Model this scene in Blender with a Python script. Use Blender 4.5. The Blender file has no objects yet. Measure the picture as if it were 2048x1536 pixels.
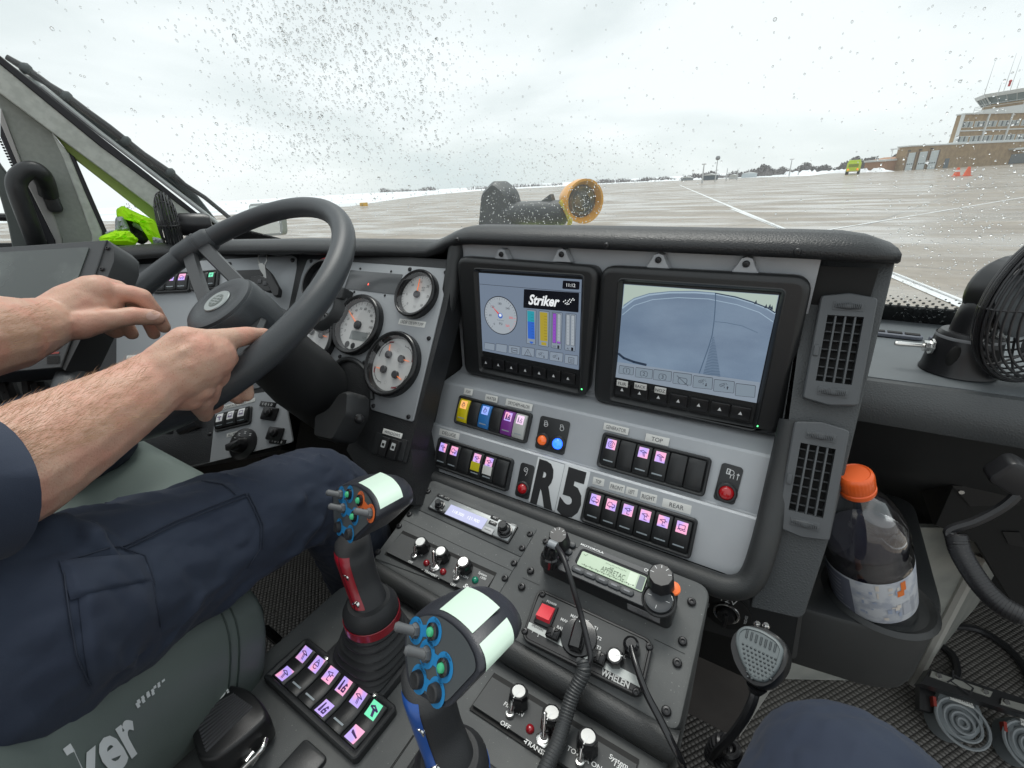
import bpy, bmesh, math, random
import numpy as np
from mathutils import Vector, Matrix
from mathutils.bvhtree import BVHTree
random.seed(7)
sc = bpy.context.scene
col = sc.collection
rad = math.radians
# ------------------------------------------------------------------ camera, world, light, exposure
FPX = 887.0
def cam_rows(yaw, hs, hy):
    n = np.array([hs, 1, -(hy - 768.) / FPX]); Z = -n / np.linalg.norm(n)
    fw = np.array([0, 0, 1.]) - Z * Z[2]; fw /= np.linalg.norm(fw)
    rt = np.cross(fw, Z); X = np.cos(yaw) * rt - np.sin(yaw) * fw
    return np.array([X, np.cross(Z, X), Z])
RC = cam_rows(rad(32), .038, 376.)          # rows: cab right, forward, up seen from the lens
CAM = np.array([0, 0, 1.3])
cd = bpy.data.cameras.new('camera'); cam = bpy.data.objects.new('camera', cd); col.objects.link(cam)
cd.sensor_width = 36; cd.lens = 36 * FPX / 2048; cd.clip_start = .02; cd.clip_end = 9000
mr = Matrix([[RC[i][0], -RC[i][1], -RC[i][2]] for i in range(3)])
cam.matrix_world = Matrix.Translation(CAM) @ mr.to_4x4()
sc.camera = cam
w = bpy.data.worlds.new('World'); sc.world = w; w.use_nodes = True
def build_world():
    nt = w.node_tree; N = nt.nodes; L = nt.links; N.clear()
    out = N.new('ShaderNodeOutputWorld'); sky = N.new('ShaderNodeTexSky'); sky.sky_type = 'NISHITA'
    sky.sun_disc = False; sky.sun_elevation = rad(69); sky.sun_rotation = rad(-20)
    b1 = N.new('ShaderNodeBackground'); b1.inputs[1].default_value = .07; L.new(sky.outputs[0], b1.inputs[0])
    tc = N.new('ShaderNodeTexCoord'); mp = N.new('ShaderNodeMapping'); mp.inputs['Scale'].default_value = (1, 1, 3.2)
    mp.inputs['Rotation'].default_value = (0, rad(-4), 0)
    L.new(tc.outputs['Generated'], mp.inputs[0])
    nz = N.new('ShaderNodeTexNoise'); nz.inputs['Scale'].default_value = 1.7; nz.inputs['Detail'].default_value = 5; nz.inputs['Roughness'].default_value = .5
    nz.inputs['Distortion'].default_value = .3
    L.new(mp.outputs[0], nz.inputs['Vector'])
    cr = N.new('ShaderNodeValToRGB'); e = cr.color_ramp.elements
    e[0].position = .36; e[0].color = (.66, .74, .765, 1); e[1].position = .60; e[1].color = (.93, .97, .985, 1)
    x = e.new(.48); x.color = (.77, .825, .835, 1)
    L.new(nz.outputs[0], cr.inputs[0])
    b2 = N.new('ShaderNodeBackground'); b2.inputs[1].default_value = .79; L.new(cr.outputs[0], b2.inputs[0])
    mx = N.new('ShaderNodeMixShader'); mx.inputs[0].default_value = .93
    L.new(b1.outputs[0], mx.inputs[1]); L.new(b2.outputs[0], mx.inputs[2]); L.new(mx.outputs[0], out.inputs[0])
build_world()
sd = bpy.data.lights.new('sun', 'SUN'); sd.energy = 1.45; sd.angle = rad(28); sd.color = (1, .97, .93)
sun = bpy.data.objects.new('sun', sd); col.objects.link(sun)
sun.rotation_euler = Vector((.22, -.30, -1)).to_track_quat('-Z', 'Y').to_euler()   # soft light through thin cloud, high and a little ahead
sc.view_settings.view_transform = 'Standard'; sc.view_settings.look = 'None'; sc.view_settings.gamma = 1
sc.view_settings.exposure = .52
sc.render.engine = 'CYCLES'; sc.cycles.max_bounces = 8; sc.cycles.transparent_max_bounces = 16
sc.cycles.use_denoising = True; sc.cycles.caustics_reflective = False; sc.cycles.caustics_refractive = False
# ------------------------------------------------------------------ frames and picture measurements
def V3(a): return np.array(a, float)
def nrm(a): a = V3(a); return a / np.linalg.norm(a)
def ray(x, y): return RC @ np.array([(x - 1024) / FPX, (y - 768) / FPX, 1.])
def pd(x, y, d): return CAM + nrm(ray(x, y)) * d
class Fr:                                   # a plane in the place: origin o, axes U, V and normal N
    def __init__(s, o, U, V, N=None):
        s.o = V3(o); s.U = nrm(U); s.V = nrm(V); s.N = nrm(np.cross(s.U, s.V)) if N is None else nrm(N)
    def P(s, u, v, w=0.): return s.o + u * s.U + v * s.V + w * s.N
    def uv(s, x, y, w=0.):
        r = ray(x, y); o = s.o + w * s.N; p = CAM + r * (((o - CAM) @ s.N) / (r @ s.N)) - s.o
        return (p @ s.U, p @ s.V)
    def hit(s, x, y, w=0.): u, v = s.uv(x, y, w); return s.P(u, v, w)
    def at(s, u, v, w=0., rot=0.):
        c, q = math.cos(rot), math.sin(rot)
        return Fr(s.P(u, v, w), c * s.U + q * s.V, -q * s.U + c * s.V, s.N)
    def sub(s, x, y, w=0., rot=0.): return s.at(*s.uv(x, y, w), w, rot)
    def quad(s, q, w=0.):                   # frame at a quad's centre, its width and height
        p = [V3(s.uv(x, y, w)) for x, y in q]; c = sum(p) / 4
        u = (p[1] - p[0]) + (p[2] - p[3]); W = np.linalg.norm(u) / 2; a = math.atan2(u[1], u[0])
        v = ((p[0] - p[3]) + (p[1] - p[2])) / 2; H = abs(v @ np.array([-math.sin(a), math.cos(a)]))
        return s.at(c[0], c[1], w, a), W, H
WX, WY, WZ = V3((1, 0, 0)), V3((0, 1, 0)), V3((0, 0, 1))
def tilt(t, d):                             # plane across the cab, leaning back t degrees, d metres from the lens
    t = rad(t); n = V3((0, -math.cos(t), math.sin(t))); return Fr(CAM - d * n, WX, (0, math.sin(t), math.cos(t)), n)
def zz(k, ox, oy): return lambda x, y: (ox + k * x, oy + k * y)
zA = zz(.3907, 0, 350); zB = zz(.3385, 560, 440); zC = zz(.3385, 1180, 440); zD = zz(.3613, 820, 740)
zE = zz(.4010, 640, 920); zF = zz(.3360, 1000, 1020); zG = zz(.4270, 1440, 880); zH = zz(.44, 0, 860)
zI = zz(.28645, 0, 80); zJ = zz(.20178, 1640, 90); zK = zz(.24738, 1600, 420); zL = zz(.24414, 850, 200)
zM = zz(.1953, 740, 920); zN = zz(.1953, 1020, 1040); zO = zz(.1953, 960, 1236); zP = zz(.2058, 460, 1220)
def zl(z, pts): return [z(*p) for p in pts]
# ------------------------------------------------------------------ materials
MATS = {}
def mat(name, c, rough=.5, metal=0, bump=None, spec=None, coat=0, emit=None, trans=0, var=None, ior=None, speck=None, sss=0, rvar=0, tex='NOISE', sheen=0):
    if name in MATS: return MATS[name]
    m = bpy.data.materials.new(name); m.use_nodes = True; nt = m.node_tree; N = nt.nodes; L = nt.links
    p = N['Principled BSDF']; c4 = (*c, 1); p.inputs['Base Color'].default_value = c4
    p.inputs['Roughness'].default_value = rough; p.inputs['Metallic'].default_value = metal
    if spec is not None: p.inputs['Specular IOR Level'].default_value = spec
    if ior: p.inputs['IOR'].default_value = ior
    p.inputs['Coat Weight'].default_value = coat; p.inputs['Coat Roughness'].default_value = .08
    p.inputs['Transmission Weight'].default_value = trans
    if sheen: p.inputs['Sheen Weight'].default_value = sheen
    if sss: p.inputs['Subsurface Weight'].default_value = sss; p.inputs['Subsurface Radius'].default_value = (.012, .004, .002); p.inputs['Subsurface Scale'].default_value = .6
    if emit: p.inputs['Emission Color'].default_value = (*emit[0], 1); p.inputs['Emission Strength'].default_value = emit[1]
    tc = N.new('ShaderNodeTexCoord')
    def noise(scale, det=4, kind='NOISE'):
        if kind == 'VORONOI':
            n = N.new('ShaderNodeTexVoronoi'); n.feature = 'DISTANCE_TO_EDGE'; n.inputs['Scale'].default_value = scale
        else:
            n = N.new('ShaderNodeTexNoise'); n.inputs['Scale'].default_value = scale; n.inputs['Detail'].default_value = det
        L.new(tc.outputs['Object'], n.inputs['Vector']); return n.outputs['Distance' if kind == 'VORONOI' else 'Fac']
    cur = None
    if var:                                  # var = (scale, colour b, low, high)
        r = N.new('ShaderNodeMapRange'); r.inputs[1].default_value = var[2]; r.inputs[2].default_value = var[3]
        L.new(noise(var[0], 5), r.inputs[0]); mx = N.new('ShaderNodeMix'); mx.data_type = 'RGBA'
        mx.inputs[6].default_value = c4; mx.inputs[7].default_value = (*var[1], 1); L.new(r.outputs[0], mx.inputs[0]); cur = mx.outputs[2]
    if speck:                                # speck = (scale, colour, threshold)
        r = N.new('ShaderNodeMapRange'); r.inputs[1].default_value = speck[2]; r.inputs[2].default_value = speck[2] + .03
        L.new(noise(speck[0], 2), r.inputs[0]); mx = N.new('ShaderNodeMix'); mx.data_type = 'RGBA'
        if cur: L.new(cur, mx.inputs[6])
        else: mx.inputs[6].default_value = c4
        mx.inputs[7].default_value = (*speck[1], 1); L.new(r.outputs[0], mx.inputs[0]); cur = mx.outputs[2]
    if cur: L.new(cur, p.inputs['Base Color'])
    if rvar:
        r = N.new('ShaderNodeMapRange'); r.inputs[1].default_value = .3; r.inputs[2].default_value = .7
        r.inputs[3].default_value = max(0, rough - rvar); r.inputs[4].default_value = min(1, rough + rvar)
        L.new(noise(18, 4), r.inputs[0]); L.new(r.outputs[0], p.inputs['Roughness'])
    if bump:
        b = N.new('ShaderNodeBump'); b.inputs['Strength'].default_value = bump[1]; b.inputs['Distance'].default_value = bump[2] if len(bump) > 2 else .001
        L.new(noise(bump[0], 3, tex), b.inputs['Height']); L.new(b.outputs[0], p.inputs['Normal'])
    MATS[name] = m; return m
K = mat
blk = K('black plastic', (.023, .0245, .026), .42, bump=(900, .25), rvar=.12, speck=(600, (.12, .12, .12), .745))
blk_s = K('smooth black plastic', (.014, .014, .015), .3)
deepb = K('deep black', (.006, .006, .006), .7)
con_m = K('dusty console plastic', (.088, .093, .094), .6, bump=(1500, .35), var=(9, (.135, .139, .136), .42, .72), speck=(420, (.30, .31, .30), .715))
con_d = K('dark panel plastic', (.054, .057, .058), .5, bump=(1400, .2), speck=(500, (.2, .2, .2), .745))
roll_m = K('padded black edge', (.028, .030, .031), .45, bump=(700, .5), var=(22, (.03, .031, .03), .5, .75))
vinyl = K('grained black vinyl', (.020, .021, .0225), .42, bump=(260, .55, .0012), tex='VORONOI')
vinyl_g = K('grained charcoal vinyl', (.062, .067, .070), .5, bump=(280, .6, .0012), tex='VORONOI')
vent_m = K('charcoal vent plastic', (.082, .088, .094), .48, bump=(1500, .1))
grey = K('light grey painted panel', (.44, .46, .48), .42, metal=.15, bump=(1300, .14), var=(7, (.38, .40, .425), .4, .7), speck=(520, (.56, .56, .54), .735), rvar=.12)
greyd = K('grey gauge panel', (.33, .345, .36), .45, metal=.2, bump=(1300, .1))
white = K('white sticker', (.74, .74, .71), .5, var=(40, (.66, .66, .62), .5, .8))
whitp = K('white print', (.75, .76, .76), .5)
ink = K('black print', (.02, .02, .022), .5)
chrome = K('bright metal', (.75, .74, .72), .2, metal=1)
steel = K('brushed steel', (.5, .5, .5), .35, metal=1)
screwm = K('black screw', (.03, .03, .032), .35, metal=.3)
# ------------------------------------------------------------------ mesh builder
class MB:
    def __init__(s): s.v = []; s.f = []; s.m = []
    def add(s, vs, fs, mi=0):
        n = len(s.v); s.v += [tuple(map(float, p)) for p in vs]; s.f += [tuple(n + i for i in f) for f in fs]; s.m += [mi] * len(fs); return s
    def flat(s, fr, pts, w=0., mi=0): return s.add([fr.P(u, v, w) for u, v in pts], [tuple(range(len(pts)))], mi)
    def loft(s, rings, mi=0, cap=True, closed=True):
        n = len(rings[0]); vs = [p for r in rings for p in r]; fs = []
        for k in range(len(rings) - 1):
            for i in range(n if closed else n - 1):
                j = (i + 1) % n; fs.append((k * n + i, k * n + j, (k + 1) * n + j, (k + 1) * n + i))
        if cap and closed: fs += [tuple(range(n))[::-1], tuple(range((len(rings) - 1) * n, len(rings) * n))]
        return s.add(vs, fs, mi)
    def prism(s, fr, out, prof, mi=0, cap=True):       # prof = [(inset, w), ...] along the normal
        return s.loft([[fr.P(u, v, w) for u, v in inset(out, i)] for i, w in prof], mi, cap)
    def box(s, fr, u0, u1, v0, v1, w0, w1, b=.0015, r=0, mi=0):
        o = rrect((u0 + u1) / 2, (v0 + v1) / 2, abs(u1 - u0), abs(v1 - v0), r)
        return s.prism(fr, o, [(0, w0), (0, w1 - b), (b * .3, w1 - b * .3), (b, w1)] if b else [(0, w0), (0, w1)], mi)
    def lathe(s, fr, u, v, prof, n=24, mi=0, cap=True):
        return s.loft([[fr.P(u + r * math.cos(2 * math.pi * k / n), v + r * math.sin(2 * math.pi * k / n), w) for k in range(n)] for r, w in prof], mi, cap)
    def tube(s, pts, r, n=10, mi=0, closed=False, ell=None):
        pts = [V3(p) for p in pts]; m = len(pts); rs = r if hasattr(r, '__len__') else [r] * m
        T = [nrm(pts[(i + 1) % m] - pts[i - 1]) if closed or 0 < i < m - 1 else nrm(pts[min(i + 1, m - 1)] - pts[max(i - 1, 0)]) for i in range(m)]
        a = nrm(np.cross(T[0], WZ if abs(T[0][2]) < .9 else WX)); rings = []
        for i in range(m):
            a = nrm(a - T[i] * (a @ T[i])); b = np.cross(T[i], a)
            rings.append([pts[i] + rs[i] * (math.cos(2 * math.pi * k / n) * a + math.sin(2 * math.pi * k / n) * b * (ell or 1)) for k in range(n)])
        if closed: rings.append(rings[0])
        return s.loft(rings, mi, not closed)
    def stroke(s, fr, pts, wd, w=0., mi=0):
        for (a, b) in zip(pts[:-1], pts[1:]):
            a, b = V3(a), V3(b); d = b - a; l = np.linalg.norm(d)
            if l < 1e-7: continue
            d /= l; p = V3((-d[1], d[0])) * wd / 2; e = d * wd * .3
            s.flat(fr, [a - e - p, b + e - p, b + e + p, a - e + p], w, mi)
        return s
    def text(s, fr, t, u=0., v=0., w=.0004, h=.003, mi=0, wd=None, shear=0, bold=0, rot=0, arc=None):
        vs, fs, W, H = glyphs(t, shear, bold); sy = h / .7; sx = min(sy, wd / W) if wd else sy
        if wd and wd < 0: sx = -wd / W
        c, q = math.cos(rot), math.sin(rot); o = []
        for x, y in vs:
            x, y = x * sx, (y - .35) * sy; o.append(fr.P(u + c * x - q * y, v + q * x + c * y, w))
        return s.add(o, fs, mi)
    def ball(s, c, r, n=12, mi=0, sq=(1, 1, 1)):
        rings = []
        for k in range(1, n // 2 + 1):
            a = math.pi * k / (n // 2 + 1)
            rings.append([V3(c) + V3((r * math.sin(a) * math.cos(b) * sq[0], r * math.sin(a) * math.sin(b) * sq[1], r * math.cos(a) * sq[2])) for b in [2 * math.pi * i / n for i in range(n)]])
        return s.loft(rings, mi)
    def screw(s, fr, u, v, w, r=.0042, mi=0, mh=1):
        s.lathe(fr, u, v, [(r, w), (r, w + r * .25), (r * .75, w + r * .6), (r * .4, w + r * .68), (r * .36, w + r * .3)], 12, mi); return s
    def mesh(s, name, mats, org, ang=38):
        me = bpy.data.meshes.new(name); me.from_pydata([tuple(V3(p) - org) for p in s.v], [], s.f)
        for m in (mats if isinstance(mats, (list, tuple)) else [mats]): me.materials.append(m)
        bm = bmesh.new(); bm.from_mesh(me)
        for f, mi in zip(bm.faces, s.m): f.material_index = mi; f.smooth = True
        bmesh.ops.recalc_face_normals(bm, faces=bm.faces); bm.to_mesh(me); bm.free()
        me.set_sharp_from_angle(angle=rad(ang)); return me
def inset(pts, d):
    if abs(d) < 1e-9: return pts
    n = len(pts); area = sum(pts[i][0] * pts[(i + 1) % n][1] - pts[(i + 1) % n][0] * pts[i][1] for i in range(n)); sg = 1 if area > 0 else -1; o = []
    for i in range(n):
        a, b, c = V3(pts[i - 1]), V3(pts[i]), V3(pts[(i + 1) % n])
        e1 = b - a; e2 = c - b; e1 = e1 / max(np.linalg.norm(e1), 1e-9); e2 = e2 / max(np.linalg.norm(e2), 1e-9)
        n1 = V3((-e1[1], e1[0])) * sg; n2 = V3((-e2[1], e2[0])) * sg; m = n1 + n2; l = m @ m
        o.append(tuple(b + d * (m * 2 / l if l > .3 else n1)))
    return o
def rrect(u, v, W, H, r=0, n=5):
    if r <= 0: return [(u - W / 2, v - H / 2), (u + W / 2, v - H / 2), (u + W / 2, v + H / 2), (u - W / 2, v + H / 2)]
    r = min(r, W / 2 - 1e-5, H / 2 - 1e-5); o = []
    for cx, cy, a0 in ((u + W / 2 - r, v - H / 2 + r, -90), (u + W / 2 - r, v + H / 2 - r, 0), (u - W / 2 + r, v + H / 2 - r, 90), (u - W / 2 + r, v - H / 2 + r, 180)):
        o += [(cx + r * math.cos(rad(a0 + 90 * k / n)), cy + r * math.sin(rad(a0 + 90 * k / n))) for k in range(n + 1)]
    return o
def rpoly(pts, r, n=5):                     # polygon with rounded corners
    o = []; m = len(pts)
    for i in range(m):
        a, b, c = V3(pts[i - 1]), V3(pts[i]), V3(pts[(i + 1) % m]); ri = r[i] if hasattr(r, '__len__') else r
        d1, d2 = a - b, c - b; l = min(ri, np.linalg.norm(d1) * .45, np.linalg.norm(d2) * .45)
        p, q = b + nrm(d1) * l, b + nrm(d2) * l
        for k in range(n + 1): t = k / n; o.append(tuple((1 - t) ** 2 * p + 2 * t * (1 - t) * b + t * t * q))
    return o
def circ(u, v, r, n=24, a0=0, a1=360):
    return [(u + r * math.cos(rad(a0 + (a1 - a0) * k / n)), v + r * math.sin(rad(a0 + (a1 - a0) * k / n))) for k in range(n + (a1 - a0 != 360))]
GC = {}
def glyphs(t, shear=0, bold=0):
    k = (t, shear, bold)
    if k not in GC:
        cu = bpy.data.curves.new('lettering', 'FONT'); cu.body = t; cu.size = 1; cu.align_x = 'CENTER'; cu.shear = shear; cu.offset = bold; cu.resolution_u = 3
        o = bpy.data.objects.new('lettering', cu); col.objects.link(o)
        me = o.to_mesh(); vs = [(v.co.x, v.co.y) for v in me.vertices]; fs = [tuple(p.vertices) for p in me.polygons]; o.to_mesh_clear()
        bpy.data.objects.remove(o); bpy.data.curves.remove(cu)
        xs = [p[0] for p in vs] or [0, 1]; cx = (min(xs) + max(xs)) / 2
        GC[k] = ([(x - cx, y) for x, y in vs], fs, max(xs) - min(xs) or 1, 1)
    return GC[k]
def tag(o, label=None, cat=None, group=None, kind=None):
    if label: o['label'] = label
    if cat: o['category'] = cat
    if group: o['group'] = group
    if kind: o['kind'] = kind
    return o
def thing(name, label, cat, loc, group=None):
    o = bpy.data.objects.new(name, None); o.empty_display_size = .02; col.objects.link(o); o.location = tuple(loc); return tag(o, label, cat, group)
def wloc(o):
    p = V3(o.location)
    while o.parent: o = o.parent; p = p + V3(o.location)
    return p
def part(name, mb, mats, parent=None, label=None, loc=None, ang=38):
    org = wloc(parent) if parent else V3(loc if loc is not None else (0, 0, 0))
    o = bpy.data.objects.new(name, mb.mesh(name, mats, org, ang)); col.objects.link(o)
    if parent: o.parent = parent
    else: o.location = tuple(org)
    if label: o['label'] = label
    return o
def solo(name, label, cat, mb, mats, loc=None, group=None, kind=None, ang=38):
    p = V3(mb.v[0]) if loc is None else loc
    return tag(part(name, mb, mats, None, None, p, ang), label, cat, group, kind)
def screws(parent, fr, pts, w=.0, r=.0045):
    for p in pts: b = MB(); b.screw(fr.sub(*p, w), 0, 0, 0, r); part('screw', b, screwm, parent)
def emis(name, c, s, base=(.02, .02, .02), rough=.3, grad=None):
    if name in MATS: return MATS[name]
    m = K(name, base, rough, emit=(c, s))
    if grad:                                 # colour runs between two tones as on a backlit window
        nt = m.node_tree; N = nt.nodes; L = nt.links; n = N.new('ShaderNodeTexNoise'); n.inputs['Scale'].default_value = grad[1]; n.inputs['Detail'].default_value = 0
        t = [x for x in N if x.type == 'TEX_COORD'][0]; L.new(t.outputs['Object'], n.inputs[0])
        r = N.new('ShaderNodeValToRGB'); r.color_ramp.elements[0].position = .38; r.color_ramp.elements[1].position = .62
        r.color_ramp.elements[0].color = (*c, 1); r.color_ramp.elements[1].color = (*grad[0], 1)
        L.new(n.outputs[0], r.inputs[0]); L.new(r.outputs[0], N['Principled BSDF'].inputs['Emission Color'])
    return m
def thin_glass(name, tint, refl=1.0, rough=0.0, film=0):
    m = bpy.data.materials.new(name); m.use_nodes = True; nt = m.node_tree; N = nt.nodes; L = nt.links; N.clear()
    o = N.new('ShaderNodeOutputMaterial'); t = N.new('ShaderNodeBsdfTransparent'); t.inputs[0].default_value = (*tint, 1)
    g = N.new('ShaderNodeBsdfGlossy'); g.inputs['Roughness'].default_value = rough; fz = N.new('ShaderNodeLayerWeight'); fz.inputs[0].default_value = .5
    pw = N.new('ShaderNodeMath'); pw.operation = 'POWER'; pw.inputs[1].default_value = 4; L.new(fz.outputs['Facing'], pw.inputs[0])
    mt = N.new('ShaderNodeMath'); mt.operation = 'MULTIPLY_ADD'; mt.inputs[1].default_value = .8 * refl; mt.inputs[2].default_value = .05 * refl; L.new(pw.outputs[0], mt.inputs[0])
    mx = N.new('ShaderNodeMixShader'); L.new(mt.outputs[0], mx.inputs[0]); L.new(t.outputs[0], mx.inputs[1]); L.new(g.outputs[0], mx.inputs[2]); last = mx.outputs[0]
    if film:                                 # translucent dirt film, put in to imitate bright haze and glare on the glass
        tr = N.new('ShaderNodeBsdfTranslucent'); tr.inputs[0].default_value = (.85, .90, .90, 1); tc = N.new('ShaderNodeTexCoord'); mp = N.new('ShaderNodeMapping'); mp.inputs['Scale'].default_value = (1.2, 3, 3); mp.inputs['Rotation'].default_value = (0, rad(35), 0); nz = N.new('ShaderNodeTexNoise'); nz.inputs['Scale'].default_value = 1.6; nz.inputs['Detail'].default_value = 7; nz.inputs['Roughness'].default_value = .6
        L.new(tc.outputs['Object'], mp.inputs[0]); L.new(mp.outputs[0], nz.inputs['Vector']); mr = N.new('ShaderNodeMapRange'); mr.inputs[1].default_value = .35; mr.inputs[2].default_value = .70; mr.inputs[3].default_value = film * .35; mr.inputs[4].default_value = film; L.new(nz.outputs[0], mr.inputs[0])
        m2 = N.new('ShaderNodeMixShader'); L.new(mr.outputs[0], m2.inputs[0]); L.new(last, m2.inputs[1]); L.new(tr.outputs[0], m2.inputs[2]); last = m2.outputs[0]
    L.new(last, o.inputs[0]); MATS[name] = m; return m
# ------------------------------------------------------------------ outdoors: the apron the truck stands on (its ground leans a little against the cab)
RO = cam_rows(rad(32), .055, 370.)
def o2w(d): return RC @ (RO.T @ V3(d))
GX, GY, GZ = o2w((1, 0, 0)), o2w((0, 1, 0)), o2w((0, 0, 1))
GR = Fr(CAM - 2.9 * GZ, GX, GY, GZ)
def depf(p): return ((V3(p) - CAM) @ RC[:, 2]) / FPX
def gp(x, y, w=0.): return GR.hit(x, y, w)
def upf(p, U): return Fr(p, U, GZ, nrm(np.cross(U, GZ)))   # upright plane through p
def ground_mat():
    m = bpy.data.materials.new('wet concrete apron'); m.use_nodes = True; nt = m.node_tree; N = nt.nodes; L = nt.links; p = N['Principled BSDF']
    tc = N.new('ShaderNodeTexCoord')
    def mp(s, r=0):
        q = N.new('ShaderNodeMapping'); q.inputs['Scale'].default_value = s; q.inputs['Rotation'].default_value = (0, 0, rad(r)); L.new(tc.outputs['Object'], q.inputs[0]); return q.outputs[0]
    def nz(v, sc_, d=5, ro=.55):
        n = N.new('ShaderNodeTexNoise'); n.inputs['Scale'].default_value = sc_; n.inputs['Detail'].default_value = d; n.inputs['Roughness'].default_value = ro; L.new(v, n.inputs['Vector']); return n.outputs[0]
    def mr(x, a, b, c=0, d=1):
        n = N.new('ShaderNodeMapRange'); n.inputs[1].default_value = a; n.inputs[2].default_value = b; n.inputs[3].default_value = c; n.inputs[4].default_value = d; L.new(x, n.inputs[0]); return n.outputs[0]
    def mix(f, a, b):
        n = N.new('ShaderNodeMix'); n.data_type = 'RGBA'; L.new(f, n.inputs[0])
        for i, x in ((6, a), (7, b)):
            if isinstance(x, tuple): n.inputs[i].default_value = (*x, 1)
            else: L.new(x, n.inputs[i])
        return n.outputs[2]
    c = mix(mr(nz(mp((.35, 1, 1), 24), .5), .35, .65), (.205, .168, .130), (.30, .256, .205))
    c = mix(mr(nz(mp((1, 1, 1)), 3.), .4, .75), c, (.19, .155, .118))
    c = mix(mr(nz(mp((.45, 1.0, 1), 28), .09, 7, .65), .60, .76), c, (.37, .36, .34))       # drifted snow dust in streaks
    c = mix(mr(nz(mp((.2, 1, 1), 20), .05, 4), .60, .72), c, (.40, .40, .39))
    br = N.new('ShaderNodeTexBrick'); br.offset = 0; br.inputs['Scale'].default_value = 1; br.inputs['Mortar Size'].default_value = .05; br.inputs['Brick Width'].default_value = 6.1; br.inputs['Row Height'].default_value = 6.1
    L.new(mp((1, 1, 1), 17), br.inputs[0]); c = mix(br.outputs['Fac'], c, (.12, .11, .10))
    L.new(c, p.inputs['Base Color']); L.new(mr(nz(mp((.3, 1, 1), 24), .4), .42, .6, .16, .55), p.inputs['Roughness'])
    p.inputs['Specular IOR Level'].default_value = .5
    return m
gm = ground_mat()
m_ = MB(); m_.flat(GR, [(-900, -600), (1500, -600), (1500, 560), (-150, 560), (-900, 560)])
g_ = solo('apron_ground', None, None, m_, gm, GR.o, kind='structure')
snow = K('snow field', (.80, .83, .86), .6, var=(.02, (.62, .65, .66), .45, .6), bump=(.4, .5, .3))
m_ = MB(); n_ = [(-1700, 40)] + [GR.uv(*p) for p in ((300, 440), (480, 428), (600, 419), (700, 413), (770, 402), (850, 391), (960, 381.5), (1250, 366), (1450, 357), (1620, 351.5))] + [(60, 600), (4500, 900), (4500, 5500), (-5500, 5500), (-5500, 40)]
m_.flat(GR, n_, .02); solo('snow_field', None, None, m_, snow, GR.o, kind='structure')
# far hedgerows and woods as one mass of twigs on a low rise
rnd = random.Random(3)
tm = K('bare winter trees', (.165, .155, .16), .9, var=(.05, (.21, .19, .19), .4, .6))  # grey lifted so the colour carries the distance haze
m_ = MB()
def wood(x0, x1, yb, hpx, dens, vary=.4):
    n = int((x1 - x0) * dens); ph = rnd.random() * 9
    for i in range(n):
        x = rnd.uniform(x0, x1); b = yb[0] + (yb[1] - yb[0]) * (x - x0) / (x1 - x0)
        p = gp(x, b); env = (.45 + .35 * math.sin(x * .11 + ph) * math.sin(x * .037 + 2) + .3 * rnd.random())
        h = hpx * depf(p) * max(.15, env); wd = h * rnd.uniform(.12, .4); q = p + GY * rnd.uniform(0, 25)
        for k in range(5):
            z = rnd.uniform(.0, 1) ** .8 * h; s_ = wd * (1.1 - .75 * z / h) * rnd.uniform(.5, 1.2); c = q + GX * rnd.uniform(-wd, wd) * (1.1 - z / h) + GZ * z; a = rnd.uniform(0, 3)
            e1 = (GX * math.cos(a) + GZ * math.sin(a)) * s_; e2 = (GZ * math.cos(a) - GX * math.sin(a) + GY * rnd.uniform(-1, 1)) * s_ * .6
            m_.add([c - e1, c - e2 * rnd.uniform(.4, 1), c + e1 * rnd.uniform(.5, 1), c + e2], [(0, 1, 2), (0, 2, 3)])
wood(700, 870, (387, 381), 8, 3); wood(930, 1110, (380, 371), 7, 3); wood(1150, 1400, (369, 358), 9, 4); wood(1380, 1540, (359, 352), 15, 4)
wood(1490, 1700, (353, 343), 20, 5); wood(1700, 1800, (345, 337), 30, 6); wood(236, 262, (420, 418), 14, 1.2); wood(262, 300, (418, 417), 12, 1)
solo('distant_woods', 'thin bare winter treeline on the horizon beyond the snow', 'trees', m_, tm, gp(1400, 360), kind='stuff')
snowb = K('ploughed snow', (.82, .84, .87), .65, bump=(.8, .6, .3))
m_ = MB()
for x0, x1, y0, y1, h in ((1500, 1790, 351, 343, 8), (1290, 1420, 364, 358, 4)):       # ploughed banks in front of the trees
    rings = []
    for k in range(60):
        x = x0 + (x1 - x0) * k / 59; p = gp(x, y0 + (y1 - y0) * k / 59); hh = h * depf(p) * (.35 + .65 * rnd.random()) * min(1, k / 6, (59 - k) / 6 + .01)
        rings.append([p - GY * hh * 2 - GZ * .05, p - GY * hh + GZ * hh * .6, p + GZ * hh, p + GY * hh * 2 - GZ * .05])
    m_.loft(rings)
solo('snow_bank', None, None, m_, snowb, gp(1600, 348), kind='stuff')
# painted lines
lm = K('worn white paint', (.70, .72, .73), .45, var=(1.2, (.46, .44, .4), .5, .75))
def stripe(a, b, wd, ext0=0, ext1=0):
    a, b = V3(GR.uv(*a)), V3(GR.uv(*b)); d = (b - a) / np.linalg.norm(b - a); a = a - d * ext0; b = b + d * ext1; q = V3((-d[1], d[0])) * wd / 2
    return [a - q, b - q, b + q, a + q]
m_ = MB(); m_.flat(GR, stripe((1380, 379), (1545, 449), .34, 60, 40), .012); m_.flat(GR, stripe((1780, 545), (1945, 611), .19, 30, 20), .012)
m_.flat(GR, stripe((1560, 476), (1800, 436), .16, 6, 30), .012)
tag(part('apron_markings', m_, lm, None, None, GR.o), kind='structure')
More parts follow.
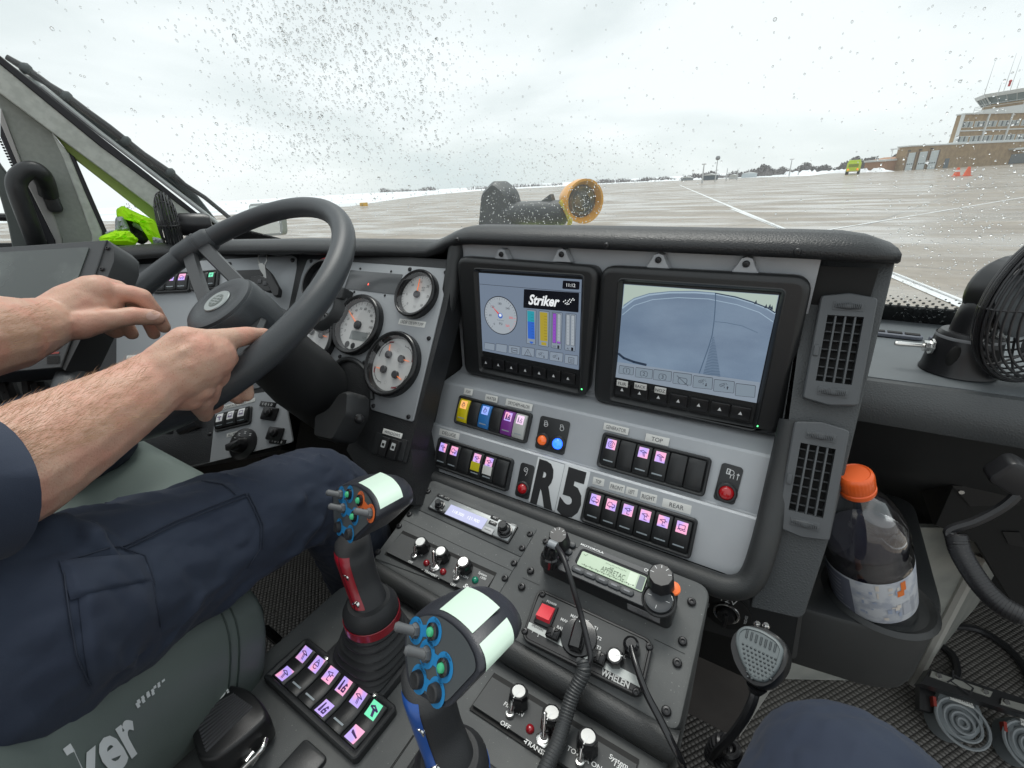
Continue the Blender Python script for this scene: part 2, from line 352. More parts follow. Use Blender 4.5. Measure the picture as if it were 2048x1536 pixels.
# ------------------------------------------------------------------ terminal building with its control tower
brick = K('tan brick', (.38, .27, .16), .85, var=(.6, (.30, .21, .125), .4, .6)); trim = K('white trim', (.66, .68, .68), .6); darkg = K('dark window glass', (.05, .065, .075), .12)
doorm = K('white roller door', (.58, .64, .66), .5); metd = K('dark grey door', (.10, .12, .14), .5); blind = K('pale window panel', (.36, .40, .40), .4)
pb0, pb1 = gp(1807, 341), gp(2010, 329); fu = nrm(pb1 - pb0); fu = nrm(fu - GZ * (fu @ GZ)); FA = upf(pb0, fu)
if FA.N @ (CAM - FA.o) < 0: FA = Fr(FA.o, FA.U, FA.V, -FA.N)
def fq(fr, pts, w=0.): return [fr.uv(*p, w) for p in pts]
def vbox(mb, fr, pts, w0, w1, mi=0): mb.prism(fr, fq(fr, pts, w1), [(0, w0), (0, w1)], mi)
bt = thing('airport_building', 'tan brick airport building with white bay doors under the control tower', 'building', pb0)
m_ = MB(); u0 = 0; v1 = FA.uv(*zJ(840, 1010))[1]
m_.prism(FA, [(-.2, -1), (190, -1), (190, v1), (-.2, v1)], [(0, -5), (0, 0)]); part('wall', m_, brick, bt)
m_ = MB(); m_.prism(FA, [(-.6, v1), (190, v1), (190, v1 + .5), (-.6, v1 + .5)], [(0, -5.3), (0, .3)]); part('roof_edge', m_, trim, bt)
for dq in ([(875, 1072), (945, 1064), (912, 1240), (835, 1246)], [(988, 1062), (1062, 1052), (1030, 1238), (942, 1244)], [(1100, 1050), (1185, 1040), (1130, 1234), (1052, 1240)]):
    f_, W, H = FA.quad(zl(zJ, dq), .1); m_ = MB(); m_.box(f_, -W / 2, W / 2, -H / 2, H / 2, -.1, .06, 0)
    for k in (-.28, 0, .28): m_.box(f_, k * W - W * .09, k * W + W * .09, -H * .17, -H * .11, 0, .08, 0, mi=1)
    for k in (-.42, 0.05, .22, .38): m_.box(f_, -W / 2, W / 2, k * H - .02, k * H + .02, 0, .075, 0, mi=2)
    d_ = part('bay_door', m_, [doorm, darkg, blind], bt)
    m_ = MB()
    for s_ in (-1, 1): m_.box(f_, s_ * (W / 2 + .25) - .18, s_ * (W / 2 + .25) + .18, -H / 2, H / 2 + .2, -.1, .3, 0)
    part('door_frame', m_, K('brown steel', (.2, .14, .1), .6), d_)
    m_ = MB(); m_.box(f_, -W * .62, -W * .48, H / 2 + .5, H / 2 + 1.2, -.1, .8, 0); part('wall_lamp', m_, K('lamp housing', (.1, .08, .06), .5), bt)
m_ = MB(); vbox(m_, FA, zl(zJ, [(1245, 1125), (1288, 1122), (1262, 1220), (1215, 1224)]), -.1, .1); part('door', m_, metd, bt)
m_ = MB(); vbox(m_, FA, zl(zJ, [(1900, 1085), (2300, 1040), (2300, 1150), (1865, 1180)]), -.1, .12); part('window', m_, darkg, bt)
m_ = MB(); vbox(m_, FA, zl(zJ, [(1935, 1022), (2400, 980), (2400, 1005), (1935, 1040)]), -.1, 2.5); part('canopy', m_, trim, bt)
m_ = MB(); f2 = FA.at(0, 0, -4); q_ = fq(f2, zl(zJ, [(655, 1145), (850, 1100), (850, 1246), (640, 1246)])); lo = min(p[1] for p in q_)
m_.prism(f2, [(p[0], max(p[1], -1)) for p in q_], [(0, -10), (0, 0)]); part('side_wing', m_, K('red brick', (.36, .2, .12), .85), bt)
m_ = MB(); vbox(m_, f2, zl(zJ, [(650, 1135), (765, 1125), (765, 1143), (650, 1153)]), -10, .4); part('wing_roof', m_, trim, bt)
# upper floors
UF = FA.at(0, 0, -1); ub = UF.uv(*zJ(1352, 945)); ut = UF.uv(*zJ(1435, 690)); ul = (ub[0] + ut[0]) / 2
m_ = MB(); m_.prism(UF, [(ul, v1), (190, v1), (190, ut[1]), (ul, ut[1])], [(0, -3), (0, 0)]); up = part('upper_floor', m_, brick, bt)
m_ = MB()
for v in (ut[1], (v1 + .4)): m_.box(UF, ul - .5, 190, v, v + .55, -3.2, .5, 0)
m_.box(UF, ul - .35, ul, v1, ut[1], -1, .35, 0)
hh = ut[1] - v1
for k in range(8): m_.box(UF, ul + 14.5 * (k + .98), ul + 14.5 * (k + .98) + .9, v1, ut[1], 0, .45, 0)
m_.box(UF, ul, 190, v1 + .44 * hh, v1 + .48 * hh, 0, .35, 0); part('trim_band', m_, trim, up)
for r_ in range(2):
    for k in range(12):
        m_ = MB(); a = ul + .5 + 7.25 * k; v = v1 + (.05 + .49 * r_) * hh + .35
        m_.box(UF, a, a + 6.2, v, v + hh * .2, 0, .08, 0)
        for q in range(4): m_.box(UF, a + .2 + q * 1.5, a + 1.4 + q * 1.5, v + .15, v + hh * .2 - .15, 0, .12, 0, mi=1 + (q + k) % 2)
        part('window', m_, [trim, darkg, blind], up)
# glazed cab of the tower
UC = UF.at(0, 0, -22); q0 = UC.uv(*zJ(1545, 645)); q1 = UC.uv(*zJ(1575, 590)); q2 = UC.uv(*zJ(1560, 515)); q3 = UC.uv(*zJ(1565, 480)); cx = q0[0] + 21
def octo(R, w): return [UF.P(cx + R * math.cos(rad(22.5 + 45 * k)), w, -16 + R * math.sin(rad(22.5 + 45 * k))) for k in range(8)]
e0, e1, e2, e3 = q0[1], q1[1], q2[1], q3[1]
def pxx(p): v = RC.T @ (V3(p) - CAM); return 1024 + FPX * v[0] / v[2]
for _ in range(40): cx += (1955 - min(pxx(p) for p in octo(21.3, e2))) * .06
m_ = MB(); m_.loft([octo(21, ut[1]), octo(21, e0 + .3)]); part('tower_deck', m_, trim, bt)
m_ = MB(); m_.loft([octo(18.5, ut[1]), octo(18.5, e1)]); part('tower_wall', m_, brick, bt)
m_ = MB(); m_.loft([octo(18.6, e1), octo(21.3, e2)]); cab = part('tower_glazing', m_, K('tower glass', (.10, .14, .15), .08, var=(.08, (.22, .27, .28), .4, .6)), bt)
m_ = MB()
for a, b in zip(octo(18.7, e1), octo(21.5, e2)): m_.tube([a, b], .3, 4)
A, B = octo(18.7, e1), octo(21.5, e2)
for i in range(8):
    for t in (.25, .5, .75): m_.tube([A[i] * (1 - t) + A[(i + 1) % 8] * t, B[i] * (1 - t) + B[(i + 1) % 8] * t], .12, 4)
part('mullion', m_, trim, cab)
m_ = MB(); m_.loft([octo(22, e2), octo(23, e3), octo(20, e3 + 1.2), octo(10, e3 + 1.9)]); part('tower_roof', m_, trim, bt)
m_ = MB(); rl = octo(22, e0 + 2.6)
for h_ in (1.5, 2.6): m_.tube(octo(21.5, e0 + h_), .09, 4, closed=True)
for p in octo(21.5, e0): m_.tube([p, p + GZ * 2.6], .09, 4)
part('railing', m_, trim, bt)
for x, y, x2, y2 in ((1755, 140, 1645, 440), (1950, 80, 1840, 400), (1995, 112, 1905, 390), (1985, 330, 1968, 385), (1795, 370, 1783, 425)):
    fr_ = UF.at(0, 0, -12); a = fr_.hit(*zJ(x2, y2)); b = fr_.hit(*zJ(x, y)); b = a + GZ * ((b - a) @ GZ); m_ = MB(); m_.tube([a - GZ * 3, a, b], [.14, .14, .05], 5); part('antenna', m_, steel, bt)
fr_ = UF.at(0, 0, -12); m_ = MB(); a = fr_.hit(*zJ(1880, 385)); m_.tube([a - GZ * 1, a + GZ * .8], .45, 8); m_.ball(a + GZ * 1.1, .6); part('beacon', m_, K('red beacon', (.5, .05, .05), .5), bt)
for px, b in (((700, 1130), 1075), ((800, 1110), 1065)): m_ = MB(); a = f2.hit(*zJ(px[0], px[1])); m_.tube([a, a + GZ * 4], .12, 5); m_.tube([a + GZ * 4 - fu * 1.5, a + GZ * 4 + fu * 2.5], .15, 4); part('roof_post', m_, steel, bt)
# ------------------------------------------------------------------ second fire truck far off, cones, poles, yellow sign, snow
yel = K('fluorescent yellow paint', (.55, .72, .02), .35, coat=.4); rb = K('rubber tyre', (.02, .02, .02), .8)
p0 = gp(1703, 349); a0 = nrm(-GX * .97 + GY * .1); T = upf(p0, a0)
if T.N @ (CAM - T.o) < 0: T = Fr(T.o, -T.U, T.V)
ux = abs(T.uv(1722, 349)[0] - T.uv(1689, 349)[0]); S_ = ux * .84 / 3.1                # its width is 3.1 m
t_ = thing('fire_truck', 'yellow fire truck seen from behind, far across the apron', 'fire truck', p0)
T = Fr(T.o, T.U, T.V * 1.0, T.N)
class _T(Fr):
    def P(s, u, v, w=0.): return s.o + u * s.U + v * .96 * s.V + w * s.N
T = _T(T.o, T.U, T.V, T.N)
m_ = MB(); m_.box(T, -1.5 * S_, 1.5 * S_, .9 * S_, 3.1 * S_, -9 * S_, 0, .1 * S_); m_.box(T, -1.3 * S_, 1.3 * S_, 3.1 * S_, 3.7 * S_, -7 * S_, -.3 * S_, .1 * S_); part('body', m_, yel, t_)
m_ = MB(); m_.box(T, -1.45 * S_, 1.45 * S_, 1.2 * S_, 3.0 * S_, -10.5 * S_, -9 * S_, .1 * S_); part('cab', m_, yel, t_)
m_ = MB(); m_.box(T, -1.1 * S_, 1.1 * S_, 1.9 * S_, 2.7 * S_, -.1, .05 * S_, 0); part('rear_louvre', m_, K('olive louvre', (.24, .3, .02), .6), t_)
m_ = MB(); m_.box(T, -1.3 * S_, 1.3 * S_, .7 * S_, 1.0 * S_, -.5 * S_, .25 * S_, .02); part('bumper', m_, K('chevron bumper', (.5, .45, .1), .5), t_)
for s_ in (-1, 1):
    for wy in (-1.5, -4, -8): m_ = MB(); fw_ = Fr(T.P(s_ * 1.3 * S_, .65 * S_, wy * S_), T.N, T.V, T.U); m_.lathe(fw_, 0, 0, [(.62 * S_, -.25 * S_), (.68 * S_, 0), (.62 * S_, .25 * S_)], 16); part('wheel', m_, rb, t_)
    m_ = MB(); m_.box(T, s_ * 1.05 * S_ - .2, s_ * 1.05 * S_ + .2, 1.15 * S_, 1.45 * S_, 0, .1 * S_, 0); part('tail_lamp', m_, emis('tail lamp glow', (1, .12, .03), 1.6), t_)
    m_ = MB(); m_.box(T, s_ * 1.2 * S_ - .1, s_ * 1.2 * S_ + .1, 3.1 * S_, 4.0 * S_, -6.5 * S_, -.6 * S_, .02); part('ladder_rail', m_, steel, t_)
for i, (px, py, h, lb) in enumerate(((1912, 352.5, 16, 'left orange traffic cone of the pair beside a fallen one by the building'), (1933, 352, 17, 'right orange traffic cone standing alone before the building'))):
    p = gp(px, py); s_ = h * depf(p); c_ = thing('traffic_cone', lb, 'traffic cone', p, 'orange cones on the apron'); F_ = Fr(p, GX, GY, GZ)
    m_ = MB(); m_.lathe(F_, 0, 0, [(.36 * s_, .05 * s_), (.3 * s_, .3 * s_), (.17 * s_, .8 * s_), (.12 * s_, s_)], 14); part('cone_body', m_, K('orange cone plastic', (.75, .10, .02), .5), c_)
    m_ = MB(); m_.box(F_, -.42 * s_, .42 * s_, -.42 * s_, .42 * s_, .0, .06 * s_, 0); part('base', m_, K('orange base', (.6, .08, .02), .6), c_)
    if i == 0: m_ = MB(); m_.lathe(F_, 0, 0, [(.255 * s_, .5 * s_), (.2 * s_, .72 * s_)], 14, cap=False); part('reflective_band', m_, trim, c_)
p = gp(1430, 363); pole = thing('light_pole', 'thin pale pole with a round lamp head beyond the apron', 'pole', p)
k_ = depf(p); m_ = MB(); m_.tube([p, p + GZ * 40 * k_], [k_ * 1.2, k_ * .7], 6); part('mast', m_, steel, pole); m_ = MB(); m_.ball(p + GZ * 42 * k_, 4.5 * k_, 8); part('lamp_head', m_, K('lamp shell', (.3, .31, .33), .5), pole)
for px, py, hp, wp_, c in ((1404, 366, 34, 2, 'trim'), (1578, 352, 30, 1.5, 's'), (1452, 361, 22, 1.2, 's'), (1473, 360, 20, 1.2, 's'), (1596, 350, 12, 1, 's')):
    p = gp(px, py); k_ = depf(p); m_ = MB(); m_.tube([p, p + GZ * hp * k_], [k_ * wp_, k_ * wp_ * .5], 6)
    if hp > 28: m_.tube([p + GZ * hp * k_ - GX * 4 * k_, p + GZ * hp * k_ + GX * 4 * k_], k_ * 1, 5)
    solo('mast', {34: 'white mast with a short crossbar left of the round lamp pole', 30: 'grey mast with a short crossbar before the dark woods', 22: 'thin plain mast right of the round lamp pole', 20: 'plain mast between the lamp pole and the dark woods', 12: 'shortest mast, just left of the yellow fire truck'}[hp], 'pole', m_, steel, p, 'masts beyond the apron')
for i, (px, py, w_, h_) in enumerate(((1372, 361, 20, 7), (1418, 360, 26, 12), (1465, 358, 14, 9), (1497, 355, 26, 10))):
    p = gp(px, py); k_ = depf(p); f_ = upf(p, GX); m_ = MB(); m_.box(f_, -w_ / 2 * k_, w_ / 2 * k_, 0, h_ * .7 * k_, -6, 0, 0)
    m_.prism(f_, [(-w_ * .55 * k_, h_ * .7 * k_), (w_ * .55 * k_, h_ * .7 * k_), (0, h_ * k_)], [(0, -6.3), (0, .3)], 1)
    solo('shed', ('small grey shed at the left end of the far sheds', 'widest dark shed beside the white mast', 'narrow white hut between the two thin masts', 'pale hangar with white roof before the woods')[i], 'shed', m_, [K('shed wall %d' % i, ((.3, .33, .36), (.14, .17, .2), (.6, .62, .63), (.5, .54, .56))[i], .7), trim], p, 'far sheds beyond the apron')
p = gp(725, 414); k_ = depf(p); f_ = upf(p, GX); m_ = MB(); m_.box(f_, -7 * k_, 7 * k_, 1 * k_, 8 * k_, -1, 0, .05); m_.text(f_, '13', 0, 4.5 * k_, .02, 5 * k_, 1)
solo('taxiway_sign', 'small yellow taxiway sign standing in the snow', 'sign', m_, [K('sign yellow', (.75, .42, .03), .5), ink], p)
p = gp(650, 408); k_ = depf(p); m_ = MB(); m_.box(upf(p, GX), -5 * k_, 5 * k_, 0, 4 * k_, -1, 0, .05); solo('runway_marker', 'low dark marker box in the snow beyond the sign', 'marker', m_, K('dark marker', (.12, .14, .16), .6), p)
# ------------------------------------------------------------------ bumper turret in front of the windscreen
tk = thing('bumper_turret', 'black water cannon with an orange-rimmed nozzle on the front bumper', 'water cannon', (-1.1, 2.2, 1.0))
TF = Fr((0, 2.25, 0), WX, WZ); OR = K('amber nozzle ring', (.80, .36, .03), .4, coat=.3); tb = K('turret grey', (.06, .065, .07), .5); tcore = K('dull amber core', (.26, .20, .10), .6, var=(20, (.12, .12, .11), .4, .6))
def tp(x, y, w=0): return TF.hit(*zL(x, y), w)
c = tp(1295, 830); ax = nrm((.75, -.60, -.05)); e_ = nrm(np.cross(ax, WZ)); Fn = Fr(c, e_, np.cross(ax, e_), ax); r0 = .105
m_ = MB(); m_.lathe(Fn, 0, 0, [(r0 * .55, -.16), (r0 * .8, -.1), (r0 * .98, -.03), (r0, .02)], 32, cap=False); m_.lathe(Fn, 0, 0, [(r0, .02), (r0 * .9, .02), (r0 * .74, -.01)], 32, cap=False); part('nozzle_ring', m_, OR, tk)
m_ = MB(); m_.lathe(Fn, 0, 0, [(r0 * .74, -.02), (r0 * .6, .0), (r0 * .5, -.01), (r0 * .3, .02), (r0 * .28, .0)], 28); part('nozzle_core', m_, tcore, tk)
b0 = tp(790, 930); b1 = tp(1130, 920); m_ = MB(); m_.tube([b0 - WX * .1, b0, b1, c - ax * .1], [.055, .062, .062, .05], 16); part('barrel', m_, tb, tk)
m_ = MB(); m_.prism(TF, rpoly([TF.uv(*zL(*p)) for p in ((450, 1100), (480, 760), (590, 650), (700, 740), (770, 1000), (760, 1120))], .03), [(.02, -.1), (0, -.08), (0, .02), (.02, .05)]); part('pump_housing', m_, tb, tk)
m_ = MB(); m_.prism(TF, [TF.uv(*zL(*p)) for p in ((960, 830), (1040, 770), (1070, 880), (1060, 930))], [(0, -.02), (0, .02)]); m_.prism(TF, [TF.uv(*zL(*p)) for p in ((700, 830), (745, 765), (765, 840), (755, 900))], [(0, -.02), (0, .02)]); part('bracket', m_, tb, tk)
m_ = MB(); m_.tube([tp(1110, 830, .06), tp(1160, 900, .07), tp(1190, 990, .07), tp(1160, 1100, .05)], .012, 8); part('hose', m_, K('yellow hose', (.6, .5, .04), .5), tk)
m_ = MB(); m_.box(Fr((-1.1, 2.2, .85), WX, WZ), -.8, 1.3, -.7, -.02, -.35, 0, .03); m_.tube([(-1.15, 2.3, .6), (-1.15, 2.3, 1.15)], .07, 12); part('front_bumper', m_, yel, tk)
# outside mirror seen through the glass
MF = Fr((0, 1.55, 0), WX, WZ); m_ = MB(); q = [MF.uv(*p) for p in ((497, 408), (560, 404), (566, 470), (500, 474))]
om = thing('outside_mirror', 'pale framed outside mirror behind the steering wheel, beyond the glass', 'mirror', MF.hit(530, 470))
m_.prism(MF, rpoly(q, .03), [(0, -.03), (0, 0), (.008, .004)]); part('mirror_frame', m_, K('mirror shell', (.35, .38, .38), .5), om)
m_ = MB(); m_.prism(MF, rpoly(inset(q, .012), .02), [(0, 0), (0, .0052)]); part('mirror_glass', m_, K('mirror silver', (.8, .85, .85), .08, metal=1), om)
m_ = MB(); m_.tube([MF.hit(532, 470), MF.hit(534, 560)], .012, 8); part('stem', m_, blk, om)
# ------------------------------------------------------------------ windscreen with rain
def wbot(s):                                # base line of the glass, s = 0 at the left pillar, 1 at the far right
    P = [(-1.47, .735, 1.22), (-1.30, .95, 1.12), (-.95, 1.10, 1.05), (-.4, 1.165, 1.025), (.2, 1.18, 1.02), (.9, 1.16, 1.02), (1.5, 1.08, 1.03)]
    t = s * (len(P) - 1); i = min(int(t), len(P) - 2); f = t - i; return V3(P[i]) * (1 - f) + V3(P[i + 1]) * f
def wtop(s):
    P = [(-1.72, -.03, 2.2), (-1.60, .12, 2.22), (-1.15, .32, 2.25), (-.5, .42, 2.25), (.2, .44, 2.25), (.9, .42, 2.25), (1.6, .3, 2.25)]
    t = s * (len(P) - 1); i = min(int(t), len(P) - 2); f = t - i; return V3(P[i]) * (1 - f) + V3(P[i + 1]) * f
def wsp(s, t): return wbot(s) * (1 - t) + wtop(s) * t
ns, nt_ = 60, 8
gv = [tuple(wsp(i / ns, j / nt_)) for j in range(nt_ + 1) for i in range(ns + 1)]
gf = [(j * (ns + 1) + i, j * (ns + 1) + i + 1, (j + 1) * (ns + 1) + i + 1, (j + 1) * (ns + 1) + i) for j in range(nt_) for i in range(ns)]
glassm = thin_glass('windscreen glass', (.965, .985, .975), .3, 0, .09)
ws = thing('windscreen', 'large rain-spotted windscreen spanning the whole cab front', 'windscreen', wbot(.5))
m_ = MB(); m_.add(gv, gf); part('pane', m_, glassm, ws)
frit = K('black ceramic frit', (.01, .01, .011), .5)
def wn(s, t): a = wsp(min(s + .002, 1), t) - wsp(s - .002 if s > .002 else 0, t); b = wsp(s, t + .01) - wsp(s, t); return nrm(np.cross(a, b))
m_ = MB()
o_ = lambda s, t: wsp(s, t) - wn(s, t) * .0025
for i in range(ns): m_.add([o_(i / ns, -.03), o_((i + 1) / ns, -.03), o_((i + 1) / ns, .028), o_(i / ns, .028)], [(0, 1, 2, 3)])
def dot(c, n, r, k=6):
    a = nrm(np.cross(n, WX if abs(n[0]) < .8 else WZ)); b = np.cross(n, a); return [c + r * (math.cos(2 * math.pi * i / k) * a + math.sin(2 * math.pi * i / k) * b) for i in range(k)]
s_ = .60
while s_ < .9:                              # dotted edge of the frit, where the base shows
    for row, r_ in enumerate((.0034, .0030, .0024, .0018)):
        c = o_(s_ + (row % 2) * .0017, .030 + row * .0047); m_.add(dot(c, wn(s_, .03), r_), [tuple(range(6))])
    s_ += .0034
part('frit_band', m_, frit, ws)
bvh = BVHTree.FromPolygons([Vector(p) for p in gv], [tuple(f) for f in gf])
water = K('water', (1, 1, 1), 0, trans=1, ior=1.33)
R_ = random.Random(11); m_ = MB()
def dens(x, y):                             # how thickly the rain lies, by direction of view
    g = lambda cx, cy, sx, sy, a: a * math.exp(-((x - cx) / sx) ** 2 - ((y - cy) / sy) ** 2)
    return .028 + g(660, 60, 140, 150, .95) + g(620, 300, 170, 130, .7) + g(860, 200, 110, 160, .45) + g(1050, 340, 130, 60, .8) + g(1060, 415, 130, 32, 2.0) + g(800, 380, 160, 60, .6) + g(1240, 330, 200, 60, .35) \
        + g(1900, 470, 150, 90, .5) + g(1830, 620, 80, 60, .5) + g(1950, 300, 150, 150, .15) + g(500, 60, 80, 80, .25)
n_ = 0
while n_ < 7400:
    x, y = R_.uniform(0, 2048), R_.uniform(-30, 650)
    if R_.random() > dens(x, y): continue
    d = nrm(ray(x, y)); h = bvh.ray_cast(Vector(CAM), Vector(d))
    if h[0] is None: continue
    p, n = V3(h[0]), V3(h[1]); n = n if n @ d > 0 else -n; p = p + n * .0006
    small = math.exp(-((x - 1080) / 200) ** 2 - ((y - 400) / 70) ** 2)
    r = R_.choice((.0005, .0007, .0009, .0012, .0015, .0019)) * (1.4 if x < 900 and y < 330 else .78 if x > 1200 else .95) * (1 - .25 * small)
    if R_.random() < .02: r *= 1.8
    a = nrm(np.cross(n, WZ)); b = np.cross(n, a); k = 8; st = R_.uniform(.85, 1.5); rings = []
    q = R_.uniform(-.5, .5); a, b = math.cos(q) * a + math.sin(q) * b, math.cos(q) * b - math.sin(q) * a
    for rr, hh in ((1, 0), (.93, .34), (.72, .62), (.38, .80)): rings.append([p + r * rr * (math.cos(2 * math.pi * i / k) * a + math.sin(2 * math.pi * i / k) * b * st) + n * r * hh * 1.1 for i in range(k)])
    m_.loft(rings); n_ += 1
solo('raindrops', 'clear rain droplets beaded over the outside of the windscreen', 'raindrops', m_, water, wbot(.5), kind='stuff', ang=80)
# black seal and A-pillar along the left edge of the glass
SP0, SP1 = V3((-1.475, .72, 1.2)), V3((-1.70, .05, 1.2)); su = nrm(SP1 - SP0)
SD = Fr(SP0, su, WZ)
if SD.N @ (CAM - SD.o) < 0: SD = Fr(SD.o, SD.U, SD.V, -SD.N)
def sq(pts, w=0.): return [SD.uv(*zI(*p), w) for p in pts]
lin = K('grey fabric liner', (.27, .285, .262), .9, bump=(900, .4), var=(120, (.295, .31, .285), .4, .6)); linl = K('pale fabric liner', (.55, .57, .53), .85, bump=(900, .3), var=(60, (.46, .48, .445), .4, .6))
seal = K('black rubber seal', (.012, .012, .016), .5)
pl = thing('windscreen_pillar', 'slanting grey fabric-lined pillar at the left edge of the windscreen', 'pillar', SD.hit(200, 300))
def slab(name, pts, w0, w1, m, par, r=0, lab=None):
    b_ = MB(); q = [SD.uv(*zI(*p), w1) for p in pts]
    if r: q = rpoly(q, r)
    b_.prism(SD, q, [(0, w0), (0, w1 - .002), (.002, w1)]); return part(name, b_, m, par, lab)
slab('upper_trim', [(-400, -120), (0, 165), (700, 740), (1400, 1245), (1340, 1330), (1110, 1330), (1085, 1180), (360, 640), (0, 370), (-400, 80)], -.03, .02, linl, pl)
slab('seal_strip', [(-400, -175), (0, 108), (700, 672), (1420, 1240), (1400, 1260), (700, 742), (0, 168), (-400, -118)], -.01, .024, seal, pl)
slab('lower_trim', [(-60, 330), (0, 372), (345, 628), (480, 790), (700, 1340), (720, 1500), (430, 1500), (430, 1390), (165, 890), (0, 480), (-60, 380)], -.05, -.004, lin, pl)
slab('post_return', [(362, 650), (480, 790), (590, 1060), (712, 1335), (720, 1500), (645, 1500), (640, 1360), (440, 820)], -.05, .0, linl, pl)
green = K('green-tinted bevel liner', (.33, .42, .13), .85, bump=(900, .3))  # green tint is one plain base colour of the bevel
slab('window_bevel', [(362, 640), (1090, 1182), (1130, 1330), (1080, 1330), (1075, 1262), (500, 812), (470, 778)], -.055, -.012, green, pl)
slab('window_seal', [(470, 778), (520, 815), (745, 1335), (760, 1500), (700, 1500), (700, 1345)], -.05, -.003, seal, pl)
slab('door_frame', [(0, 478), (165, 890), (345, 1130), (432, 1392), (440, 1500), (395, 1500), (385, 1400), (140, 910), (0, 575)], -.05, .002, K('pale door frame', (.36, .35, .34), .6), pl)
slab('door_seal', [(0, 575), (140, 910), (388, 1400), (395, 1500), (330, 1500), (325, 1405), (125, 955), (0, 672)], -.05, .0, seal, pl)
# dotted frit on the small side windows
m_ = MB(); SB = SD.at(0, 0, -.045)
def dots(a, b, rows, r0, step, mb, side):
    a, b = V3(SB.uv(*zI(*a))), V3(SB.uv(*zI(*b))); d = b - a; l = np.linalg.norm(d); d /= l; n = V3((-d[1], d[0])) * side
    for row in range(rows):
        t = 0; rr = r0 * (1 - row * .16)
        while t < l: c = a + d * (t + (row % 2) * step / 2) + n * step * (row + .3) * .8; mb.flat(SB, circ(c[0], c[1], rr, 6), .001); t += step
dots((510, 800), (1120, 1290), 4, .0027, .0062, m_, -1); dots((515, 815), (750, 1345), 4, .0027, .0062, m_, 1); dots((-10, 690), (335, 1420), 4, .0027, .0062, m_, -1)
for s_ in (1,): pass
tri = thing('quarter_window', 'small triangular side window with dotted black edge', 'window', SB.hit(*zI(700, 1200)))
part('frit_dots', m_, frit, tri)
m_ = MB(); m_.flat(SB, [SB.uv(*zI(*p)) for p in ((480, 790), (1120, 1290), (1130, 1500), (740, 1500))]); part('pane', m_, thin_glass('side glass', (.95, .98, .97), .5), tri)
dwn = thing('door_window', 'side door window at the far left behind the grab handle', 'window', SB.hit(*zI(50, 1200)))
m_ = MB(); m_.flat(SB, [SB.uv(*zI(*p)) for p in ((-400, -100), (0, 600), (340, 1410), (350, 1500), (-400, 1500))]); part('pane', m_, MATS['side glass'], dwn)
slab('door_post', [(-60, 780), (0, 870), (95, 1000), (240, 1410), (240, 1500), (95, 1500), (55, 1290), (0, 1100), (-60, 950)], -.04, -.012, K('grey door post', (.10, .115, .11), .6), dwn)
m_ = MB(); m_.tube([SD.hit(*zI(-80, 1235), -.2), SD.hit(*zI(45, 1238), -.2)], .01, 8); part('mirror_arm', m_, seal, dwn)
m_ = MB()
hp = [(270, 1460), (215, 1310), (130, 1080), (118, 985), (165, 925), (230, 905), (285, 935), (320, 1000), (340, 1080)]
pp = [SD.hit(*zI(*p), w_) for p, w_ in zip(hp, (.0, .045, .06, .062, .062, .062, .055, .03, .01))]
def smooth(pts, n=4):                       # Catmull-Rom through points
    P = [V3(p) for p in pts]; P = [2 * P[0] - P[1]] + P + [2 * P[-1] - P[-2]]; o = []
    for i in range(1, len(P) - 2):
        for k in range(n): t = k / n; o.append(.5 * (2 * P[i] + (P[i + 1] - P[i - 1]) * t + (2 * P[i - 1] - 5 * P[i] + 4 * P[i + 1] - P[i + 2]) * t * t + (3 * P[i] - P[i - 1] - 3 * P[i + 1] + P[i + 2]) * t ** 3))
    return o + [P[-2]]
m_.tube(smooth(pp, 5), .0185, 14); m_.box(SD.sub(*zI(335, 1050), 0), -.014, .014, -.05, .035, -.004, .02, .004, .01)
solo('grab_handle', 'thick black bent grab handle on the left door post', 'grab handle', m_, blk, SD.hit(*zI(270, 1400)))
# wipers parked along the left edge outside the glass
wo = thing('windscreen_wiper', 'long double-arm wiper parked outside along the left pillar', 'wiper', wsp(.06, .2))
def gpix(x, y, off=.01):
    d = ray(x, y); h = bvh.ray_cast(Vector(CAM), Vector(nrm(d))); return V3(h[0]) + nrm(d) * off if h[0] is not None else pd(x, y, 1.75)
wm = K('wiper grey', (.045, .06, .065), .55)
wl = [(45, 118), (180, 200), (340, 318), (460, 390), (620, 510), (760, 610), (880, 705), (1000, 800), (1200, 935), (1290, 1010), (1430, 1100), (1540, 1190), (1625, 1260)]
m_ = MB(); m_.tube([gpix(*zI(*p), .02) for p in wl], [.006] + [.0085] * 8 + [.006] * 4, 8); part('blade', m_, seal, wo)
m_ = MB(); m_.tube([gpix(*zI(*p), .03) for p in ((300, 305), (560, 490), (880, 740), (1180, 945), (1350, 1090), (1500, 1280))], .010, 8); m_.tube([gpix(*zI(*p), .04) for p in ((880, 760), (1100, 930), (1350, 1120), (1520, 1285))], .006, 8); part('arm', m_, wm, wo)
m_ = MB()
for p in ((180, 200), (465, 395), (880, 705), (1190, 925)): a = gpix(*zI(*p), .02); m_.ball(a, .013, 8)
part('joint', m_, wm, wo)
pl2 = MB(); pl2.tube([gpix(*zI(*p), .004) for p in ((-40, 98), (300, 330), (700, 650), (1000, 880), (1300, 1110), (1530, 1290))], .006, 8)
solo('glass_edge_bead', 'pale bead strip along the left edge of the windscreen', 'trim strip', pl2, K('pale bead', (.6, .62, .62), .5), gpix(*zI(300, 330)))
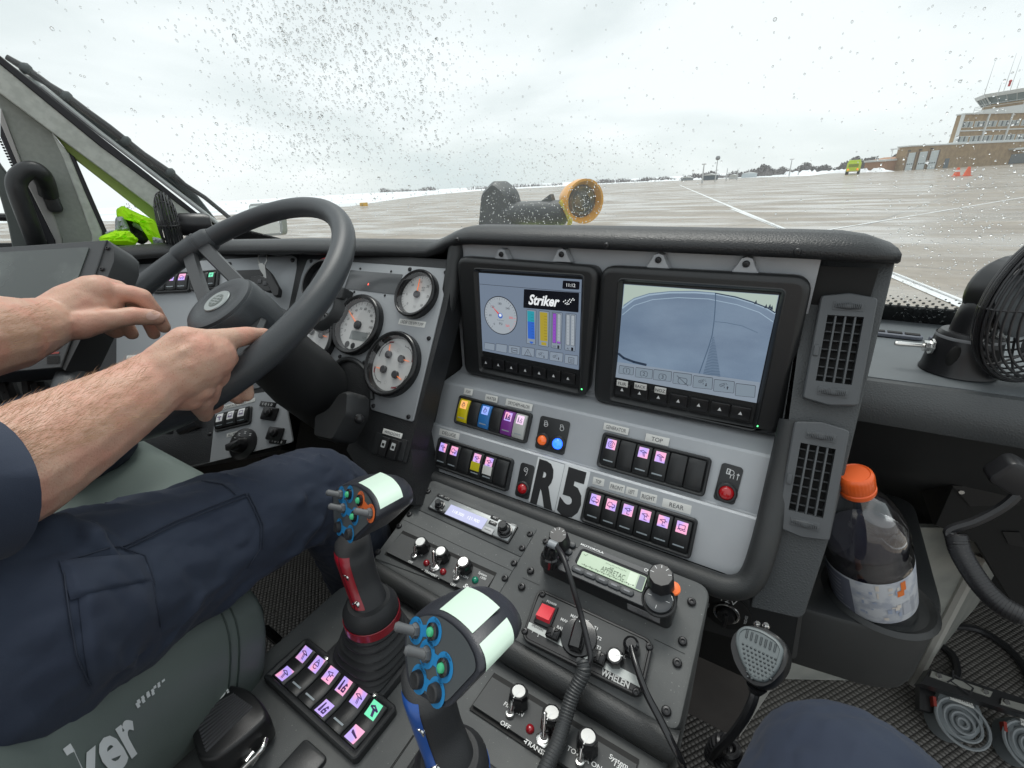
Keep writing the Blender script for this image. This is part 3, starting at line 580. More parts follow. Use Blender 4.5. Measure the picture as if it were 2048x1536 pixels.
# cab shell below the glass: floor, footwell walls, right-hand dash
fl = K('ribbed rubber floor', (.19, .178, .165), .65, var=(6, (.235, .22, .205), .4, .7))
def floor_bump(m):
    nt = m.node_tree; N = nt.nodes; L = nt.links; t = N.new('ShaderNodeTexCoord'); q = N.new('ShaderNodeMapping'); q.inputs['Rotation'].default_value = (0, 0, rad(38)); L.new(t.outputs['Object'], q.inputs[0])
    k = 95 * math.pi; s1 = N.new('ShaderNodeSeparateXYZ'); L.new(q.outputs[0], s1.inputs[0]); vals = []
    for ax_ in (0, 1):
        a = N.new('ShaderNodeMath'); a.operation = 'MULTIPLY'; a.inputs[1].default_value = k; L.new(s1.outputs[ax_], a.inputs[0]); b = N.new('ShaderNodeMath'); b.operation = 'SINE'; L.new(a.outputs[0], b.inputs[0]); c = N.new('ShaderNodeMath'); c.operation = 'ABSOLUTE'; L.new(b.outputs[0], c.inputs[0]); vals.append(c.outputs[0])
    mu = N.new('ShaderNodeMath'); mu.operation = 'MULTIPLY'; L.new(vals[0], mu.inputs[0]); L.new(vals[1], mu.inputs[1])
    b = N.new('ShaderNodeBump'); b.inputs['Strength'].default_value = .9; b.inputs['Distance'].default_value = .003; L.new(mu.outputs[0], b.inputs['Height']); L.new(b.outputs[0], N['Principled BSDF'].inputs['Normal'])
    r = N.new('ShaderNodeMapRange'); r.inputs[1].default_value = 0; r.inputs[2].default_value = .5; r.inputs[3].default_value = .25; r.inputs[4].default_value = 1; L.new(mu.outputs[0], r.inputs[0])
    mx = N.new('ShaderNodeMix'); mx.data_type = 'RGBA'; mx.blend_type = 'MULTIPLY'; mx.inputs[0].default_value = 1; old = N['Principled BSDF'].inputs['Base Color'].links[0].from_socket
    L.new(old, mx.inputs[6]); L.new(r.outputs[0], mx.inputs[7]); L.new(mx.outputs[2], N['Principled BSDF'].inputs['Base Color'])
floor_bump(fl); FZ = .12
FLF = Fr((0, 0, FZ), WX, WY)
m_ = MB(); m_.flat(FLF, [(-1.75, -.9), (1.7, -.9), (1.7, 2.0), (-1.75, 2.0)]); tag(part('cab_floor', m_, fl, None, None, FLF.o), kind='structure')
dark = K('dark footwell plastic', (.026, .027, .028), .5, bump=(800, .2)); steelw = K('galvanised plate', (.36, .36, .33), .55, var=(14, (.25, .26, .24), .4, .7))
rd = thing('right_dashboard', 'flat black dash shelf below the windscreen on the right, with dark wall under it', 'dashboard', (.9, .8, 1.0))
DZ = 1.018; DT = Fr((0, 0, DZ), WX, WY)
dtop = K('dash shelf top', (.12, .135, .145), .55, bump=(1200, .3), var=(6, (.15, .165, .175), .4, .7))
m_ = MB(); m_.prism(DT, [(.10, .81), (1.7, .86), (1.7, 1.20), (.10, 1.20)], [(0, -.03), (0, 0)]); part('shelf', m_, dtop, rd)
m_ = MB(); xs = (.08, .4, .9, 1.7); pr = [(.02, 0), (-.01, -.002), (-.026, -.02), (-.03, -.045), (-.022, -.065), (.0, -.075), (.05, -.078)]
m_.loft([[V3((x, .805 + .03 * x + a, DZ + b)) for a, b in pr] for x in xs], cap=False, closed=False); part('rolled_edge', m_, vinyl_g, rd)
m_ = MB(); sv = DT.quad([(1700, 655), (1845, 673), (1845, 683), (1700, 668)], .002); m_.box(sv[0], -sv[1] / 2, sv[1] / 2, -.014, .014, 0, .006, .003, .012)
for k in range(4): a = -sv[1] / 2 + sv[1] * (.05 + k * .235); m_.box(sv[0], a, a + sv[1] * .2, -.006, .006, 0, .0075, 0, mi=1)
part('defrost_vent', m_, [K('vent slot grey', (.13, .14, .17), .5), deepb], rd)
m_ = MB(); p_ = DT.uv(1885, 682); m_.box(DT, p_[0] - .02, p_[0] + .03, p_[1] - .012, p_[1] + .012, 0, .006, .002, .012); part('sensor_cap', m_, K('vent slot grey', (.13, .14, .17), .5), rd)
m_ = MB(); m_.loft([[V3((x, .86 + .02 * x, .96)), V3((x, .95, .8)), V3((x, 1.42, .42)), V3((x, 1.56, FZ + .004))] for x in (.02, 1.7)], cap=False, closed=False); part('footwell_wall', m_, dark, rd)
# lower walls at floor level
def onF(x, y, z=FZ): r = ray(x, y); return CAM + r * ((z - 1.3) / r[2])
cp = thing('carpeted_panel', 'dark brown-grey carpeted panel beside the console, down to the floor', 'panel', (-.1, .81, FZ))
carp = K('dark carpet', (.095, .085, .08), .95, bump=(1400, .8), var=(10, (.12, .108, .10), .4, .7))
m_ = MB(); m_.prism(Fr((0, .765, 0), WX, WZ), [(-.6, FZ + .002), (.10, FZ + .002), (.10, .78), (-.6, .78)], [(0, -.02), (0, 0)]); part('panel_face', m_, carp, cp)
bk = thing('floor_bulkhead', 'bare galvanised metal box at floor level under the cup holder', 'metal panel', (.3, .95, FZ))
def wall2(a, b, z0, z1, m, name, par, th=.012):
    a, b = V3(a + (0,)), V3(b + (0,)); F_ = Fr(a, b - a, WZ); l = np.linalg.norm(b - a); q = MB(); q.prism(F_, [(0, z0), (l, z0), (l, z1), (0, z1)], [(0, -th), (0, 0)]); return part(name, q, m, par)
wall2((.10, .767), (.168, .955), FZ + .002, .62, K('pale metal edge', (.42, .41, .38), .55), 'edge_strip', bk); wall2((.168, .962), (.462, 1.122), FZ + .002, .62, steelw, 'front_sheet', bk); wall2((.462, 1.122), (.665, 1.5), FZ + .002, .5, steelw, 'side_sheet', bk)
m_ = MB(); m_.tube([(.462, 1.12, FZ), (.462, 1.12, .55)], .012, 8); part('corner_bead', m_, MATS['pale metal edge'], bk)
# black bracket cabinet at the right edge with a coiled cord
rb_ = thing('equipment_bracket', 'black metal equipment bracket at the right edge of the footwell', 'bracket', (.5, 1.0, .6))
BF = Fr((0, .98, 0), WX, WZ); q = [BF.uv(*zG(*p)) for p in ((1085, 208), (1380, 228), (1700, 240), (1700, 900), (1380, 800), (1190, 480), (1000, 400))]
m_ = MB(); m_.prism(BF, q, [(0, -.2), (0, -.004), (.003, 0)]); part('housing', m_, deepb, rb_)
m_ = MB(); m_.prism(BF, [BF.uv(*zG(*p)) for p in ((1085, 208), (1400, 228), (1400, 300), (1170, 304))], [(0, 0), (0, .004)]); m_.lathe(BF, *BF.uv(*zG(1127, 236)), [(.005, .004), (.004, .007)], 10, 1); m_.prism(BF, [BF.uv(*zG(*p)) for p in ((1320, 425), (1400, 428), (1430, 500), (1350, 485))], [(0, 0), (0, .003)]); part('mounting_plate', m_, [K('dull black metal', (.035, .035, .036), .3, metal=.5), chrome], rb_)
def coil(path, R, r, turns, n=10, k=14, ends=0):
    path = [V3(p) for p in path]; L_ = [0]
    for a, b in zip(path[:-1], path[1:]): L_.append(L_[-1] + np.linalg.norm(b - a))
    def at(s):
        s = min(max(s, 0), L_[-1] - 1e-9); i = max(j for j in range(len(path) - 1) if L_[j] <= s); f = (s - L_[i]) / (L_[i + 1] - L_[i]); return path[i] * (1 - f) + path[i + 1] * f, nrm(path[i + 1] - path[i])
    o = []; N_ = turns * k; A = None
    for i in range(N_ + 1):
        p, t = at(L_[-1] * i / N_)
        if A is None: A = nrm(np.cross(t, WZ if abs(t[2]) < .9 else WX))
        A = nrm(A - t * (A @ t)); B = np.cross(t, A); a = 2 * math.pi * i / k; o.append(p + R * (math.cos(a) * A + math.sin(a) * B))
    q = MB(); q.tube(o, r, 7); return q
cordm = K('black cord', (.02, .02, .022), .38)
cf = lambda x, y, d=.88: pd(*zG(x, y), d)
co = thing('coiled_cord', 'black coiled cord hanging in the footwell on the right side', 'cord', cf(1100, 450))
q = coil(smooth([cf(1105, 445), cf(1125, 520), cf(1175, 610), cf(1240, 700), cf(1320, 775), cf(1420, 830)], 5), .0088, .0040, 30); part('coil', q, cordm, co)
m_ = MB(); m_.tube(smooth([cf(1424, 225), cf(1330, 310), cf(1200, 380), cf(1100, 412), cf(1070, 432), cf(1095, 450), cf(1115, 445)], 5), .0062, 8); m_.box(Fr(cf(1430, 200), (1, 0, -.5), (.5, 0, 1)), -.035, .05, -.02, .02, -.015, .012, .005, .01); part('lead', m_, cordm, co)
# loose cable loops and two foot pedals on the floor
m_ = MB(); m_.tube(smooth([onF(*zG(*p), FZ + .01) for p in ((1030, 960), (1090, 1010), (1110, 1080), (1095, 1130))], 5), .009, 8); m_.tube(smooth([onF(*zG(*p), FZ + .01) for p in ((1070, 870), (1200, 885), (1330, 960), (1420, 1060), (1480, 1200))], 5), .009, 8)
solo('floor_cable', 'black cable looping over the ribbed floor behind the foot pedals', 'cable', m_, cordm, onF(1900, 1260))
pedm = K('grey rubber pedal pad', (.17, .19, .20), .6, bump=(900, .3)); pedb = K('pedal frame', (.012, .012, .013), .4)
PF = Fr((0, 0, FZ), WX, WY)
PT = Fr(onF(1900, 1400, .2), RC.T @ V3((0, 0, 0)) if False else WX, (0, .8, .6)); 
pc = onF(*zG(1100, 1160), .26); PH = Fr(pc, (.93, -.28, -.24), (.18, .90, .4)); PH = Fr(pc, PH.U, nrm(PH.V - PH.U * (PH.V @ PH.U)))
pb = thing('pedal_bracket', 'black bracket bar with two metal plates carrying the foot switches', 'bracket', PH.o - WZ * .1)
def pq(pts, w=0): return [PH.uv(*zG(*p), w) for p in pts]
m_ = MB(); m_.prism(PH, pq([(985, 1072), (1440, 1215), (1500, 1235), (1500, 1310), (1380, 1275), (940, 1140)]), [(0, -.03), (0, .0)]); m_.prism(PH, pq([(935, 1145), (1000, 1165), (1060, 1300), (990, 1275), (935, 1260)], -.06), [(0, -.08), (0, -.06)]); part('bar', m_, pedb, pb)
for i, q in enumerate(([(990, 1082), (1275, 1180), (1262, 1205), (982, 1108)], [(1318, 1210), (1480, 1255), (1480, 1290), (1312, 1238)])):
    m_ = MB(); m_.prism(PH, pq(q, .002), [(0, 0), (0, .004)])
    for t in (.12, .88): a = V3(pq([q[0]])[0]) * (1 - t) + V3(pq([q[1]])[0]) * t + (V3(pq([q[3]])[0]) - V3(pq([q[0]])[0])) * .5; m_.lathe(PH, a[0], a[1], [(.006, .004), (.005, .008)], 10, 1)
    if i == 0: c_ = V3(pq([(1125, 1145)])[0]); m_.stroke(PH, [c_ + V3(p) * .02 for p in ((-1, .8), (-.7, 0), (-1, -.8))], .003, .0046, 2); m_.stroke(PH, [c_ + V3(p) * .02 for p in ((-.8, .45), (.9, .45), (.9, -.45), (-.8, -.45))], .003, .0046, 2)
    part('plate', m_, [K('pedal plate', (.33, .33, .30), .4, metal=.5), chrome, ink], pb)
for i, (dx, dy, lb) in enumerate(((0, 0, 'grey round foot switch with ridged rings, left of the two on the floor'), (330, 118, 'grey round foot switch cut off at the right frame edge'))):
    z_ = lambda x, y: (x + dx, y + dy); P2 = PH.at(0, 0, -.05); pts = [z_(*p) for p in ((1015, 1165), (1200, 1215), (1240, 1290), (1240, 1360), (1185, 1415), (1120, 1412), (1050, 1365), (1008, 1290))]
    fo = thing('foot_switch', lb, 'foot pedal', P2.sub(*zG(*z_(1120, 1300))).o, 'foot switches on the floor')
    o = rpoly([P2.uv(*zG(*p)) for p in pts], .02); m_ = MB(); m_.prism(P2, o, [(.0, -.05), (0, -.01), (.003, 0), (.010, .002), (.012, -.003)]); part('pad', m_, pedm, fo)
    c_ = P2.uv(*zG(*z_(1135, 1325))); m_ = MB()
    for R1 in (.046, .033, .020, .009): m_.tube([P2.P(c_[0] + R1 * math.cos(a), c_[1] + R1 * math.sin(a), .0) for a in [2 * math.pi * k / 28 for k in range(28)]], .0035, 6, closed=True)
    part('ridge_rings', m_, K('ridge rubber', (.23, .25, .26), .5), fo)
    m_ = MB(); m_.prism(P2, [P2.uv(*zG(*z_(*p))) for p in ((1070, 1185), (1180, 1225), (1185, 1258), (1075, 1215))], [(0, 0), (0, .004)]); m_.text(P2.quad([zG(*z_(*p)) for p in ((1070, 1185), (1180, 1225), (1185, 1258), (1075, 1215))], .0)[0], 'FOOT SWITCH', 0, 0, .0045, .005, 1, wd=.05); part('rating_plate', m_, [white, ink], fo)
    m_ = MB(); m_.prism(P2, [P2.uv(*zG(*z_(*p))) for p in ((992, 1200), (1008, 1205), (1012, 1250), (998, 1245))], [(0, -.01), (0, .004)]); part('red_tab', m_, K('dull red tab', (.28, .03, .02), .5), fo)
# cup holder with the bottle
CH = Fr((0, 0, .72), WX, WY); chm = K('cup holder plastic', (.030, .032, .033), .42, bump=(1200, .3))
def cq(pts, w=0): return [CH.uv(*p, w) for p in pts]
ch = thing('cup_holder', 'black moulded cup holder bolted to the right side of the centre stack', 'cup holder', (.2, .66, .6))
co_ = rpoly(cq([(1560, 1130), (1680, 960), (1830, 1000), (1890, 1215), (1868, 1272), (1790, 1268), (1560, 1205)]), .035, 6)
m_ = MB(); m_.prism(CH, co_, [(.004, -.12), (0, -.1), (0, -.008), (.003, -.002), (.009, 0)], 0, True); part('tray', m_, chm, ch)
bb = V3((.205, .683, .705)); 
m_ = MB(); c_ = (bb[0], bb[1] + .002); m_.lathe(CH, *c_, [(.072, .0005), (.066, .006), (.060, .0015), (.058, -.0)], 36); part('well_rim', m_, chm, ch)
bax = nrm(pd(1706, 925, .70) - bb); bl = .245; bax = nrm(bax)
bu = nrm(np.cross(bax, (-.3, 1, 0))); BT = Fr(bb, bu, np.cross(bax, bu), bax)
class _B(Fr):
    def P(s, u, v, w=0.): return s.o + u * 1.0 * s.U + v * 1.0 * s.V + w * 1.20 * s.N
BT = _B(bb, bu, np.cross(bax, bu), bax)
bo = thing('drink_bottle', 'clear drink bottle with orange cap and dark liquid, leaning in the cup holder', 'bottle', bb)
clear = thin_glass('clear bottle plastic', (.90, .93, .95), 3.2, .03); liq = K('dark purple drink', (.012, .008, .018), .05, coat=.6)
BS = .0
prof = [(.036, 0), (.047, .004), (.050, .012), (.0485, .02), (.050, .026), (.050, .105), (.0475, .112), (.050, .119), (.0475, .127), (.049, .137), (.046, .153), (.038, .175), (.027, .192), (.0175, .203), (.0165, .212)]
m_ = MB(); m_.lathe(BT, 0, 0, prof, 40, cap=True); part('bottle_body', m_, clear, bo)
m_ = MB(); m_.lathe(BT, 0, 0, [(.034, .003), (.0455, .006), (.048, .014), (.0465, .02), (.048, .027), (.048, .104), (.0455, .112), (.048, .119), (.0458, .127), (.0468, .131)], 40); part('drink', m_, liq, bo)
m_ = MB(); m_.lathe(BT, 0, 0, [(.0503, .029), (.0505, .03), (.0505, .101), (.0503, .102)], 48, cap=False)
def onb(a, h, du=0, dv=0, r=.0508): a = rad(a); n = math.cos(a) * BT.U + math.sin(a) * BT.V; return Fr(BT.P(r * math.cos(a), r * math.sin(a), h), np.cross(BT.N, n), BT.N, n)
va = math.degrees(math.atan2((CAM - bb) @ BT.V, (CAM - bb) @ BT.U))
def band(a0, a1, h0, h1, r, mb, mi):
    n = 10; A = [rad(a0 + (a1 - a0) * i / n) for i in range(n + 1)]; mb.loft([[BT.P(r * math.cos(a), r * math.sin(a), h) for a in A] for h in (h0, h1)], mi, cap=False, closed=False)
m_b = m_
band(va - 75, va - 28, .032, .099, .0507, m_b, 1)
R2 = random.Random(5)
for k in range(7): band(va - 70, va - 34 - R2.uniform(0, 12), .088 - k * .008, .0895 - k * .008, .0509, m_b, 2)
band(va + 36, va + 48, .04, .062, .0509, m_b, 2)
for k in range(8): band(va + 50, va + 58, .038 + k * .0035, .0397 + k * .0035, .0509, m_b, 2)
band(va + 36, va + 44, .084, .099, .0509, m_b, 3); band(va + 30, va + 40, .076, .086, .0511, m_b, 3)
for k in range(22): a = va + R2.uniform(-22, 32); h = R2.uniform(.036, .094); q = R2.uniform(2, 6); band(a, a + q, h, h + R2.uniform(.002, .01), .0510 + k * 4e-6, m_b, 4 + k % 2)
part('paper_label', m_b, [K('label paper', (.60, .62, .66), .4, var=(60, (.42, .45, .52), .45, .6)), K('label text block', (.16, .17, .22), .5), K('label print', (.45, .47, .52), .5), K('label orange', (.8, .2, .04), .5), K('label pale print', (.72, .66, .60), .5), K('label blue print', (.36, .42, .55), .5)], bo)
m_ = MB(); n = 96; fl_ = lambda k, r, q: r * (1 + (.022 if k % 3 == 0 else 0) * q)
m_.loft([[BT.P(fl_(k, r, q) * math.cos(2 * math.pi * k / n), fl_(k, r, q) * math.sin(2 * math.pi * k / n), h) for k in range(n)] for r, h, q in ((.019, .203, 0), (.0203, .206, 0), (.0203, .2095, 0), (.0192, .2105, 0), (.0196, .212, 1), (.0196, .225, 1), (.0186, .2285, .4), (.0160, .2305, 0), (.0148, .2295, 0))]); part('cap', m_, K('orange cap', (.85, .13, .02), .35, coat=.3), bo)
# ------------------------------------------------------------------ main dashboard
GP = tilt(35, .6374); FU = tilt(27, .72); FL = tilt(27, .70); VP = tilt(25, .70); CO = tilt(70.5, .63)
MO = Fr((0, .69, 0), WX, WZ); YZ = lambda x: Fr((x, 0, 0), WY, WZ, (1, 0, 0))
da = thing('dashboard', 'black vinyl dashboard with grey instrument panels across the left and centre of the cab', 'dashboard', (-.5, .8, .9))
st = [(-1.70, .10, 1.185), (-1.56, .30, 1.195), (-1.43, .47, 1.203), (-1.30, .62, 1.205), (-1.0, .70, 1.207), (-.757, .735, 1.207), (-.665, .742, 1.207), (-.62, .74, 1.209), (-.59, .737, 1.217), (-.555, .733, 1.230), (-.53, .73, 1.237), (-.50, .725, 1.240), (-.3, .722, 1.240), (.0, .72, 1.238), (.05, .72, 1.237), (.075, .722, 1.233), (.090, .728, 1.226), (.099, .738, 1.212)]
pr = [(-.40, -.22), (-.30, -.11), (-.15, -.035), (-.05, -.005), (0, 0), (.024, -.002), (.042, -.009), (.052, -.017), (.053, -.025), (.047, -.031), (.036, -.032), (.0, -.032), (-.03, -.040), (-.06, -.09)]
rings = []
for i, (x, y, z) in enumerate(st):
    a, b = st[max(i - 1, 0)], st[min(i + 1, len(st) - 1)]; t = nrm((b[0] - a[0], b[1] - a[1], 0)); n = V3((t[1], -t[0], 0))
    k = 1 if i < len(st) - 3 else (.93, .75, .45)[i - len(st) + 3]
    rings.append([V3((x, y, z)) + n * (p * k if p > 0 else p) + WZ * q * (k if k < 1 else 1 if p > 0 or x < -.55 else .9) for p, q in pr])
m_ = MB(); m_.loft(rings, cap=False, closed=False); part('hood', m_, vinyl, da, ang=60)
m_ = MB()
m_.prism(YZ(-1.72), [(.735, 1.165), (1.10, .99), (1.14, FZ), (.86, FZ), (.60, .70), (.535, .88)], [(0, 0), (0, 1.16)])
m_.prism(YZ(-.56), [(.70, 1.195), (1.14, 1.0), (1.14, FZ), (.84, FZ), (.60, .78), (.66, .93), (.70, .95)], [(0, 0), (0, .655)])
part('core', m_, deepb, da)
# grey stepped fascia of the centre stack
g_ = MB(); X0, X1 = -.556, .034
prof = [(.695, 1.215), (.694, .957), (.685, .951), (.632, .946), (.628, .943), (.5905, .872), (.5885, .8705), (.5735, .8795), (.5695, .878), (.5325, .803)]
vs = [(x, y, z) for y, z in prof for x in (X0, X0 + .2, X1 - .2, X1)]
g_.add(vs, [(4 * i + j, 4 * i + j + 1, 4 * i + j + 5, 4 * i + j + 4) for i in range(len(prof) - 1) for j in range(3)]); part('stack_fascia', g_, grey, da, ang=25)
# black frame round the stack
m_ = MB()
lo = [FL.P(-.564, 0)]
lp = [V3((-.548, .700, 1.205)), V3((-.550, .672, 1.13)), V3((-.556, .634, 1.045)), V3((-.562, .59, .955)), V3((-.566, .545, .865)), V3((-.568, .525, .825)), V3((-.560, .516, .803)), V3((-.53, .513, .797))]
lp += [V3((x, .513, .797)) for x in (-.45, -.3, -.15, -.03)] + [V3((.01, .514, .799)), V3((.033, .525, .815)), V3((.040, .55, .86)), V3((.042, .60, .93)), V3((.043, .64, 1.0))]
m_.tube(smooth(lp, 4), .0165, 12); part('stack_frame', m_, roll_m, da, ang=60)
m_ = MB(); m_.prism(VP, rpoly(fq(VP, [(1617, 512), (1655, 495), (1790, 492), (1792, 520), (1660, 1075), (1606, 1240), (1500, 1215), (1508, 1188), (1548, 1040)]), [.001, .01, .02, .03, .02, .01, .001, .01, .001]), [(0, -.10), (0, -.003), (.0008, -.0008), (.0018, 0)]); part('vent_pillar', m_, vinyl_g, da)
LC = Fr((0, .56, 0), WX, WZ); m_ = MB(); m_.prism(LC, rpoly(fq(LC, [(1400, 1165), (1520, 1195), (1590, 1190), (1618, 1150), (1592, 1328), (1500, 1292), (1395, 1262)]), .01), [(0, -.2), (0, -.006), (.006, 0)]); part('lower_cover', m_, dark, da)
f_ = LC.sub(1453.6, 1221.6); sk = thing('power_socket', 'black round 12V power socket with a bright ring under the stack corner', 'socket', f_.o)
m_ = MB(); m_.lathe(f_, 0, 0, [(.033, 0), (.033, .002), (.031, .003)], 32); m_.text(f_, '12V', 0, .0245, .0035, .0105, 1)
for t, a in (('ON', 180), ('12V/20A', 0)): m_.text(f_, t, .026 * math.cos(rad(a)), .026 * math.sin(rad(a)), .0035, .0035, 1, rot=rad(90 if a else -90))
part('face_plate', m_, [deepb, whitp], sk); m_ = MB(); m_.tube([f_.P(.0165 * math.cos(a), .0165 * math.sin(a), .005) for a in [2 * math.pi * k / 28 for k in range(28)]], .0022, 8, closed=True); part('ring', m_, chrome, sk)
m_ = MB(); m_.lathe(f_, 0, -.002, [(.013, .003), (.012, .012), (.010, .013)], 20); m_.box(f_, -.003, .003, -.016, .008, .01, .018, .001, .001); part('plug_cap', m_, blk_s, sk)
for x, y in ((1005, 508), (1125, 508), (1318, 519), (1493, 527)):
    m_ = MB(); f_ = MO.sub(x, y, .008); f_ = f_.at(0, 0, 0); m_.prism(f_, [(-.017, -.012), (.017, -.012), (.010, .0), (.007, .007), (0, .0095), (-.007, .007), (-.010, .0)], [(0, -.01), (.0005, .004)]); m_.screw(f_, 0, 0, .004, .0048, 1); part('mounting_lug', m_, [grey, screwm], da)
screws(da, MO, ((915, 480), (1213, 491), (1595, 503)), .022); screws(da, FU, ((893, 689), (848, 870), (1572, 830), (1502, 1070)), .01, .0038)
# grey gauge panel and its black surround
m_ = MB(); m_.prism(GP, fq(GP, [(600, 500), (912, 520), (892, 620), (812, 925), (735, 900), (690, 860), (560, 700)]), [(0, -.05), (0, -.001)]); m_.prism(GP, fq(GP, [(725, 800), (815, 850), (830, 1010), (760, 1010), (690, 900)]), [(0, -.16), (0, -.004)]); part('panel_surround', m_, vinyl, da)
gpz = [(163, 240), (172, 232), (1000, 290), (1004, 300), (790, 1185), (780, 1192), (545, 1122), (538, 1110), (535, 960), (500, 880), (440, 830), (380, 822), (330, 850), (250, 800), (60, 620), (130, 330)]
m_ = MB(); m_.prism(GP, rpoly(fq(GP, zl(zB, gpz)), .006, 3), [(0, -.001), (0, .0012), (.0006, .0016)]); gpn = part('gauge_panel', m_, greyd, da)
for x, y in ((768, 292), (980, 310), (880, 700), (760, 1163), (553, 1098), (498, 842), (355, 808), (185, 243), (350, 255)): screws(gpn, GP, (zB(x, y),), .0016)
for x, y in ((475, 288), (657, 304), (440, 425), (620, 446)): screws(gpn, GP, (zB(x, y),), .0016, .0026)
m_ = MB(); arch = zl(zB, [(330, 850), (380, 822), (440, 830), (500, 880), (535, 960), (545, 1060)]); m_.tube(smooth([GP.hit(*p, .004) for p in arch], 4), .005, 8); part('column_arch', m_, roll_m, da)
# dark warning display
qd = zl(zB, [(410, 295), (720, 322), (695, 442), (388, 408)])
wdp = thing('warning_display', 'dark smoked message display with a tiny red mark, top of the gauge panel', 'display', GP.sub(*qd[0]).o); f_, W, H = GP.quad(qd, .0016)
m_ = MB(); m_.box(f_, -W / 2, W / 2, -H / 2, H / 2, 0, .001, .0003, .002); part('window', m_, K('smoked window', (.09, .095, .10), .25, coat=.3), wdp)
m_ = MB(); u, v = f_.uv(*zB(524, 381)); m_.flat(f_, [(u - .002, v), (u, v - .003), (u + .002, v), (u, v + .003)], .0013); part('red_mark', m_, emis('red glow', (1, .10, .06), 1.5), wdp)
def sticker(par, fr, q, t, w=0, h=.62, bold=.0, m=None, wd=.86):
    f_, W, H = fr.quad(q, w); b = MB(); b.box(f_, -W / 2, W / 2, -H / 2, H / 2, 0, .0005, .0001, .0006); b.text(f_, t, 0, 0, .0008, H * h, 1, wd=W * wd, bold=bold); return part('label_sticker', b, [m or white, K('sticker print', (.07, .07, .08), .5)], par)
sticker(gpn, GP, zl(zB, [(706, 582), (862, 602), (856, 638), (700, 616)]), 'UNDER 1200 RPM PUMP', .0016, .55)
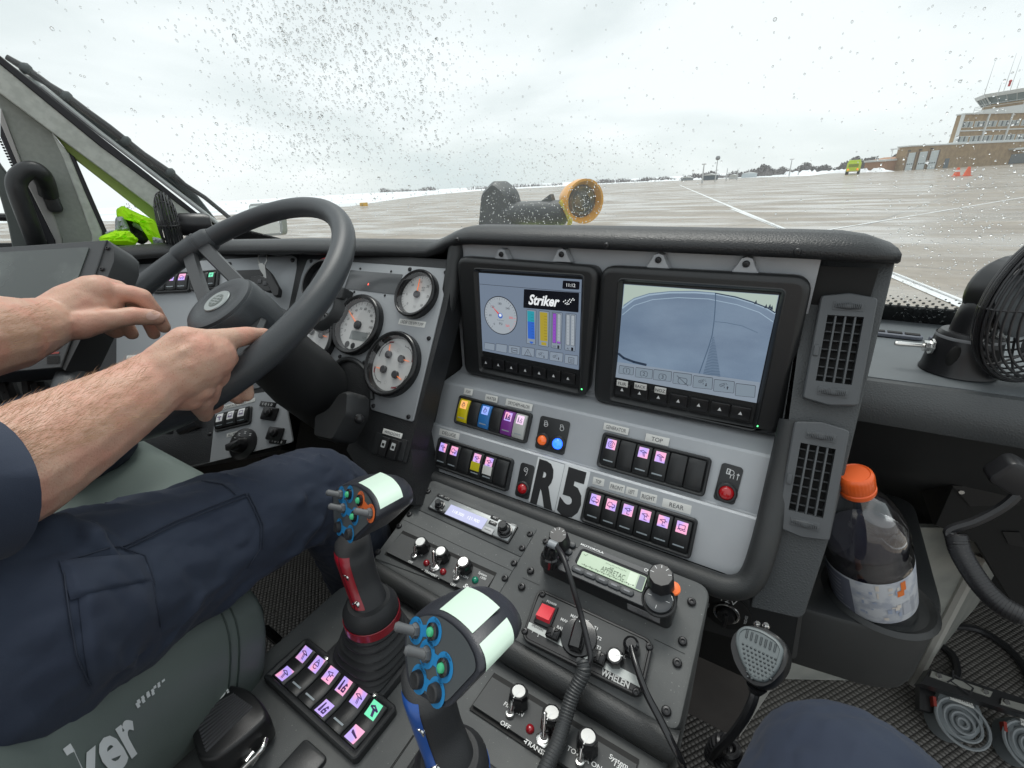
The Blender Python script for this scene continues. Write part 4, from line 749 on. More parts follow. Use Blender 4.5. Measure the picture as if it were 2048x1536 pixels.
# ------------------------------------------------------------------ gauges
dialm = K('white dial', (.66, .66, .65), .45); orn = emis('orange needle', (1, .25, .06), .35, (.9, .2, .05)); glm = thin_glass('gauge glass', (.97, .97, .97), 1.0)
bez = K('gauge bezel', (.014, .014, .015), .22)
def gauge(name, label, fr, x, y, r, kind, h=.016):
    f_ = fr.sub(x, y, .0016); g = thing(name, label, 'gauge', f_.o, 'round gauges in the dash'); b = MB()
    b.lathe(f_, 0, 0, [(r, 0), (r, h * .7), (r * .985, h * .9), (r * .95, h), (r * .91, h * .99), (r * .88, h * .9), (r * .85, h * .88), (r * .81, h * .55), (r * .80, .003)], 48, cap=False); part('bezel', b, bez, g)
    rr = r * .81; b = MB(); b.lathe(f_, 0, 0, [(rr, .0028), (rr, .003)], 48)
    def ticks(n, a0, a1, r1, r2, wd, cx=0, cy=0, mi=1):
        for i in range(n + 1): a = rad(a0 + (a1 - a0) * i / n); b.stroke(f_, [(cx + r1 * math.cos(a), cy + r1 * math.sin(a)), (cx + r2 * math.cos(a), cy + r2 * math.sin(a))], wd, .0033, mi)
    ns = []
    if kind == 'tach':
        ticks(30, 228, -48, rr * .88, rr * .96, .0005); ticks(6, 228, -48, rr * .82, rr * .97, .0009)
        for i, t in enumerate(('0', '5', '10', '15', '20', '25', '30')): a = rad(228 - 46 * i); b.text(f_, t, rr * .68 * math.cos(a), rr * .68 * math.sin(a), .0034, .0048, 1)
        b.text(f_, 'RPM', rr * .25, rr * .38, .0034, .0034, 1); b.text(f_, 'x100', rr * .25, rr * .26, .0034, .0026, 1); b.text(f_, 'N', rr * .05, -rr * .62, .0034, .006, 2); ns = [((0, 0), 97, rr * .8, rr * .17)]
    elif kind == 'speed':
        ticks(28, 215, -50, rr * .88, rr * .96, .0005); ticks(14, 215, -50, rr * .84, rr * .97, .0009)
        for i in range(0, 13): a = rad(205 - 20.5 * i); b.text(f_, str(i * 10), rr * .70 * math.cos(a), rr * .70 * math.sin(a), .0034, .0052, 1)
        b.flat(f_, rrect(rr * .2, -rr * .42, rr * .95, rr * .36, .002), .0034, 3); b.flat(f_, circ(-rr * .28, -rr * .82, rr * .13, 16), .0034, 1); b.flat(f_, circ(rr * .05, -rr * .84, rr * .12, 16), .0034, 1)
        b.flat(f_, circ(-rr * .1, -rr * .1, rr * .95, 14, 190, 235) + circ(-rr * .1, -rr * .1, rr * .82, 14, 235, 190), .0035, 4); ns = [((0, 0), 145, rr * .88, rr * .17)]
    else:
        D_ = rr * .46
        for (cx, cy), an, a0, a1 in (((-D_ * .7, D_ * .7), 100, 90, 190), ((D_ * .75, D_ * .55), -5, 0, 90), ((-D_ * .75, -D_ * .55), 178, 180, 270), ((D_ * .6, -D_ * .75), -20, -90, 0)):
            b.tube([f_.P(cx * .9 + rr * .50 * math.cos(rad(t)), cy * .9 + rr * .50 * math.sin(rad(t)), .0034) for t in range(int(a0), int(a1) + 1, 10)], .0005, 4, 1); ticks(5, a0, a1, rr * .50, rr * .56, .0006, cx * .9, cy * .9)
            b.tube([f_.P(cx * .9 + rr * .53 * math.cos(rad(t)), cy * .9 + rr * .53 * math.sin(rad(t)), .0034) for t in range(int(a0), int(a0) + 30, 6)], .0008, 4, 5); ns.append(((cx, cy), an, rr * .38, rr * .14))
        for cx, cy in ((0.05, .55), (.32, .0), (-.1, -.7)): b.stroke(f_, [tuple(V3(q) + V3((cx * rr, cy * rr))) for q in circ(0, 0, rr * .06, 10)], .0004, .0034, 2)
    part('dial', b, [dialm, ink, K('dial grey print', (.35, .35, .36), .5), K('lcd grey', (.24, .26, .26), .3), K('dial dark grey arc', (.22, .23, .24), .5), K('dial red arc', (.45, .03, .05), .5)], g)  # includes the speedometer's dark grey arc
    for (cx, cy), an, l, hr in ns:
        b = MB(); a = rad(an); d = V3((math.cos(a), math.sin(a))); p = V3((-d[1], d[0])); c = V3((cx, cy))
        b.prism(f_, [tuple(c - p * .0011), tuple(c + d * l - p * .0005), tuple(c + d * l + p * .0005), tuple(c + p * .0011)][::1], [(0, .0055), (0, .0065)]); nd = part('needle', b, orn, g)
        b = MB(); b.lathe(f_, cx, cy, [(hr, .0035), (hr, .008), (hr * .85, .009), (0.0002, .009)], 20); part('needle_hub', b, K('needle hub', (.05, .05, .055), .4), nd)
    b = MB(); b.flat(f_, circ(0, 0, r * .86, 32), h * .86); part('glass_cover', b, glm, g); return g
gauge('tachometer', 'small white engine speed gauge at the top right of the gauge panel', GP, *zB(818, 445), .0495, 'tach')
gauge('speedometer', 'white speedometer in the middle of the gauge panel, with a small grey readout', GP, *zB(470, 625), .0655, 'speed')
gauge('pressure_gauge', 'white four-needle gauge at the bottom right of the gauge panel', GP, *zB(675, 856), .0655, 'quad')
gauge('pressure_gauge', 'white four-needle gauge half hidden behind the steering wheel rim', GP, *zB(213, 712), .0655, 'quad')
# brake air valve with a cup-shaped guard, behind the wheel rim
bv = thing('brake_gauge', 'dark red-rimmed round instrument mostly hidden behind the upper wheel rim', 'gauge', GP.sub(*zB(262, 375)).o)
f_ = GP.sub(*zB(262, 375), .0016); b = MB(); b.lathe(f_, 0, 0, [(.062, 0), (.062, .004), (.052, .012), (.050, .02), (.046, .02), (.045, .004)], 40, cap=False); part('bezel', b, bez, bv)
b = MB(); b.tube([f_.P(.058 * math.cos(rad(a)), .058 * math.sin(rad(a)), .0065) for a in range(100, 190, 6)], .004, 8); part('red_band', b, K('red band', (.5, .03, .03), .4), bv)
b = MB(); b.lathe(f_, 0, 0, [(.045, .003), (.045, .004)], 32); part('dial', b, K('dark dial', (.05, .05, .055), .4), bv)
f2_ = GP.sub(*zB(305, 525), .0016); b = MB(); b.tube([f2_.P(.044 * math.cos(rad(a)), .044 * math.sin(rad(a)), .012) for a in range(-110, 41, 10)], .011, 8, ell=1.6); b.box(f2_.at(.040, .03), -.012, .012, -.012, .014, 0, .026, .003, .004); part('guard', b, blk, bv)
# ------------------------------------------------------------------ monitors
hous = K('monitor housing', (.020, .021, .022), .36, bump=(1500, .12)); scrbg = (.235, .30, .40)
def monitor(label, out_, scr, keys, led, draw):
    fr, W, H = MO.quad(out_, .0); g = thing('dash_monitor', label, 'monitor', fr.o, 'two dash monitors'); T = .024
    o = rpoly([MO.uv(*p, .0) for p in out_], .022, 6); b = MB()
    sq_ = [V3(MO.uv(*p, T - .007)) for p in scr]; c = sum(sq_) / 4
    inn = rpoly([tuple(c + (p - c) * V3((1.075, 1.03)) + V3((0, (.008 if i < 2 else -.041)))) for i, p in enumerate(sq_)], .009, 6)
    b.loft([[MO.P(u, v, w_) for u, v in inset(o, i)] for i, w_ in ((.004, -.02), (.001, .004), (0, T - .008), (.0025, T - .003), (.008, T))] + [[MO.P(*p, T) for p in inset(o, .010)]], cap=False)
    n = len(o); ring = [tuple(V3(p)) for p in inset(o, .010)]
    b.add([MO.P(*p, T) for p in ring] + [MO.P(*p, T) for p in inn], [(i, (i + 1) % n, n + (i + 1) % n, n + i) for i in range(n)])
    b.loft([[MO.P(*p, T) for p in inn], [MO.P(*p, T + .0012) for p in inset(inn, .0015)], [MO.P(*p, T - .001) for p in inset(inn, .004)], [MO.P(*p, T - .0085) for p in inset(inn, .0075)]], cap=False)
    b.add([MO.P(*p, T - .0084) for p in inset(inn, .007)], [tuple(range(n))]); part('housing', b, hous, g)
    S = MO.at(0, 0, T - .007); b = MB(); b.flat(S, [S.uv(*p) for p in scr], 0, 0); sc_ = part('screen', b, emis('screen grey-blue', scrbg, .46, (.02, .02, .025), .15), g)
    draw(S, g, sc_)
    for i, (x, y) in enumerate(keys):
        u, v = S.uv(x, y); dw = abs(S.uv(*keys[1])[0] - S.uv(*keys[0])[0]) * .92; k_ = S.at(u, v); b = MB(); b.box(k_, -dw / 2, dw / 2, -.0105, .0105, -.001, .0035, .0012, .002)
        b.flat(k_, [(-.0028, -.0026), (.0028, -.0026), (0, .0030)], .0038, 1); part('soft_key', b, [blk_s, whitp], g)
    b = MB(); u, v = MO.uv(*led, T + .0005); b.box(MO.at(u, v, T), -.001, .001, -.001, .001, 0, .0006, 0); part('power_light', b, emis('green glow', (.1, 1, .25), 2.5), g)
    return g
scr_dk = emis('screen dark line', (.03, .035, .05), .5, (.01, .01, .01)); scr_lt = emis('screen pale', (.50, .56, .62), .46, (.02, .02, .02)); scr_mid = emis('screen mid', (.33, .40, .49), .46, (.02, .02, .02)); scr_wh = emis('screen white', (.85, .88, .9), .66, (.02, .02, .02)); scr_bk = emis('screen black', (.006, .007, .01), .5, (.006, .006, .008), .12)
scr_cy = emis('screen cyan', (.02, .33, .42), .6); scr_bl = emis('screen blue', (.02, .10, .45), .8); scr_ye = emis('screen yellow', (.42, .33, .03), .6); scr_pu = emis('screen purple', (.22, .06, .40), .8); scr_rd = emis('screen red', (.6, .03, .03), .8)
def zq(S, z, pts): return [S.uv(*z(*p)) for p in pts]
def keybox(b, S, pts, z, w=.0002):
    q = rpoly(zq(S, z, pts), .0015, 3); b.prism(S, q, [(0, w), (0, w + .0002)], 1); b.flat(S, inset(q, .0006), w + .0004, 2)
def bulbs(b, S, z, x, y, up):
    fr, k = S, 1
    u, v = S.uv(*z(x, y)); P = lambda pts: [(u + a * .001, v + c * .001) for a, c in pts]
    b.stroke(S, P([(-5, -1), (-5.5, 1.5), (-3, 3), (0, 3.5), (1, 2), (-1.5, .5), (-4, 1)]), .0006, .0009, 1); b.stroke(S, P([(-5, -1), (-3, -1.5), (-1, 0)]), .0006, .0009, 1)
    for a in (20, 60, 100, 140): b.stroke(S, P([(1.5 + 2 * math.cos(rad(a)), 2 + 2 * math.sin(rad(a))), (1.5 + 3.6 * math.cos(rad(a)), 2 + 3.6 * math.sin(rad(a)))]), .0005, .0009, 1)
    b.stroke(S, P([(.5, -.5), (1.8, -2), (.8, -3)]), .0006, .0009, 1); s_ = 1 if up else -1; b.stroke(S, P([(5.5, -4), (5.5, -1)]), .0014, .0009, 1); b.flat(S, P([(3.9, -2.5 + s_ * 1.2), (7.1, -2.5 + s_ * 1.2), (5.5, -2.5 + s_ * 3.4)]), .0009, 1)
def draw_l(S, g, sc_):
    z = zB; b = MB(); D = [scr_lt, scr_dk, scr_mid, scr_wh, scr_bk, scr_cy, scr_bl, scr_ye, scr_pu, scr_rd]
    u, v = S.uv(*z(1303, 565)); r = .0365
    b.flat(S, circ(u, v, r, 40), .0002, 1); b.flat(S, circ(u, v, r * .955, 40), .0004, 0)
    for i in range(31): a = rad(230 - 280 * i / 30); l = .14 if i % 5 == 0 else .07; b.stroke(S, [(u + r * .92 * math.cos(a), v + r * .92 * math.sin(a)), (u + r * (.92 - l) * math.cos(a), v + r * (.92 - l) * math.sin(a))], .0005, .0006, 9 if i > 24 else 1)
    for i, t in enumerate(('0', '60', '120', '180', '240', '300', '360')): a = rad(230 - 280 * i / 6); b.text(S, t, u + r * .62 * math.cos(a), v + r * .62 * math.sin(a), .0006, .0042, 9 if i > 4 else 1)
    b.text(S, 'PSI', u, v - r * .42, .0006, .0045, 1); b.text(S, 'Pump Pressure', u, v - r * .24, .0006, .0018, 1)
    a = rad(137); d = V3((math.cos(a), math.sin(a))); p = V3((-d[1], d[0])) * .0018; c = V3((u, v)); b.flat(S, [c - p, c + d * r * .72, c + p], .0008, 9); b.flat(S, circ(u, v, r * .14, 16), .0009, 6); b.flat(S, circ(u, v + .001, r * .08, 16), .0010, 3)
    b.flat(S, rpoly(zq(S, z, [(1672, 357), (1772, 364), (1768, 412), (1668, 406)]), .002, 3), .0003, 4); k, W, H = S.quad(zl(z, [(1672, 357), (1772, 364), (1768, 412), (1668, 406)]), 0); b.text(k, '11:12', 0, 0, .0006, .0055, 3)
    q = zl(z, [(1442, 408), (1768, 430), (1764, 546), (1438, 518)]); b.flat(S, rpoly(zq(S, z, [(1442, 408), (1768, 430), (1764, 546), (1438, 518)]), .0015, 3), .0003, 4)
    k, W, H = S.quad(q, 0); b.text(k, 'Striker', -W * .12, -H * .02, .0006, .017, 3, wd=W * .58, shear=.35, bold=.03)
    for i, (x, y) in enumerate(((.24, .0), (.27, .07), (.30, -.04), (.32, .05), (.345, .13), (.36, .0), (.38, .10), (.40, .18), (.30, -.12), (.27, -.09), (.33, -.1), (.42, .12))): b.flat(k, [(W * x + a, H * y + c) for a, c in ((-.0012, -.001), (.0006, -.001), (.0012, .001), (-.0006, .001))], .0006, 3)
    b.stroke(S, zq(S, z, [(1178, 378), (1775, 428)]), .0007, .0003, 1)
    for q, kk in (([(1458, 528), (1515, 532), (1510, 738), (1456, 728)], 0), ([(1530, 534), (1592, 540), (1588, 752), (1528, 742)], 1), ([(1608, 542), (1670, 548), (1662, 766), (1602, 754)], 2), ([(1688, 550), (1752, 556), (1744, 778), (1682, 768)], 3)):
        o = rpoly(zq(S, z, q), .002, 3); b.flat(S, o, .0003, 1); b.flat(S, inset(o, .0007), .0004, 2); f_, W, H = S.quad(zl(z, q), 0)
        if kk < 2:
            n = 8
            for i in range(n): h0 = -H * .34 + H * .8 * i / n; b.flat(f_, [(-W * .36, h0), (W * .36, h0), (W * .36, h0 + H * .8 / n), (-W * .36, h0 + H * .8 / n)], .0006, ((6 if i < 5 else 5), 7)[kk])
            if kk == 0: b.flat(f_, circ(0, -H * .42, W * .2, 14, 180, 360), .0006, 6)
            else: b.flat(f_, rrect(0, -H * .42, W * .5, W * .28, 0), .0006, 7)
            for i in range(9): b.stroke(f_, [(W * .05, -H * .28 + i * H * .08), (W * .3, -H * .28 + i * H * .08)], .0004, .0008, 1)
        else:
            for s_ in (-1, 1):
                b.flat(f_, rrect(s_ * W * .22, H * .06, W * .36, H * .82, .0006), .0006, 1); b.flat(f_, rrect(s_ * W * .22, H * .06, W * .30, H * .80, .0006), .0007, (8 if s_ < 0 else 0) if kk == 2 else 0)
                for i in range(8): b.stroke(f_, [(s_ * W * .22 - .001, -H * .26 + i * H * .085), (s_ * W * .22 + .001, -H * .26 + i * H * .085)], .0003, .0009, 1)
            if kk == 2: b.flat(f_, rrect(W * .22, -H * .31, W * .3, H * .05), .0008, 8)
            b.text(f_, 'N2' if kk == 2 else 'Ar', -W * .2, -H * .44, .0008, .0035, 1); b.flat(f_, rrect(W * .2, -H * .44, W * .2, W * .3, .0005), .0008, 1 if kk == 2 else 4)
    part('readout', b, D, sc_)
    b = MB(); xs = [(1210, 722, 1272, 773), (1278, 728, 1344, 786), (1352, 738, 1420, 797), (1430, 748, 1505, 810), (1514, 762, 1588, 824), (1596, 776, 1674, 840), (1684, 792, 1762, 858)]
    for i, (x0, y0, x1, y1) in enumerate(xs): keybox(b, S, [(x0, y0), (x1, y0 + 10), (x1 - 3, y1), (x0 - 3, y1 - 12)], z)
    u, v = S.uv(*z(1386, 770)); b.stroke(S, [(u - .006, v - .0045), (u + .006, v - .0045), (u + .006, v + .0045), (u - .006, v + .0045), (u - .006, v - .0045)], .0008, .0009, 1); b.stroke(S, [(u + .005, v), (u - .001, v)], .0012, .0009, 1); b.stroke(S, [(u - .005, v - .003), (u - .002, v), (u - .005, v + .003)], .0006, .0009, 1)
    u, v = S.uv(*z(1466, 785)); b.stroke(S, [(u - .0075, v - .005), (u + .0075, v - .005), (u, v + .0075), (u - .0075, v - .005)], .0008, .0009, 1); b.text(S, '!', u, v - .0006, .0009, .0065, 1)
    bulbs(b, S, z, 1545, 795, False); bulbs(b, S, z, 1630, 810, True)
    u, v = S.uv(*z(1722, 828)); b.stroke(S, [(u - .005, v - .005), (u + .005, v - .005), (u + .005, v + .005), (u - .005, v + .005), (u - .005, v - .005)], .0008, .0009, 1)
    for k in range(4): b.stroke(S, [(u - .003, v + .002 - k * .0016), (u + .003, v + .002 - k * .0016)], .0005, .0009, 1)
    part('soft_key_icons', b, D[:3], sc_)
def cammat():
    m = bpy.data.materials.new('camera picture'); m.use_nodes = True; nt = m.node_tree; N = nt.nodes; L = nt.links; p = N['Principled BSDF']
    p.inputs['Base Color'].default_value = (.02, .02, .025, 1); p.inputs['Roughness'].default_value = .15
    t = N.new('ShaderNodeTexCoord'); q = N.new('ShaderNodeMapping'); q.inputs['Scale'].default_value = (5, 1, 11); L.new(t.outputs['Object'], q.inputs[0]); n = N.new('ShaderNodeTexNoise'); n.inputs['Scale'].default_value = 1.6; n.inputs['Detail'].default_value = 6; L.new(q.outputs[0], n.inputs[0])
    n2 = N.new('ShaderNodeTexNoise'); n2.inputs['Scale'].default_value = 900; L.new(t.outputs['Object'], n2.inputs[0]); a = N.new('ShaderNodeMix'); a.data_type = 'FLOAT'; a.inputs[0].default_value = .12; L.new(n.outputs[0], a.inputs[2]); L.new(n2.outputs[0], a.inputs[3])
    r = N.new('ShaderNodeValToRGB'); e = r.color_ramp.elements; e[0].position = .38; e[0].color = (.14, .20, .29, 1); e[1].position = .68; e[1].color = (.21, .29, .39, 1); L.new(a.outputs[0], r.inputs[0]); L.new(r.outputs[0], p.inputs['Emission Color']); p.inputs['Emission Strength'].default_value = .62
    return m
def draw_r(S, g, sc_):
    z = zC; b = MB(); D = [scr_lt, scr_dk, scr_mid, cammat(), emis('camera sky', (.46, .56, .50), .6), emis('camera far streak', (.30, .40, .50), .7), emis('camera shadow', (.05, .09, .15), .7), emis('camera dark edge', (.012, .025, .05), .7)]
    b.flat(S, zq(S, z, [(204, 381), (1113, 445), (1002, 965), (162, 838)]), .0002, 4)
    dome = zq(S, z, [(190, 525), (200, 500), (260, 460), (350, 432), (470, 420), (620, 418), (740, 428), (860, 450), (960, 480), (1050, 515), (1090, 540), (1095, 560), (1002, 965), (162, 838)]); b.flat(S, dome, .0004, 3)
    top = zq(S, z, [(193, 520), (260, 470), (350, 442), (470, 429), (620, 428), (740, 437), (860, 460), (960, 490), (1050, 525), (1092, 552)])
    b.stroke(S, top, .0022, .0006, 5); b.stroke(S, [(u, v + .0012) for u, v in top[5:]], .0014, .0007, 7)
    for x, y in ((1062, 512), (1074, 520), (1040, 512), (980, 488)): u, v = S.uv(*z(x, y)); b.flat(S, [(u - .002, v - .002), (u + .002, v - .002), (u, v + .004)], .0008, 7)
    b.stroke(S, zq(S, z, [(192, 560), (260, 505), (370, 470), (520, 458), (700, 466), (870, 500), (1000, 545), (1080, 600)]), .0010, .0006, 5)
    b.stroke(S, zq(S, z, [(170, 790), (200, 815), (260, 838), (330, 855)]), .004, .0006, 7)
    c = [(742, 432), (742, 480), (738, 545), (732, 610), (722, 680), (705, 740), (680, 810), (655, 880), (645, 905)]; b.stroke(S, zq(S, z, c), .0012, .0007, 6); b.stroke(S, zq(S, z, [(738, 600), (800, 605), (900, 625), (990, 665)]), .0006, .0007, 6)
    for i in range(28):
        t = i / 27; y = 690 + 245 * t; xl = 722 - 62 * t; w_ = 12 + 100 * t; b.stroke(S, zq(S, z, [(xl + 4, y), (xl + w_ * .5, y + 6), (xl + w_, y + 4)]), .0007 + .0006 * t, .0007, 6)
    part('picture', b, D, sc_)
    b = MB(); b.flat(S, zq(S, z, [(162, 838), (1004, 958), (984, 1080), (152, 928)]), .0009, 0)
    xs = [(175, 856, 262, 912), (272, 868, 374, 934), (378, 880, 486, 950), (494, 896, 604, 972), (612, 916, 728, 996), (734, 938, 856, 1018), (862, 962, 980, 1044)]
    for i, (x0, y0, x1, y1) in enumerate(xs): keybox(b, S, [(x0, y0), (x1, y0 + 14), (x1 - 5, y1 + 4), (x0 - 5, y1 - 8)], z, .0011)
    for i, (x, y) in enumerate(((218, 889), (320, 907), (430, 925))): u, v = S.uv(*z(x, y)); b.stroke(S, [(u + c[0], v + c[1]) for c in rrect(0, 0, .011, .0095, .003)] , .0007, .0018, 1); b.text(S, str(i + 1), u, v, .0018, .0062, 1)
    u, v = S.uv(*z(548, 948)); b.stroke(S, [(u + c[0], v + c[1]) for c in rrect(0, 0, .013, .0095, .003)], .0007, .0018, 1); b.stroke(S, [(u - .009, v + .007), (u + .009, v - .007)], .0008, .0018, 1)
    SS = S.at(0, 0, .0009); bulbs(b, SS, z, 665, 958, False); bulbs(b, SS, z, 790, 980, True)
    part('soft_key_icons', b, [scr_mid, scr_dk, emis('screen key face', (.27, .34, .41), .48)], sc_)
    for t, q in (('FLIR', [(160, 943), (226, 955), (222, 990), (156, 977)]), ('BACK', [(264, 960), (336, 972), (333, 1008), (261, 994)]), ('NOZ', [(384, 982), (452, 994), (447, 1032), (380, 1018)])): sticker(g, S, zl(z, q), t, .0045, .5)
monitor('left dash monitor showing a round pressure gauge and four coloured tank bars', [(926, 509), (1208, 529), (1183, 788), (941, 741)], [(957.7, 545.6), (1163.5, 559.2), (1157.4, 739.6), (965.2, 701.3)],
        zl(zB, [(1222, 838), (1295, 852), (1372, 868), (1454, 884), (1536, 900), (1621, 916), (1706, 932)]), zB(1782, 1000), draw_l)
monitor('right dash monitor showing the rear camera picture of wet tarmac', [(1211, 527), (1628, 548), (1560, 863), (1194, 795)], [(1247.7, 568), (1558.1, 590), (1512.4, 805.6), (1232.5, 753.1)],
        zl(zC, [(193, 998), (296, 1018), (407, 1042), (524, 1064), (645, 1088), (768, 1112), (890, 1136)]), zC(989, 1218), draw_r)
# ------------------------------------------------------------------ rocker switch banks
pink = emis('backlit pink window', (.90, .36, .58), .68, (.3, .2, .25), .4, ((.42, .33, .92), 75)); grn = emis('backlit green window', (.12, .62, .35), .85, (.1, .3, .2), .4)
gl = K('glyph print', (.10, .04, .20), .5); barm = K('grey indicator bar', (.36, .41, .44), .4)
YEL, BLU, PUR, WHT, BLK = K('yellow rocker', (.72, .58, .01), .38), K('blue rocker', (.03, .19, .52), .38), K('purple rocker', (.22, .04, .30), .38), K('white rocker', (.52, .53, .51), .4), K('black rocker', (.019, .020, .021), .4, bump=(1500, .15))
GL = {'noz': [[(-.9, .3), (-.2, .6), (.9, .1), (-.2, .1), (-.9, .3)], [(-.1, 0), (.2, -.9)], [(.2, 0), (.5, -.9)]], 'ext': [[(-.6, .8), (-.4, -.8), (-.7, -.8), (-.6, .8)], [(.1, -.2), (.7, -.2), (.7, -.8), (.1, -.8), (.1, -.2)], [(.2, -.1), (.4, .5), (.7, .3)]],
      'trk': [[(-.9, -.4), (.9, -.4), (.9, .2), (.3, .2), (0, .6), (-.6, .6), (-.9, .1), (-.9, -.4)], [(-.5, -.5), (-.3, -.7), (-.1, -.5)], [(.3, -.5), (.5, -.7), (.7, -.5)]], 'G': [circ(0, 0, .85, 14), [(.4, .35), (0, .5), (-.4, .1), (-.2, -.4), (.3, -.4), (.35, 0), (.1, 0)]],
      'drop': [circ(0, -.2, .6, 10), [(-.5, .1), (-.2, .9), (.4, .3)], [(-.5, -.2), (.5, -.2)]], 'lamp': [[(-.8, .3), (.4, .6), (.4, -.2), (-.8, .3)], [(.4, .2), (.9, .2)], [(-.1, -.1), (-.1, -.9), (.5, -.9)]], 'scr': [[(-.7, .6), (.7, .6), (.7, -.3), (-.7, -.3), (-.7, .6)], [(-.9, -.6), (-.5, -.4), (-.2, -.7), (.2, -.5), (.6, -.7), (.9, -.5)]], 'blade': [[(-.8, .3), (.2, -.1), (.8, -.3), (-.6, 0), (-.8, .3)]]}
def bank(label, fr, q, specs, w=0, gname='rocker switch banks on the dash', H_=.008, con=False):
    f_, W, H = fr.quad(q, w); g = thing('switch_bank', label, 'switch panel', f_.o, gname); m = .0055 if not con else .008; rt = .012 if con else .0105
    b = MB(); o = rrect(0, 0, W, H, .006); inn = rrect(0, 0, W - 2 * m, H - 2 * m, .003); n = len(o)
    b.loft([[f_.P(*p, h) for p in oo] for oo, h in ((o, 0), (o, H_ - .0015), (inset(o, .0015), H_), (inset(o, m * .6), H_), (inn, H_ * .75), (inn, .001))], cap=False); b.flat(f_, inn, .001); part('frame', b, blk, g)
    rw = (W - 2 * m) / len(specs); rh = H - 2 * m - .001; S_ = 12
    hf = (lambda v: rt + .0035 * math.cos(v / rh * 2.6) - .0028) if not con else (lambda v: .007 + .008 * (1 - math.cos(v / rh * 2.6) * .75) + .003 * v / rh)
    for i, s in enumerate(specs):
        cu = -W / 2 + m + rw * (i + .5); f2 = f_.at(cu, 0); x = rw / 2 - .0006; b = MB(); rings = []
        for j in range(S_ + 1):
            v = -rh / 2 + rh * j / S_; h = hf(v) - (.0015 if j in (0, S_) else 0); rings.append([f2.P(a, v, h_) for a, h_ in ((-x, 0), (-x, h - .0012), (-x + .0012, h), (x - .0012, h), (x, h - .0012), (x, 0))])
        b.loft(rings); r_ = part('rocker', b, s.get('c', BLK), g, ang=50)
        def patch(u0, u1, v0, v1, e, b, mi=0):
            k = 4; vs = [v0 + (v1 - v0) * t / k for t in range(k + 1)]; b.add([f2.P(u, v, hf(v) + e) for v in vs for u in (u0, u1)], [(2 * t, 2 * t + 1, 2 * t + 3, 2 * t + 2) for t in range(k)], mi)
        for key, cv in (('i', .27 if not con else .30), ('j', -.30)):
            if s.get(key) in (None, ''): continue
            b = MB(); a = rw * .29; c_ = rh * cv; patch(-a, a, c_ - a * 1.05, c_ + a * 1.05, .0003, b)
            fi = Fr(f2.P(0, c_, hf(c_) + .0007), f2.U, f2.V * 1 + f2.N * (hf(c_ + .001) - hf(c_ - .001)) / .002)
            for pl_ in GL[s[key]]: b.stroke(fi, [(p_[0] * a * .8, p_[1] * a * .8) for p_ in pl_], rw * .035 if not s.get('fat') else rw * .07, 0, 1)
            part('backlit_icon', b, [grn if s.get('g') and key == 'i' else (s.get('lm') or pink), gl], r_)
        if s.get('bar', 0): b = MB(); patch(-rw * .3, rw * .3, -rh * .34, -rh * .34 + rh * .045, .0004, b); part('indicator_bar', b, barm, r_)
        if s.get('st'): b = MB(); patch(-rw * .36, rw * .36, -rh * .22, rh * .12, .0008, b); part('colour_sticker', b, s['st'], r_)
    return g
D_ = dict
bank('bank of coloured rockers, yellow, blue, purple and white, under the left monitor', FU, zl(zD, [(285, 140), (683, 240), (648, 412), (248, 290)]), [D_(c=YEL, i='drop', bar=1, lm=emis('amber window', (.85, .40, .12), .7, (.5, .3, .1))), {}, D_(c=BLU, i='drop', bar=1, lm=emis('blue window', (.28, .38, .85), .7, (.1, .2, .5))), {}, D_(c=PUR, i='ext', bar=1, fat=1), D_(c=WHT, i='ext', bar=1, lm=emis('pale pink window', (.72, .50, .68), .7, (.5, .4, .5)))])
bank('black rocker bank with the GENERATOR and TOP labels above it', FU, zl(zD, [(1075, 342), (1672, 487), (1632, 705), (1037, 530)]), [D_(i='G', bar=1), {}, D_(i='noz', bar=1), D_(i='noz', bar=1), {}, {}])
bank('black rocker bank with yellow and white stickers, under the DELUGE label', FL, zl(zD, [(170, 368), (580, 495), (548, 675), (135, 530)]), [D_(i='noz', bar=1), D_(i='trk', bar=1), {}, D_(i='lamp', bar=1, st=K('yellow sticker', (.66, .58, .02), .5)), D_(i='lamp', bar=1, st=white), {}])
bank('lowest rocker bank, six lit switches right of the R5 sticker', FL, zl(zD, [(990, 640), (1597, 825), (1555, 1045), (945, 830)]), [D_(i='trk', bar=1), D_(i='trk', bar=1), D_(i='lamp', bar=1), D_(i='lamp', bar=1), D_(i='lamp', bar=1), D_(i='scr', bar=1)])
for t, fr, q in (('FOAM', FU, [(302, 98), (350, 108), (345, 142), (297, 134)]), ('WATER', FU, [(420, 132), (488, 148), (482, 182), (415, 168)]), ('DRYCHEM HALON', FU, [(534, 157), (680, 190), (674, 230), (528, 195)]), ('DELUGE', FL, [(166, 322), (276, 352), (270, 388), (160, 358)]),
                 ('GENERATOR', FU, [(1076, 290), (1214, 322), (1206, 362), (1069, 328)]), ('TOP', FU, [(1308, 350), (1438, 378), (1430, 424), (1300, 392)]), ('TOP', FL, [(1017, 590), (1078, 606), (1071, 646), (1009, 630)]), ('FRONT', FL, [(1108, 618), (1192, 640), (1184, 684), (1100, 660)]),
                 ('LEFT', FL, [(1200, 644), (1264, 662), (1256, 704), (1192, 686)]), ('RIGHT', FL, [(1280, 672), (1370, 694), (1362, 740), (1272, 716)]), ('REAR', FL, [(1402, 708), (1560, 752), (1552, 800), (1394, 756)])):
    sticker(da, fr, zl(zD, q), t, .0006, .5, wd=.8 if len(t) > 4 else .5)
